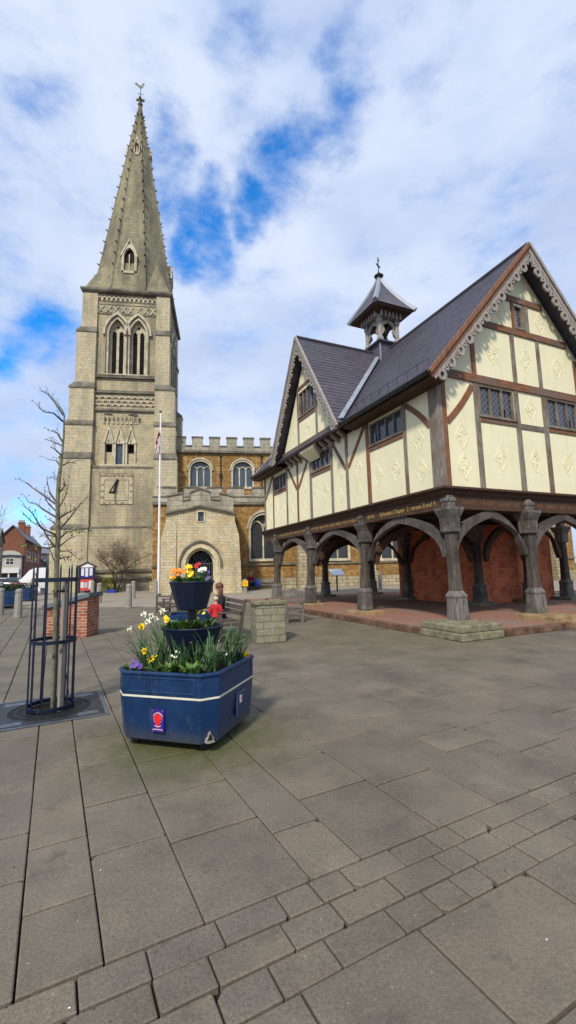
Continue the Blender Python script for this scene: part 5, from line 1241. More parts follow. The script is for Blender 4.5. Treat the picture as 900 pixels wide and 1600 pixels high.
bedding('primrose', 'orange primrose at the left of the top bowl', tc_+Vector((-.13, -.03, 0)), .09, 'prim', scat(274, 896, 4.62, 'orange', 9, 6, 6, .021)+scat(285, 891, 4.66, 'orange', 5, 4, 4, .021)+scat(268, 903, 4.6, 'yellow', 2, 2, 2, .015), 34)
bedding('primrose', 'yellow primrose in the middle of the top bowl', tc_+Vector((.0, -.1, 0)), .09, 'prim', scat(298, 892, 4.56, 'yellow', 12, 7, 8, .024), 34)
bedding('primrose', 'dark red primrose at the back of the top bowl', tc_+Vector((.02, .12, 0)), .07, 'prim', scat(306, 884, 4.85, 'redp', 5, 5, 3, .02), 16)
bedding('primrose', 'white primrose at the right of the top bowl', tc_+Vector((.09, .02, 0)), .09, 'prim', scat(317, 890, 4.7, 'whitep', 10, 8, 3, .016)+scat(327, 895, 4.7, 'purple', 2, 2, 2, .012), 30)
bedding('pansy', 'single purple pansy over the right rim of the top bowl', tc_+Vector((.15, -.08, 0)), .06, 'prim', scat(326, 904, 4.62, 'purple', 4, 2.5, 3, .017), 20)
mz = 1.02; mc_ = tubw(BC[0], BC[1]+.02, mz)
bedding('pansy', 'yellow pansy at the left rim of the middle bowl', mc_+Vector((-.2, -.1, 0)), .08, 'prim', scat(262, 967, 4.6, 'yellow', 5, 4, 4, .022), 26, .09)
bedding('pansy', 'broad leaved plant without flowers beside the middle bowl post', mc_+Vector((-.05, -.12, 0)), .1, 'prim', [], 34, .11, lw=.05)
bedding('primula', 'loose leafy plant at the right of the middle bowl', mc_+Vector((.14, .0, 0)), .07, 'prim', scat(311, 968, 4.72, 'yellow', 3, 7, 4, .012), 22, .1)
bedding('pansy', 'purple pansy cluster at the front left corner of the tub', tubw(-.42, -.40, .66), .07, 'prim', scat(211, 1037, 4.36, 'purple', 5, 7, 5, .02)+scat(219, 1041, 4.34, 'purple', 2, 2, 2, .02), 20, .06)
bedding('primrose', 'small white primrose in the front middle of the tub', tubw(-.02, -.40, .66), .09, 'prim', scat(272, 1022, 4.42, 'whitep', 8, 9, 5, .014)+scat(238, 1026, 4.4, 'yellow', 2, 9, 3, .012), 30, .1)
bedding('primrose', 'low leafy primrose along the front right rim of the tub', tubw(.25, -.40, .66), .1, 'prim', scat(352, 1022, 4.6, 'whitep', 2, 4, 4, .013)+scat(316, 1020, 4.5, 'redp', 2, 3, 3, .012), 34, .1)
T = thing('tulip', 'broad grey-green tulip leaves at the front of the tub', 'tulip', tubw(-.12, -.38, .645), 0, 'bedding plants in the tub and bowls'); q = MB()
for a, l in ((-2.6, .2), (-1.2, .15), (-.3, .17), (.8, .13)): oval_leaf(q, (0, 0, 0), (cos(a), sin(a)*.6, .55), l, .055, 2.5, 6)
q.build('leaves', 'daff', T, fixn=False)

# ================================================================== YOUNG TREE IN ITS CAGE
tc0 = Vector((-2.92, 5.56, 0)); GA = radians(28)
GR = thing('tree_grate', 'square black cast iron tree grate with ring slots set in the paving', 'tree grate', (tc0.x, tc0.y, 0), GA)
q = MB(); H_ = .60
q.ring(R4(-.56, -.56, .56, .56), R4(-H_, -H_, H_, H_), lambda x, y, d: (x, y, d), .0035, .012, True)
go = q.build('grate_frame', 'worniron', GR)
q = MB(); q.ring([(.48*cos(t*pi/24)/max(abs(cos(t*pi/24)), abs(sin(t*pi/24)))*1.16, .48*sin(t*pi/24)/max(abs(cos(t*pi/24)), abs(sin(t*pi/24)))*1.16) for t in range(48)], [(.44*cos(t*pi/24), .44*sin(t*pi/24)) for t in range(48)], lambda x, y, d: (x, y, d), .0035, .010, True)
for i in range(72):
    a = 2*pi*i/72
    for r0_, r1_ in ((.27, .345), (.36, .435)):
        q.add([(r*cos(a+e), r*sin(a+e), z) for r, e in ((r0_, -.022), (r1_, -.022), (r1_, .022), (r0_, .022)) for z in (.009,)], [(0, 1, 2, 3)])
for r in (.265, .352, .44): q.ring([(r*cos(t*pi/24), r*sin(t*pi/24)) for t in range(48)], [((r+.014)*cos(t*pi/24), (r+.014)*sin(t*pi/24)) for t in range(48)], lambda x, y, d: (x, y, d), .0035, .0125, True)
q.build('grate_plate', 'castiron', GR)
q = MB(); q.add([(-.55, -.55, .0032), (.55, -.55, .0032), (.55, .55, .0032), (-.55, .55, .0032)], [(0, 1, 2, 3)]); q.build('dark_pit', 'soil', GR)
for x0, y0 in ((-.5, -.5), (.28, -.5), (-.5, .36), (.28, .36)): q = MB(); q.box(x0, y0, .0105, x0+.22, y0+.12, .013); q.build('worn_panel', 'worniron', GR)
TG = thing('tree_guard', 'navy round tree guard of spiked uprights around the young tree', 'tree guard', (tc0.x, tc0.y, 0), 0)
RG = .245
for z, h in ((.05, .045), (.81, .042), (1.545, .05)):
    q = MB(); cc = lambda r: [(r*cos(t*pi/20), r*sin(t*pi/20)) for t in range(40)]
    q.ring(cc(RG+.008), cc(RG+.016), lambda x, y, d: (x, y, z+d), -h/2, h/2, True); q.build('hoop', 'navy', TG, smooth=True)
for i in range(11):
    a = 2*pi*i/11+.25; q = MB(); x, y = RG*cos(a), RG*sin(a); tp = 1.74+R.uniform(-.015, .015)
    q.tube([(x, y, .01), (x, y, tp-.06), (x, y, tp)], [.0105, .0105, .001], 8); q.build('upright', 'navy', TG, smooth=True)
q = MB(); q.tube([(.0, -RG-.03, .05), (.0, -RG-.01, .05)], .016, 8); q.build('bolt', 'castiron', TG)
STK = thing('tree_stake', 'grey squared timber stake beside the young trunk inside the guard', 'stake', (tc0.x+.16, tc0.y-.08, 0), 0)
q = MB(); q.tube([(0, 0, 0), (.0, 0, 1.52)], [.037, .034], 10); q.build('stake', 'stake', STK, smooth=True)
q = MB(); q.tube([(-.17, .05, 1.40), (0, -.04, 1.41), (.04, .0, 1.40), (0, .05, 1.4), (-.17, .05, 1.405)], .015, 6); q.build('rubber_tie', 'tyre', STK)
YT = thing('young_tree', 'slender young street tree just coming into leaf inside the navy guard', 'tree', (tc0.x-.02, tc0.y-.05, 0), 0)
yb = YT.location.copy(); Y0 = yb.y; yb.x = at(84, 1108, Y0).x; YT.location.x = yb.x
tp_ = [((83, 1111), .029), ((86, 1000), .027), ((89, 878), .03), ((91, 833), .031), ((90, 786), .024), ((92, 749), .026), ((97, 711), .015), ((99.6, 683), .013), ((100.6, 649), .010), ((98, 642), .008), ((89, 629), .006), ((76, 615), .0035), ((71.5, 602), .002)]
pts = [at(p[0], p[1], Y0)-yb for p, r in tp_]; pts[0].z = -.01
q = MB(); q.tube(pts, [r for p, r in tp_], 9); q.build('trunk', 'bark', YT, smooth=True)
o8 = lambda x, y: (20+x/5.336, 580+y/5.336)
BR = [[(355, 1470), (300, 1400), (250, 1310), (150, 1250), (70, 1165)], [(375, 1120), (290, 1060), (190, 990), (110, 930), (60, 905)], [(370, 1100), (310, 1020), (290, 940), (285, 895)],
      [(365, 1220), (250, 1150), (200, 1110), (130, 1090), (95, 1035)], [(370, 1370), (240, 1310), (160, 1180), (75, 1110)], [(390, 1130), (440, 1040), (465, 940)], [(400, 1310), (470, 1230), (560, 1110), (640, 1040)],
      [(385, 1465), (470, 1395), (540, 1370)], [(420, 420), (340, 350), (260, 340), (210, 300)], [(420, 365), (350, 260), (290, 190), (215, 155)], [(415, 590), (370, 515), (330, 500), (295, 495)], [(410, 620), (340, 590), (260, 565)],
      [(405, 700), (350, 650), (320, 635)], [(400, 790), (470, 760), (530, 770)], [(375, 1290), (310, 1240), (285, 1235)], [(385, 1560), (440, 1555), (500, 1550)], [(400, 1000), (430, 960), (440, 940)], [(350, 1590), (310, 1490), (280, 1380)],
      [(380, 1230), (440, 1190), (500, 1160), (540, 1140)], [(375, 1180), (300, 1110), (255, 1030)], [(400, 800), (360, 745), (290, 738)], [(385, 1400), (450, 1340), (520, 1330), (620, 1345)], [(372, 1380), (300, 1370), (240, 1365)], [(380, 1500), (470, 1500), (540, 1560)],
      [(372, 1440), (300, 1480), (205, 1460), (110, 1465)], [(395, 930), (360, 900), (330, 895)]]
lf = MB(); buds = MB()
for bi, b in enumerate(BR):
    dy = R.uniform(-.7, .7); P_ = [at(*o8(*p), Y0+dy*i/(len(b)-1))-yb for i, p in enumerate(b)]
    r0_ = .0105 if len(b) > 3 else .008
    q = MB(); q.tube(P_, [r0_*(1-i/(len(b)-1))+.0022 for i in range(len(b))], 6)
    for i in range(1, len(P_)):
        for k in range(2):
            a = P_[i-1].lerp(P_[i], R.random()); d = (P_[i]-P_[i-1]).normalized()+Vector((R.uniform(-.6, .6), R.uniform(-.6, .6), R.uniform(.0, .8))); e = a+d.normalized()*R.uniform(.05, .17)
            q.tube([a, a.lerp(e, .5)+Vector((0, 0, .01)), e], [.003, .0022, .0018], 4)
            if R.random() < .8: q.ball(e, .008, 4, (1, 1, 1.5))
    q.build('branch', 'twig', YT)
for cxp, cyp, n in ((245, 1360, 16), (110, 1460, 12), (205, 1455, 12), (520, 1320, 10), (620, 1340, 9), (450, 1555, 9), (500, 1490, 9), (560, 1560, 7), (160, 1560, 6), (560, 1150, 6), (420, 1000, 5), (470, 1350, 6), (350, 890, 5), (300, 1580, 5)):
    for _ in range(n):
        p = at(*o8(cxp+R.uniform(-38, 38), cyp+R.uniform(-22, 22)), Y0+R.uniform(-.3, .3))-yb
        oval_leaf(lf, p, (R.uniform(-1, 1), R.uniform(-1, 1), R.uniform(-.9, .3)), R.uniform(.03, .055), R.uniform(.014, .024), 3, 3)
lf.build('leaves', 'leafy', YT, fixn=False)

# ================================================================== BRICK LECTERN WALL, STONE PILLAR
BW = thing('brick_plinth', 'red brick plinth with a sloping blue-grey slab on top behind the tree guard', 'brick plinth', (-5.25, 11.6, 0), radians(1))
q = MB(); q.hexa([(-1.05, 0, 0), (0, 0, 0), (0, .75, 0), (-1.05, .75, 0), (-1.05, 0, .74), (0, 0, 1.0), (0, .75, 1.0), (-1.05, .75, .74)]); q.build('brickwork', 'wallbrick', BW, bevel=.006)
q = MB(); q.hexa([(-1.14, -.07, .725), (.07, -.07, 1.022), (.07, .82, 1.022), (-1.14, .82, .725), (-1.14, -.07, .84), (.07, -.07, 1.137), (.07, .82, 1.137), (-1.14, .82, .84)]); so2 = q.build('slab', 'slatecap', BW, bevel=.01)
q = MB(); q.hexa([(-.98, .08, .884), (-.1, .08, 1.1), (-.1, .65, 1.1), (-.98, .65, .884), (-.98, .08, .892), (-.1, .08, 1.108), (-.1, .65, 1.108), (-.98, .65, .892)]); q.build('plaque', 'lead', so2)
SPX = thing('stone_block_pillar', 'squat grey stone block pillar with a rough flat cap beside the benches', 'stone pillar', (-.76, 9.99, 0), radians(17))
q = MB(); Z_ = [(0, -.01), (.15, .0), (.83, .0)]
q.box(0, 0, 0, .68, .62, .15); q.box(.008, .008, .15, .672, .612, .835); q.build('blockwork', 'greyblock', SPX, bevel=.008)
q = MB(); n = 7
top = []
for i in range(n+1):
    for j in range(n+1): top.append((-.03+.74*i/n+R.uniform(-.012, .012), -.03+.68*j/n+R.uniform(-.012, .012), .885+R.uniform(-.012, .014)))
bot = [(x, y, .835) for x, y, z in top]
q.add(top+bot, [(i*(n+1)+j, (i+1)*(n+1)+j, (i+1)*(n+1)+j+1, i*(n+1)+j+1) for i in range(n) for j in range(n)])
edge = [(i, 0) for i in range(n)]+[(n, j) for j in range(n)]+[(i, n) for i in range(n, 0, -1)]+[(0, j) for j in range(n, 0, -1)]; ix = [i*(n+1)+j for i, j in edge]; N2 = (n+1)**2
q.f += [(ix[k], ix[(k+1) % len(ix)], N2+ix[(k+1) % len(ix)], N2+ix[k]) for k in range(len(ix))]; q.m += [0]*len(ix)
q.build('cap', 'mould', SPX, smooth=True)

# ================================================================== BOLLARDS
def bollard(x, y, label, h=1.0):
    T = thing('stone_bollard', label, 'bollard', (x, y, 0), R.uniform(-.1, .1), 'stone bollards around the square')
    q = MB(); q.chsq([(.135, 0, .55), (.125, h-.22, .55), (.11, h-.2, .55), (.11, h-.17, .55), (.125, h-.15, .55), (.12, h-.05, .55), (.05, h, .55)]); q.build('bollard_shaft', 'bollard', T, bevel=.01); return T
for x, y, l in ((-12.3, 19.0, 'leftmost bollard, in front of the nearer blue planter'), (-10.5, 17.3, 'nearest bollard, right of the two by the nearer blue planter'),
                (-10.76, 25.2, 'bollard right of the sloping brick plinth, in line with the green shrub'), (-7.5, 20.8, 'nearer of the two bollards standing close together in front of the tower'),
                (-10.0, 28.5, 'farther of the two bollards standing close together in front of the tower'), (-9.2, 30.6, 'bollard at the foot of the flagpole left of the porch'), (6.6, 32.6, 'bollard seen through the schoolhouse arches before the aisle wall'),
                (-14.6, 33.0, 'short bollard at the foot of the church noticeboard')): bollard(x, y, l, 1.12)
# ================================================================== BENCHES
def bench(label, loc, rz, L_, mt='teak', slats='h', group='wooden benches on the square', carved=False):
    T = thing('wooden_bench', label, 'bench', loc, rz, group); hl = L_/2
    for sx in (-1, 1):
        q = MB(); x = sx*(hl-.035); q.box(x-.035, -.30, 0, x+.035, -.23, .62); q.build('leg', mt, T, bevel=.006)
        q = MB(); q.hexa([(x-.035, .20, 0), (x+.035, .20, 0), (x+.035, .27, 0), (x-.035, .27, 0), (x-.035, .22, .45), (x+.035, .22, .45), (x+.035, .29, .45), (x-.035, .29, .45)])
        q.hexa([(x-.035, .22, .451), (x+.035, .22, .451), (x+.035, .29, .451), (x-.035, .29, .451), (x-.035, .33, .93), (x+.035, .33, .93), (x+.035, .385, .93), (x-.035, .385, .93)]); q.build('leg', mt, T, bevel=.006)
        q = MB(); q.box(x-.045, -.33, .625, x+.045, .27, .665); q.build('armrest', mt, T, bevel=.008)
        q = MB(); q.box(x-.02, -.229, .33, x+.02, .215, .40); q.box(x-.018, -.229, .12, x+.018, .2, .17); q.build('side_rail', mt, T)
    q = MB()
    for i in range(5): y = -.29+i*.105; q.box(-hl+.0, y, .425, hl, y+.085, .447)
    q.build('seat', mt, T, bevel=.004)
    q = MB(); q.box(-hl+.07, -.28, .34, hl-.07, -.25, .42); q.build('front_rail', mt, T)
    q = MB(); bk = lambda z: .225+(z-.45)*.24
    if slats == 'v':
        q.hexa([(-hl+.07, bk(.86), .84), (hl-.07, bk(.86), .84), (hl-.07, bk(.86)+.03, .84), (-hl+.07, bk(.86)+.03, .84), (-hl+.07, bk(.95), .93), (hl-.07, bk(.95), .93), (hl-.07, bk(.95)+.03, .93), (-hl+.07, bk(.95)+.03, .93)])
        q.box(-hl+.07, bk(.55), .52, hl-.07, bk(.55)+.03, .57); n = int(L_/.1)
        for i in range(n): x = -hl+.1+(L_-.2)*i/(n-1); q.beam((x, bk(.57)+.015, .57), (x, bk(.84)+.015, .845), .035, .015, upv=(0, 1, 0))
        if carved: q.prism([(-.35, .93), (.35, .93), (.2, .985), (.08, .97), (0, 1.0), (-.08, .97), (-.2, .985)], lambda a, b, d: (a, bk(.95)+d, b), 0, .03)
    else:
        for z in (.55, .68, .81): q.hexa([(-hl+.07, bk(z), z), (hl-.07, bk(z), z), (hl-.07, bk(z)+.025, z), (-hl+.07, bk(z)+.025, z), (-hl+.07, bk(z+.1), z+.095), (hl-.07, bk(z+.1), z+.095), (hl-.07, bk(z+.1)+.025, z+.095), (-hl+.07, bk(z+.1)+.025, z+.095)])
    q.build('backrest', mt, T, bevel=.004)
    return T
BRZ = radians(-66); uu = Vector((-.407, .914, 0)); vv = Vector((.914, .407, 0))
bA = Vector((.4, 13.75, 0))+uu*.85-vv*.28; bench('grey wooden bench with upright slats right of the stone pillar', bA, BRZ, 1.75, 'teak', 'v', carved=True)
bB = Vector((-1.12, 10.55, 0))+uu*.88-vv*.28; bench('brown wooden bench the woman sits on, left of the stone pillar', bB, BRZ, 1.8, 'teakd', 'h')
bC = Vector((-4.08, 16.45, 0))+uu*.95-vv*.28; bench('dark wooden bench half hidden behind the tiered planter', bC, BRZ, 1.9, 'teakd', 'h')
chm = Matrix.Rotation(radians(8.7), 4, 'Z')
def chp(s, d, z=0): return chm @ Vector((s, d, z))
bD = chp(3.2, 37.6); bench('weathered grey bench against the church wall under the aisle window', bD, radians(8.7), 2.6, 'teak', 'h')

# ================================================================== PEOPLE
def grow(name, V, E, mat, parent, sub=2):
    """one continuous skinned surface; V = {key:(pos, radius)}, first key is the root"""
    keys = list(V); me = bpy.data.meshes.new(name); me.from_pydata([V[k][0] for k in keys], [(keys.index(a), keys.index(b)) for a, b in E], [])
    o = bpy.data.objects.new(name, me); COL.objects.link(o); md = o.modifiers.new('skin', 'SKIN'); md.use_smooth_shade = True
    for i, k in enumerate(keys):
        r = V[k][1]; me.skin_vertices[0].data[i].radius = r if isinstance(r, tuple) else (r, r)
        me.skin_vertices[0].data[i].use_root = (i == 0)
    sb = o.modifiers.new('sub', 'SUBSURF'); sb.levels = sub; sb.render_levels = sub
    dg = bpy.context.evaluated_depsgraph_get(); m2 = bpy.data.meshes.new_from_object(o.evaluated_get(dg)); bpy.data.objects.remove(o)
    m2.materials.clear(); m2.materials.append(M[mat]); m2.polygons.foreach_set('use_smooth', [True]*len(m2.polygons))
    o = bpy.data.objects.new(name, m2); COL.objects.link(o); o.parent = parent; return o
def hand(V, E, w_, tag_, d, out, s=1):
    """palm and five unequal, slightly curled fingers from wrist key w_ along d"""
    d = Vector(d).normalized(); out = Vector(out).normalized(); nn = d.cross(out).normalized(); p = Vector(V[w_][0])
    V[tag_+'palm'] = (p+d*.06*s, (.036*s, .018*s)); E.append((w_, tag_+'palm'))
    for i, (l, sp_) in enumerate(((.068, -.028), (.078, -.010), (.072, .009), (.056, .027))):
        b = p+d*.095*s+out*sp_*s; k = tag_+'f%d' % i
        V[k+'a'] = (b, .0095*s); V[k+'b'] = (b+d*l*.5*s+nn*.006*s, .0085*s); V[k+'c'] = (b+d*l*.9*s+nn*.026*s, .007*s); E += [(tag_+'palm', k+'a'), (k+'a', k+'b'), (k+'b', k+'c')]
    b = p+d*.04*s-out*.04*s; V[tag_+'ta'] = (b, .011*s); V[tag_+'tb'] = (b+d*.035*s-out*.02*s+nn*.01*s, .009*s); E += [(w_, tag_+'ta'), (tag_+'ta', tag_+'tb')]
def person(name, label, loc, rz, J, clothes, hair, s=1, shoe='jblack', group=None):
    """J: joints facing -y. clothes: list of (name, material, joint chain list, extra radius)"""
    T = thing(name, label, 'person', loc, rz, group)
    V = {'pelvis': (J['pelvis'], .125*s), 'waist': (J['waist'], (.12*s, .095*s)), 'chest': (J['chest'], (.145*s, .11*s)), 'neckb': (J['neckb'], .06*s), 'neck': (J['neck'], .05*s), 'jaw': (J['jaw'], (.062*s, .072*s)), 'head': (J['head'], (.078*s, .092*s)), 'crown': (J['crown'], (.062*s, .07*s))}
    E = [('pelvis', 'waist'), ('waist', 'chest'), ('chest', 'neckb'), ('neckb', 'neck'), ('neck', 'jaw'), ('jaw', 'head'), ('head', 'crown')]
    hd = Vector(J['head']); fd = Vector(J.get('look', (0, -1, 0))).normalized(); sd_ = fd.cross(Vector((0, 0, 1))).normalized()
    V['nose'] = (tuple(hd+fd*.105*s+Vector((0, 0, -.02*s))), .011*s); E.append(('head', 'nose'))
    for t, x in (('L', 1), ('R', -1)):
        for a, r in (('shoulder', .052), ('elbow', .038), ('wrist', .026)): V[a+t] = (J[a+t], r*s)
        for a, r in (('hip', .085), ('knee', .055), ('ankle', .036), ('toe', .03)): V[a+t] = (J[a+t], r*s)
        E += [('chest', 'shoulder'+t), ('shoulder'+t, 'elbow'+t), ('elbow'+t, 'wrist'+t), ('pelvis', 'hip'+t), ('hip'+t, 'knee'+t), ('knee'+t, 'ankle'+t), ('ankle'+t, 'toe'+t)]
        dd = Vector(J['wrist'+t])-Vector(J['elbow'+t]); hand(V, E, 'wrist'+t, 'h'+t, dd, sd_*(-x), s)
    grow('body', V, E, 'skin', T, 1)
    # face: eyes, brows, mouth and ears
    for x in (-1, 1):
        q = MB(); q.ball(tuple(hd+fd*.082*s+sd_*x*.03*s+Vector((0, 0, .005*s))), .011*s, 8); q.build('eye', 'jblack', T)
        q = MB(); q.ball(tuple(hd+sd_*x*.083*s+Vector((0, 0, -.005*s))), .02*s, 8, (.6, .8, 1.4)); q.build('ear', 'skin', T)
    q = MB(); q.beam(tuple(hd+fd*.086*s-sd_*.02*s+Vector((0, 0, -.055*s))), tuple(hd+fd*.086*s+sd_*.02*s+Vector((0, 0, -.055*s))), .006*s, .008*s); q.build('mouth', 'jmar', T)
    for cn, cm, chains, ex in clothes:
        V2 = {}; E2 = []
        for ch in chains:
            for a, b in zip(ch[:-1], ch[1:]): E2.append((a, b))
            for a in ch:
                r = V[a][1]; r = r if isinstance(r, tuple) else (r, r); e_ = ex*s*(.75 if 'wrist' in a or 'ankle' in a else 1); V2[a] = (V[a][0], (r[0]+e_, r[1]+e_))
        grow(cn, V2, E2, cm, T, 1)
    for t in 'LR':
        a, b = Vector(J['ankle'+t]), Vector(J['toe'+t]); q = MB(); d = (b-a); d.z = 0; d.normalize(); c = (a+b)/2; q.ball((0, 0, 0), .05*s, 8)
        q.v = [tuple(Vector((c.x, c.y, b.z))+d*(v[1]*-2.3)+d.cross(Vector((0, 0, 1)))*v[0]*.9+Vector((0, 0, max(-.028*s, v[2]*.9)))) for v in q.v]; q.build('shoe', shoe, T, smooth=True)
    if hair: hair(T, hd, fd, sd_, s)
    return T
def hair_long(mat):
    def f(T, hd, fd, sd_, s):
        q = MB(); q.ball((0, 0, 0), .108*s, 14, (1, 1.08, 1.05)); q.v = [tuple(hd+Vector(v)-fd*.022*s+Vector((0, 0, .035*s))) for v in q.v]
        back = [(.02, .10), (-.1, .112), (-.22, .115), (-.34, .10), (-.44, .05)]; vs = []; n = 10
        for z, w_ in back:
            for k in range(n): t = 2*pi*k/n; vs.append(hd+sd_*cos(t)*w_*s+fd*(-.045+sin(t)*.07)*s+Vector((0, 0, z*s)))
        q.add(vs, [(i*n+k, i*n+(k+1) % n, (i+1)*n+(k+1) % n, (i+1)*n+k) for i in range(len(back)-1) for k in range(n)]+[tuple(range(n)), tuple((len(back)-1)*n+k for k in range(n))])
        q.build('hair', mat, T, smooth='all')
    return f
def hair_short(mat):
    def f(T, hd, fd, sd_, s):
        q = MB(); q.ball((0, 0, 0), .104*s, 14, (1, 1.1, .95)); q.v = [tuple(hd+Vector(v)-fd*.025*s+Vector((0, 0, .045*s))) for v in q.v]; q.build('hair', mat, T, smooth='all')
    return f
def seated(s=1, look=(0, -1, 0), lean=0, arms='lap'):
    J = dict(pelvis=(0, 0, .56), waist=(0, -.0-lean*.3, .74), chest=(0, -.02-lean*.7, .95), neckb=(0, -.02-lean, 1.1), neck=(0, -.03-lean, 1.17), jaw=(0, -.05-lean*1.2, 1.235), head=(0, -.05-lean*1.2, 1.315), crown=(0, -.03-lean*1.2, 1.375), look=look)
    for t, x in (('L', 1), ('R', -1)):
        J['shoulder'+t] = (x*.19, -.02-lean*.8, 1.05); J['elbow'+t] = (x*.24, -.06-lean, .78); J['wrist'+t] = (x*.10, -.30, .70)
        J['hip'+t] = (x*.10, -.04, .54); J['knee'+t] = (x*.12, -.44, .53); J['ankle'+t] = (x*.12, -.46, .10); J['toe'+t] = (x*.12, -.58, .05)
    for k, v in J.items():
        if k != 'look': J[k] = (v[0]*s, v[1]*s, v[2]*s)
    return J
top_ch = [['waist', 'chest', 'neckb'], ['chest', 'shoulderL', 'elbowL', 'wristL'], ['chest', 'shoulderR', 'elbowR', 'wristR'], ['waist', 'pelvis']]
leg_ch = [['pelvis', 'hipL', 'kneeL', 'ankleL'], ['pelvis', 'hipR', 'kneeR', 'ankleR']]
wl = bB+uu*.12+vv*.04
person('person', 'woman with long auburn hair in a black coat sitting on the bench beside the planter', wl, BRZ, seated(.9, (0, -1, -.1), .02), [('black_coat', 'jblack', top_ch, .028), ('dark_trousers', 'jnavy', leg_ch, .02)], hair_long('hairb'), .93)
cs = .56

person('person', 'white-haired person in a maroon top sitting on the bench against the church wall', chp(2.45, 37.62), radians(8.7), seated(1, (0, -1, -.15), .06), [('maroon_top', 'jmar', top_ch, .035), ('black_trousers', 'jblack', leg_ch, .03)], hair_short('hairg'))
T = thing('shopping_bag', 'bright blue bag held in front of the person in maroon', 'bag', chp(2.9, 37.15)+Vector((0, 0, .28)), radians(8.7)); q = MB()
q.rects([(-.26, -.1, .26, .1, 0), (-.3, -.13, .3, .13, .2), (-.26, -.1, .26, .1, .42), (-.15, -.05, .15, .05, .5)]); q.build('bag_body', 'bluebag', T, bevel=.03); q = MB(); q.tube([(-.12, 0, .48), (-.08, 0, .62), (.08, 0, .62), (.12, 0, .48)], .012, 5); q.build('handle', 'bluebag', T)
T = thing('wheeled_walker', 'black wheeled walking frame in front of the person on the church bench', 'walking frame', chp(2.55, 36.95), radians(8.7))
for sx in (-1, 1):
    for sy in (-1, 1):
        q = MB(); q.tube([(sx*.28, sy*.22-.02, .08), (sx*.28, sy*.22+.02, .08)], .08, 12); q.build('wheel', 'tyre', T)
    q = MB(); q.tube([(sx*.28, -.22, .12), (sx*.26, .1, .85), (sx*.26, .25, .88)], .014, 6); q.tube([(sx*.28, .22, .12), (sx*.26, .0, .6)], .014, 6); q.build('frame', 'blackpaint', T)
q = MB(); q.box(-.26, -.12, .52, .26, .14, .55); q.build('seat', 'jblack', T)
J = dict(pelvis=(0, 0, .95), waist=(0, 0, 1.12), chest=(0, -.02, 1.34), neckb=(0, -.03, 1.5), neck=(0, -.05, 1.56), jaw=(0, -.08, 1.62), head=(0, -.08, 1.70), crown=(0, -.06, 1.755), look=(0, -1, -.1))
for t, x in (('L', 1), ('R', -1)):
    J['shoulder'+t] = (x*.2, -.02, 1.44); J['elbow'+t] = (x*.26, .03, 1.17); J['wrist'+t] = (x*.25, -.08, .94); J['hip'+t] = (x*.1, 0, .9)
J['kneeL'] = (.11, -.12, .5); J['ankleL'] = (.11, -.10, .09); J['toeL'] = (.11, -.23, .04); J['kneeR'] = (-.11, .03, .5); J['ankleR'] = (-.11, .2, .12); J['toeR'] = (-.11, .10, .04)
person('person', 'walker in a beige jacket and dark trousers left of the tree guard', (-16.8, 29.3, 0), radians(155), J, [('beige_jacket', 'jbeige', top_ch, .045), ('dark_trousers', 'jnavy', leg_ch, .035)], hair_short('hairg'), 1.02)
cs = .535; JC = {k: (tuple(a*cs for a in v) if k != 'look' else v) for k, v in J.items()}; JC['look'] = (0, -1, 0)
JC['kneeL'] = (.11*cs, -.03*cs, .5*cs); JC['ankleL'] = (.11*cs, 0, .09*cs); JC['toeL'] = (.11*cs, -.12*cs, .04*cs); JC['kneeR'] = (-.11*cs, -.03*cs, .5*cs); JC['ankleR'] = (-.11*cs, 0, .09*cs); JC['toeR'] = (-.11*cs, -.12*cs, .04*cs)
cpx = at(337, 960, 10.9)
person('person', 'small fair-haired child in a red coat standing in front of the woman on the bench', (cpx.x, 10.9, 0), radians(170), JC, [('red_coat', 'jred', top_ch, .055), ('dark_leggings', 'jnavy', leg_ch, .03)], hair_short('hairbl'), cs*1.12)
T = thing('carrier_bag', 'white carrier bag hanging from the walking person\'s hand', 'bag', (-16.45, 29.1, .45), 0); q = MB(); q.rects([(-.14, -.06, .14, .06, 0), (-.17, -.08, .17, .08, .2), (-.1, -.04, .1, .04, .38)]); q.build('bag_body', 'white', T, bevel=.02); q = MB(); q.tube([(-.06, 0, .37), (0, 0, .5), (.06, 0, .37)], .01, 5); q.build('handle', 'white', T)

# ================================================================== FLAGPOLE, NOTICEBOARD, SIGNS
p0 = at(247, 930, 31.8); FPx, FPy = p0.x, 31.8
FP = thing('flagpole', 'tall white flagpole standing left of the church porch', 'flagpole', (FPx, FPy, 0)); ztop = at(252, 645, 31.8).z
q = MB(); q.tube([(0, 0, 0), (0, 0, 3), (0, 0, ztop)], [.085, .08, .045], 12); q.build('pole', 'white', FP, smooth=True)
q = MB(); q.ball((0, 0, ztop+.08), .1, 10); q.build('ball_finial', 'castiron', FP)
q = MB(); q.tube([(.09, -.02, 1.2), (.075, -.02, ztop-.1)], .008, 4); q.build('halyard', 'white', FP)
q = MB(); q.box(-.2, -.2, 0, .2, .2, .12); q.build('base', 'castiron', FP)
T = thing('flag', 'limp white flag with red cross hanging at the top of the flagpole', 'flag', (FPx, FPy, 0)); q = MB(); zt = at(252, 672, 31.8).z; zb_ = at(252, 708, 31.8).z
nx, nz = 14, 12; vs = []
for j in range(nz+1):
    z = zt-(zt-zb_)*j/nz
    for i in range(nx+1):
        t = i/nx; w_ = .10+.20*(j/nz)**.6 if j else .1; xx = -.1-.0+(t-.5)*w_*(1.5 if j > 3 else 1); vs.append((xx+.02*sin(j), -.12+.11*sin(t*17+j*.5), z-.12*sin(t*9)))
fsf = []; mats = []
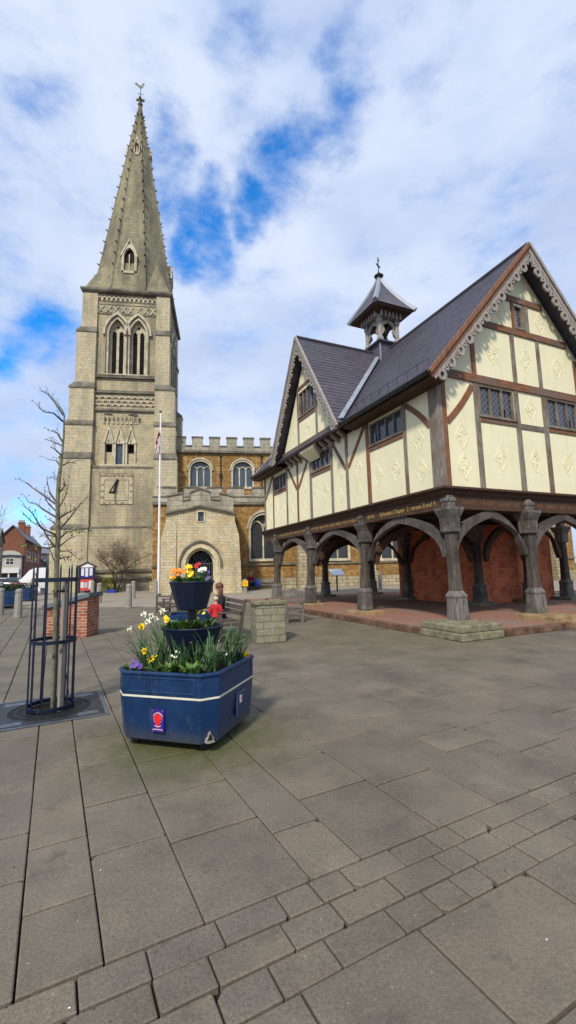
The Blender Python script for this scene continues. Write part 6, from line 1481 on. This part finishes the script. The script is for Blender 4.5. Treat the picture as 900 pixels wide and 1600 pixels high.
for j in range(nz):
    for i in range(nx):
        fsf.append((j*(nx+1)+i, j*(nx+1)+i+1, (j+1)*(nx+1)+i+1, (j+1)*(nx+1)+i)); mats.append(1 if (5 <= j+i*.4 <= 7.4 or (i in (3, 10) and j > 7)) else 0)
q.add(vs, fsf); q.m = mats; fo = q.build('flag_cloth', ['white', 'jred'], T, fixn=False); sm = fo.modifiers.new('thick', 'SOLIDIFY'); sm.thickness = .01
NBx = at(135, 926, 39.2); NB = thing('noticeboard', 'black gabled church noticeboard with white papers above a red poster', 'noticeboard', (NBx.x, 39.2, 0), radians(9))
hw = .62
for sx in (-1, 1): q = MB(); q.box(sx*hw-.07, -.07, 0, sx*hw+.07, .07, 2.3); q.build('post', 'blackpaint', NB, bevel=.01)
q = MB(); q.box(-hw+.075, -.02, .15, hw-.075, .05, 2.2); q.build('backboard', 'badge', NB)
q = MB(); q.prism([(-hw-.12, 2.25), (hw+.12, 2.25), (0, 2.62)], front, -.03, .06); q.build('white_pediment', 'white', NB)
q = MB(); q.beam((-hw-.2, 0, 2.26), (0, 0, 2.68), .25, .08, upv=(0, 0, 1)); q.beam((hw+.2, 0, 2.26), (0, 0, 2.68), .25, .08); q.build('roof', 'blackpaint', NB)
for x, z0_, z1_ in ((-.48, 1.5, 2.15), (-.14, 1.42, 2.18), (.22, 1.5, 2.15)):
    q = MB(); q.prism(R4(x, z0_, x+.24, z1_), front, -.035, -.022); q.build('pinned_paper', 'paper', NB)
q = MB(); q.box(-hw+.075, -.05, 1.2, hw-.075, -.022, 1.3); q.build('shelf', 'blackpaint', NB)
q = MB(); q.prism(R4(-.53, .2, .53, 1.18), front, -.045, -.022); po_ = q.build('red_poster', 'poster', NB)
q = MB(); q.prism(R4(.18, .35, .5, 1.05), front, -.055, -.046); q.build('white_sheet', 'paper', po_)
q = MB(); q.prism(R4(-.48, .45, -.25, .95), front, -.055, -.046); q.build('picture', 'paper', po_)
q = MB(); q.prism(R4(-.2, .45, .08, .92), front, -.055, -.046); q.build('picture', 'carsilver', po_)
Yp = at(383, 928, 31); YS = thing('sign_post', 'small yellow notice on a grey post near the seated person in maroon', 'sign', (Yp.x, 31, 0), radians(9))
q = MB(); q.chsq([(.13, 0), (.12, .95), (.05, 1.02)]); q.build('post', 'bollard', YS)
q = MB(); q.box(-.2, -.2, .52, .2, -.14, .92); yo = q.build('yellow_panel', 'signyellow', YS, bevel=.01)
q = MB(); q.lathe([(.06, -.205), (.06, -.2)], 10); q.v = [(v[0], v[2], v[1]+.74) for v in q.v]; q.build('dark_emblem', 'orange', yo)
Ip = at(527, 921, 31.5); IL = thing('information_lectern', 'sloping white information board on a black stand seen through the arches', 'information board', (Ip.x, 31.5, 0), radians(20))
q = MB(); q.box(-.04, -.04, 0, .04, .04, 1.2); q.build('stand', 'blackpaint', IL)
q = MB(); q.hexa([(-.5, -.3, 1.1), (.5, -.3, 1.1), (.5, .25, 1.5), (-.5, .25, 1.5), (-.5, -.3, 1.16), (.5, -.3, 1.16), (.5, .25, 1.56), (-.5, .25, 1.56)]); q.build('panel', 'paper', IL)

# ================================================================== TREES AND SHRUBS
def bare_tree(name, label, loc, h, spread, seed, trunks=1, twm='twig', group=None, depth=5, rad=.14, split=.25):
    Rr = random.Random(seed); T = thing(name, label, 'tree', loc, 0, group); tr = MB(); cr = MB()
    def go(p, d, l, r, lev, mbx):
        n = 3; pts = [p]; 
        for i in range(n):
            d = (d+Vector((Rr.uniform(-.16, .16), Rr.uniform(-.16, .16), Rr.uniform(-.04, .10)))).normalized(); p = p+d*l/n; pts.append(p)
        mbx.tube(pts, [r*(1-.3*i/n) for i in range(n+1)], 6 if lev < 2 else 3, cap=False)
        if lev >= depth: return
        for k in range(3 if lev > 0 else 4):
            a = Rr.uniform(0, 2*pi); s_ = Rr.uniform(.4, .95)*spread
            d2 = (d+Vector((cos(a)*s_, sin(a)*s_, Rr.uniform(-.1, .35)))).normalized(); j = pts[Rr.choice((1, 2, 3)) if lev else 3] if k else p
            go(j, d2, l*Rr.uniform(.6, .82), r*.58, lev+1, cr)
    for t in range(trunks):
        a = 2*pi*t/max(1, trunks)+.6; go(Vector((.14*cos(a), .14*sin(a), -.05)) if trunks > 1 else Vector((0, 0, -.05)), Vector((.16*cos(a), .16*sin(a), 1)) if trunks > 1 else Vector((0, 0, 1)), h*split, rad, 0, tr)
    tr.build('trunk', 'twig', T); cr.build('crown', twm, T, fixn=False); return T
cp1 = at(181, 921, 39.2)
bare_tree('bare_tree', 'low spreading leafless tree with several stems in front of the church tower', (cp1.x, 39.2, 0), 5.4, 1.9, 5, 3, depth=6, rad=.085, split=.34, twm='paletwig')
def shrub(label, loc, r, h, n, mat='shrub', ll=.14, name='shrub'):
    T = thing(name, label, 'shrub', loc, 0); q = MB(); st = MB()
    for i in range(n):
        a = R.uniform(0, 2*pi); t = sqrt(R.random()); z = h*R.random(); rr = r*t*sqrt(max(.05, 1-(z/h)**2*.8)); p = Vector((rr*cos(a), rr*sin(a), z))
        oval_leaf(q, p, (cos(a)+R.uniform(-.5, .5), sin(a)+R.uniform(-.5, .5), R.uniform(-.1, .9)), ll*R.uniform(.7, 1.3), ll*.45, 2, 3)
    for i in range(7): a = R.uniform(0, 2*pi); st.tube([(0, 0, 0), (r*.5*cos(a), r*.5*sin(a), h*.8)], [.02, .008], 4)
    st.build('stems', 'twig', T); q.build('leaves', mat, T, fixn=False); return T
M['yshrub'] = plain('yellow_green_leaf', (.20, .24, .015), .5, .45, 6, bmp=0)
cp2 = at(169, 921, 38.6); shrub('bushy yellow-green shrub beside the noticeboard in front of the tower', (cp2.x, 38.6, 0), .75, 1.25, 900, 'yshrub', .15)
cp3 = at(169, 924, 37.6); T = thing('plant_trough', 'small blue trough on the ground beside the yellow-green shrub', 'trough', (cp3.x+.2, 37.8, 0)); q = MB(); q.rects([(-.3, -.12, .3, .12, 0), (-.38, -.17, .38, .17, .28), (-.34, -.14, .34, .14, .28), (-.34, -.14, .34, .14, .22)]); q.build('trough_body', 'bluebag', T)
T = thing('street_planter', 'dark blue planter with yellow flowers in front of the bench with the woman', 'planter', (-2.22, 9.9, 0), .2, 'square blue planters at the edge of the square')
q = MB(); loft(q, [(octo(.38, .09), .06), (octo(.42, .10), .44), (octo(.42, .1), .45), (octo(.43, .10), .70), (octo(.40, .09), .70), (octo(.40, .09), .64)]); q.build('tub', 'navyblue', T)
for a in (-1, 1):
    for b in (-1, 1): q = MB(); q.tube([(a*.3, b*.3-.03, .04), (a*.3, b*.3+.03, .04)], .04, 8); q.build('castor', 'blackpaint', T)
bedding('primula', 'tall yellow flowers growing in the blue planter by the bench', Vector((-2.1, 9.8, .66)), .14, 'prim', scat(313, 950, 9.75, 'yellow', 26, 8, 9, .03), 26, .16)
# two more blue planters at the left
for (x, y), l, rz in (((-14.9, 23.6), 'dark blue planter behind the two left bollards', .3), ((-17.0, 28.6), 'farther dark blue planter with green bedding beside the walking person', .25)):
    T = thing('street_planter', l, 'planter', (x, y, 0), rz, 'square blue planters at the edge of the square'); s_ = .85
    q = MB(); loft(q, [(octo(.5*s_+.1, .12), .06), (octo(.53*s_+.1, .13), .5), (octo(.54*s_+.1, .13), .52), (octo(.54*s_+.1, .13), .86), (octo(.50*s_+.1, .12), .86), (octo(.50*s_+.1, .12), .78)]); q.build('tub', 'navyblue', T)
    for a in (-1, 1):
        for b in (-1, 1): q = MB(); q.tube([(a*.4, b*.4-.03, .04), (a*.4, b*.4+.03, .04)], .04, 8); q.build('castor', 'blackpaint', T)
    shrub('low green bedding growing in the %s' % ('nearer of the two blue planters at the left edge' if y < 25 else 'farther of the two blue planters at the left edge'), (x, y, .78), .5, .35, 260, 'shrub', .14, 'bedding_plant')

# ================================================================== STREET AT THE LEFT
def glazed(parent, P, x0, z0, x1, z1, fm='white', mull=1):
    q = MB(); q.ring(R4(x0+.08, z0+.08, x1-.08, z1-.08), R4(x0, z0, x1, z1), P, -.04, .05, True)
    for i in range(1, mull+1): x = x0+(x1-x0)*i/(mull+1); q.prism(R4(x-.03, z0+.08, x+.03, z1-.08), P, -.03, .05)
    q.prism(R4(x0+.08, (z0+z1)/2-.03, x1-.08, (z0+z1)/2+.03), P, -.03, .05)
    o = q.build('window', fm, parent); g = MB(); g.prism(R4(x0+.08, z0+.08, x1-.08, z1-.08), P, .0, .03); g.build('pane', 'carglass', o)
def house(name, label, loc, rz, w_, dep, eave, ridge, wall, gable_front=True, wins=(), side_wins=(), chim=((.5, .3),), shop=None, cat='house'):
    T = thing(name, label, cat, loc, rz); PF = lambda x, z, d: (x, d, z); PR = lambda y, z, d: (w_-d, y, z)
    q = MB()
    if gable_front: q.prism([(0, 0), (w_, 0), (w_, eave), (w_/2, ridge), (0, eave)], PF, 0, dep)
    else: q.add([(0, 0, 0), (w_, 0, 0), (w_, dep, 0), (0, dep, 0), (0, 0, eave), (w_, 0, eave), (w_, dep, eave), (0, dep, eave), (0, dep/2, ridge), (w_, dep/2, ridge)], [(0, 1, 5, 4), (1, 2, 6, 9, 5), (2, 3, 7, 6), (3, 0, 4, 8, 7), (4, 5, 9, 8), (6, 7, 8, 9)])
    q.build('wall', wall, T)
    q = MB(); o_ = .35; t = .18
    if gable_front:
        for s_ in (-1, 1):
            a = (w_/2, ridge+t); b = (w_/2+s_*(w_/2+o_), eave-o_*(ridge-eave)/(w_/2)+t); q.prism([a, b, (b[0], b[1]-t*.8), (a[0], a[1]-t*.9)], PF, -.3, dep+.3)
    else:
        PS = lambda y, z, d: (d, y, z)
        for s_ in (-1, 1):
            a = (dep/2, ridge+t); b = (dep/2+s_*(dep/2+o_), eave-o_*(ridge-eave)/(dep/2)+t); q.prism([a, b, (b[0], b[1]-t*.8), (a[0], a[1]-t*.9)], PS, -.2, w_+.2)
    ro = q.build('roof', 'hroof', T)
    for fx, fy in chim:
        q = MB(); x, y = w_*fx, dep*fy; zb = eave+(ridge-eave)*.5; q.box(x-.5, y-.4, zb, x+.5, y+.4, ridge+1.1); q.box(x-.58, y-.48, ridge+1.1, x+.58, y+.48, ridge+1.3)
        for k in (-1, 0, 1): q.lathe([(.13, ridge+1.3), (.1, ridge+1.75)], 8, (x+k*.32, y, 0))
        q.build('chimney', 'hbrick', ro)
    for a in wins: glazed(T, PF, *a)
    for a in side_wins: glazed(T, PR, *a)
    if shop:
        x0, x1, zt, cm = shop; q = MB(); q.prism(R4(x0, 0, x1, .5), PF, -.12, .02); q.prism(R4(x0, zt-.75, x1, zt), PF, -.25, .02)
        for x in (x0, (x0+x1)/2-.1, x1-.2): q.prism(R4(x, .5, x+.2, zt-.75), PF, -.12, .02)
        so4 = q.build('shopfront', cm, T); g = MB(); g.prism(R4(x0+.2, .5, x1-.2, zt-.75), PF, -.04, .015); g.build('pane', 'carglass', so4)
    return T
HR = radians(24)
house('brick_house', 'red brick gabled house with slate roof and chimneys beyond the parked vans', (-48.4, 73.45, 0), HR, 3.8, 27, 8.0, 10.1, 'hbrick', True, [], [(2, 4.2, 3.6, 6.0), (6, 4.2, 7.6, 6.0), (10, 4.2, 11.6, 6.0), (15, 4.2, 16.6, 6.0), (20, 4.2, 21.6, 6.0)], ((.6, .25), (.6, .55)), None)
T = house('white_shop', 'low white rendered shop with rounded pediment in front of the red brick gable', (-47.6, 72.2, 0), HR, 3.3, 1.5, 4.9, 5.0, 'hwhite', True, [(1.1, 3.5, 2.3, 4.6)], (), (), (.2, 3.1, 2.9, 'white'), 'shop')
q = MB(); q.prism([(0, 4.8)]+[(1.65-1.65*cos(pi*i/12), 4.95+.9*sin(pi*i/12)) for i in range(13)]+[(3.3, 4.8)], front, -.1, .3); q.build('curved_pediment', 'hwhite', T)
house('corner_shop', 'dark shop building with brown brick upper floor at the far left edge', (-54.2, 53.2, 0), HR, 16.0, 4.5, 6.6, 8.2, 'hyellow', False, [(14.2, 3.8, 15.3, 5.6), (11.5, 3.8, 12.6, 5.6), (8.5, 3.8, 9.6, 5.6)], [(2, 3.8, 3.2, 5.6)], ((.6, .5),), (9.5, 15.8, 3.0, 'blackpaint'), 'shop')
house('pale_house', 'pale rendered building farthest down the street before the church', (-62.5, 100, 0), HR, 9.5, 20, 6.6, 8.6, 'hwhite', False, [(5.5, 3.6, 6.6, 5.4), (7.6, 3.6, 8.7, 5.4)], [(2, 3.6, 3.4, 5.4)], ((.3, .5),), None)
house('buff_house', 'buff brick house standing behind the pale rendered building', (-74, 118, 0), HR, 26, 12, 6.5, 9.5, 'hyellow', False, [(20, 3.6, 21.3, 5.4), (16, 3.6, 17.3, 5.4)], (), ((.4, .5), (.8, .5)), None)
bare_tree('bare_tree', 'leafless street tree whose twigs reach in at the left edge above the shops', (-35.0, 47.0, 0), 11.5, .75, 21, 1, rad=.18, split=.3, depth=5)
bare_tree('bare_tree', 'distant leafless tree behind the pale rendered building', (-50.0, 92.0, 0), 6.5, .8, 33, 1, rad=.15, split=.3, depth=4)
def vehicle(name, label, loc, rz, sec, paint, wheels, wr=.31, lamps=True, cat='car', lit=False):
    """sec: cross-sections (x, half width low, z sill, z waist, half width roof, z roof); x runs front (-) to back (+)"""
    T = thing(name, label, cat, loc, rz, 'vehicles parked in the street'); q = MB(); vs = []
    for x, hw_, zs, zw, hr, zr in sec: vs += [(x, -hw_*.92, zs), (x, -hw_, (zs+zw)/2), (x, -hw_*.97, zw), (x, -hr, zr), (x, hr, zr), (x, hw_*.97, zw), (x, hw_, (zs+zw)/2), (x, hw_*.92, zs)]
    n = 8; fsx = [(i*n+k, i*n+(k+1) % n, (i+1)*n+(k+1) % n, (i+1)*n+k) for i in range(len(sec)-1) for k in range(n)]+[tuple(range(n)), tuple((len(sec)-1)*n+k for k in range(n))]
    q.add(vs, fsx); q.build('body', paint, T, smooth=True, bevel=.03)
    cab = [s for s in sec if s[5]-s[3] > .12]
    for s_ in (-1, 1):
        q = MB()
        for a, b in zip(cab[:-1], cab[1:]):
            if cat == 'van' and a[0] > -1.3: continue
            def pt(c, t): 
                y = c[1]*.97+(c[4]-c[1]*.97)*t; return Vector((c[0], s_*(y+.012), c[3]+(c[5]-c[3])*t))
            e = .06; A1, A2 = pt(a, .1), pt(a, .85); B1, B2 = pt(b, .1), pt(b, .85); dx = Vector((e, 0, 0)); q.add([A1+dx, B1-dx, B2-dx, A2+dx], [(0, 1, 2, 3)])
        q.build('side_window', 'carglass', T, fixn=False)
    for i in (0, len(sec)-2):
        # windscreen and rear screen where the roof rises
        pass
    for k in range(len(sec)-1):
        a, b = sec[k], sec[k+1]
        if abs(a[5]-b[5]) > .3 and max(a[5], b[5]) > 1.2:
            q = MB(); lo, hi = (a, b) if a[5] < b[5] else (b, a); f = -1 if a[5] < b[5] else 1
            u0, u1 = .12, .88; P0 = [Vector((lo[0], y, lo[5])) for y in (-lo[4], lo[4])]; P1 = [Vector((hi[0], y, hi[5])) for y in (-hi[4], hi[4])]; off = Vector((f*.012, 0, .012))
            q.add([P0[0].lerp(P1[0], u0)*1+off, P0[1].lerp(P1[1], u0)+off, P0[1].lerp(P1[1], u1)+off, P0[0].lerp(P1[0], u1)+off], [(0, 1, 2, 3)]); q.build('windscreen', 'carglass', T, fixn=False)
    hw_ = max(s[1] for s in sec)
    for x in wheels:
        for s_ in (-1, 1):
            q = MB(); q.tube([(x, s_*(hw_-.17), wr), (x, s_*(hw_+.02), wr)], wr, 18); wo_ = q.build('wheel', 'tyre', T, bevel=.02); g = MB(); g.tube([(x, s_*(hw_+.0), wr), (x, s_*(hw_+.032), wr)], wr*.58, 12); g.build('rim', 'chrome', wo_)
    x0, x1 = sec[0][0], sec[-1][0]
    for s_ in (-1, 1):
        q = MB(); q.box(x0-.03, s_*hw_*.66-.16, .62, x0+.12, s_*hw_*.66+.16, .76); q.build('headlight', 'paper', T, bevel=.02); q = MB(); q.box(x1-.1, s_*hw_*.74-.13, .68, x1+.03, s_*hw_*.74+.13, .86); q.build('tail_light', 'tail', T, bevel=.02)
    return T
carsec = [(-2.05, .62, .34, .62, .55, .66), (-1.95, .8, .22, .72, .66, .78), (-1.1, .87, .2, .88, .74, .96), (-.45, .88, .2, .92, .58, 1.42), (.7, .88, .2, .94, .6, 1.46), (1.5, .87, .22, .95, .56, 1.36), (1.95, .83, .26, .92, .70, .98), (2.05, .72, .34, .7, .6, .8)]
vansec = [(-2.6, .7, .34, .7, .62, .8), (-2.5, .92, .24, 1.0, .8, 1.08), (-1.9, .98, .22, 1.2, .86, 1.3), (-1.15, 1.0, .22, 1.3, .84, 2.2), (-.6, 1.0, .22, 1.35, .86, 2.45), (2.5, 1.0, .24, 1.35, .86, 2.5), (2.6, .96, .34, 1.3, .84, 2.4)]
def gx(px, Y): p = at(px, 910, Y); return (p.x, Y, 0)
vehicle('parked_van', 'white van parked nose left behind the tree guard', (gx(31, 50)[0]+2.6, 50, 0), radians(4), vansec, 'carwhite', (-1.75, 1.6), .34, cat='van')
vehicle('parked_car', 'black hatchback cut by the left edge of the photo', (gx(8, 47)[0]-2.0, 47, 0), radians(182), carsec, 'carblack', (-1.3, 1.3))
vehicle('parked_car', 'white hatchback behind the black one at the left edge', (gx(14, 53)[0], 53, 0), radians(160), carsec, 'carwhite', (-1.3, 1.3))
vehicle('parked_car', 'dark car showing red tail lights left of the white van', (gx(24, 50)[0], 50, 0), radians(-75), carsec, 'carblack', (-1.3, 1.3))
vehicle('parked_car', 'blue car parked behind the nose of the white van', (gx(37, 58)[0], 58, 0), radians(10), carsec, 'carblue', (-1.3, 1.3))
# grit, moss crumbs and blown bits lying in and along the paving joints
q = MB(); RD = random.Random(3)
for i in range(900):
    w_ = RD.uniform(1.0, 9.0); v_ = RD.choice(vb) if RD.random() < .6 else RD.uniform(-3, 6)
    if v_ < -4 or v_ > 7: continue
    p = PW*w_+PV*(v_+RD.gauss(0, .006)); r = RD.uniform(.0015, .005)*(1.6 if RD.random() < .06 else 1)
    q.add([(p.x+r*cos(t*pi/2+i)*(1.4 if t % 2 else .8), p.y+r*sin(t*pi/2+i), .001) for t in range(4)]+[(p.x, p.y, r*.9)], [(0, 1, 4), (1, 2, 4), (2, 3, 4), (3, 0, 4)])
    q.m[-4:] = [0 if RD.random() < .6 else (1 if RD.random() < .75 else 2)]*4
tag(q.build('grit', ['soil', 'mould', 'paper'], None), 'moss crumbs and grit scattered in the joints of the stone paving', 'grit', None, 'stuff')
for i, (px, py) in enumerate(((457, 1437), (264, 1326), (430, 1580), (760, 1160))):
    pass
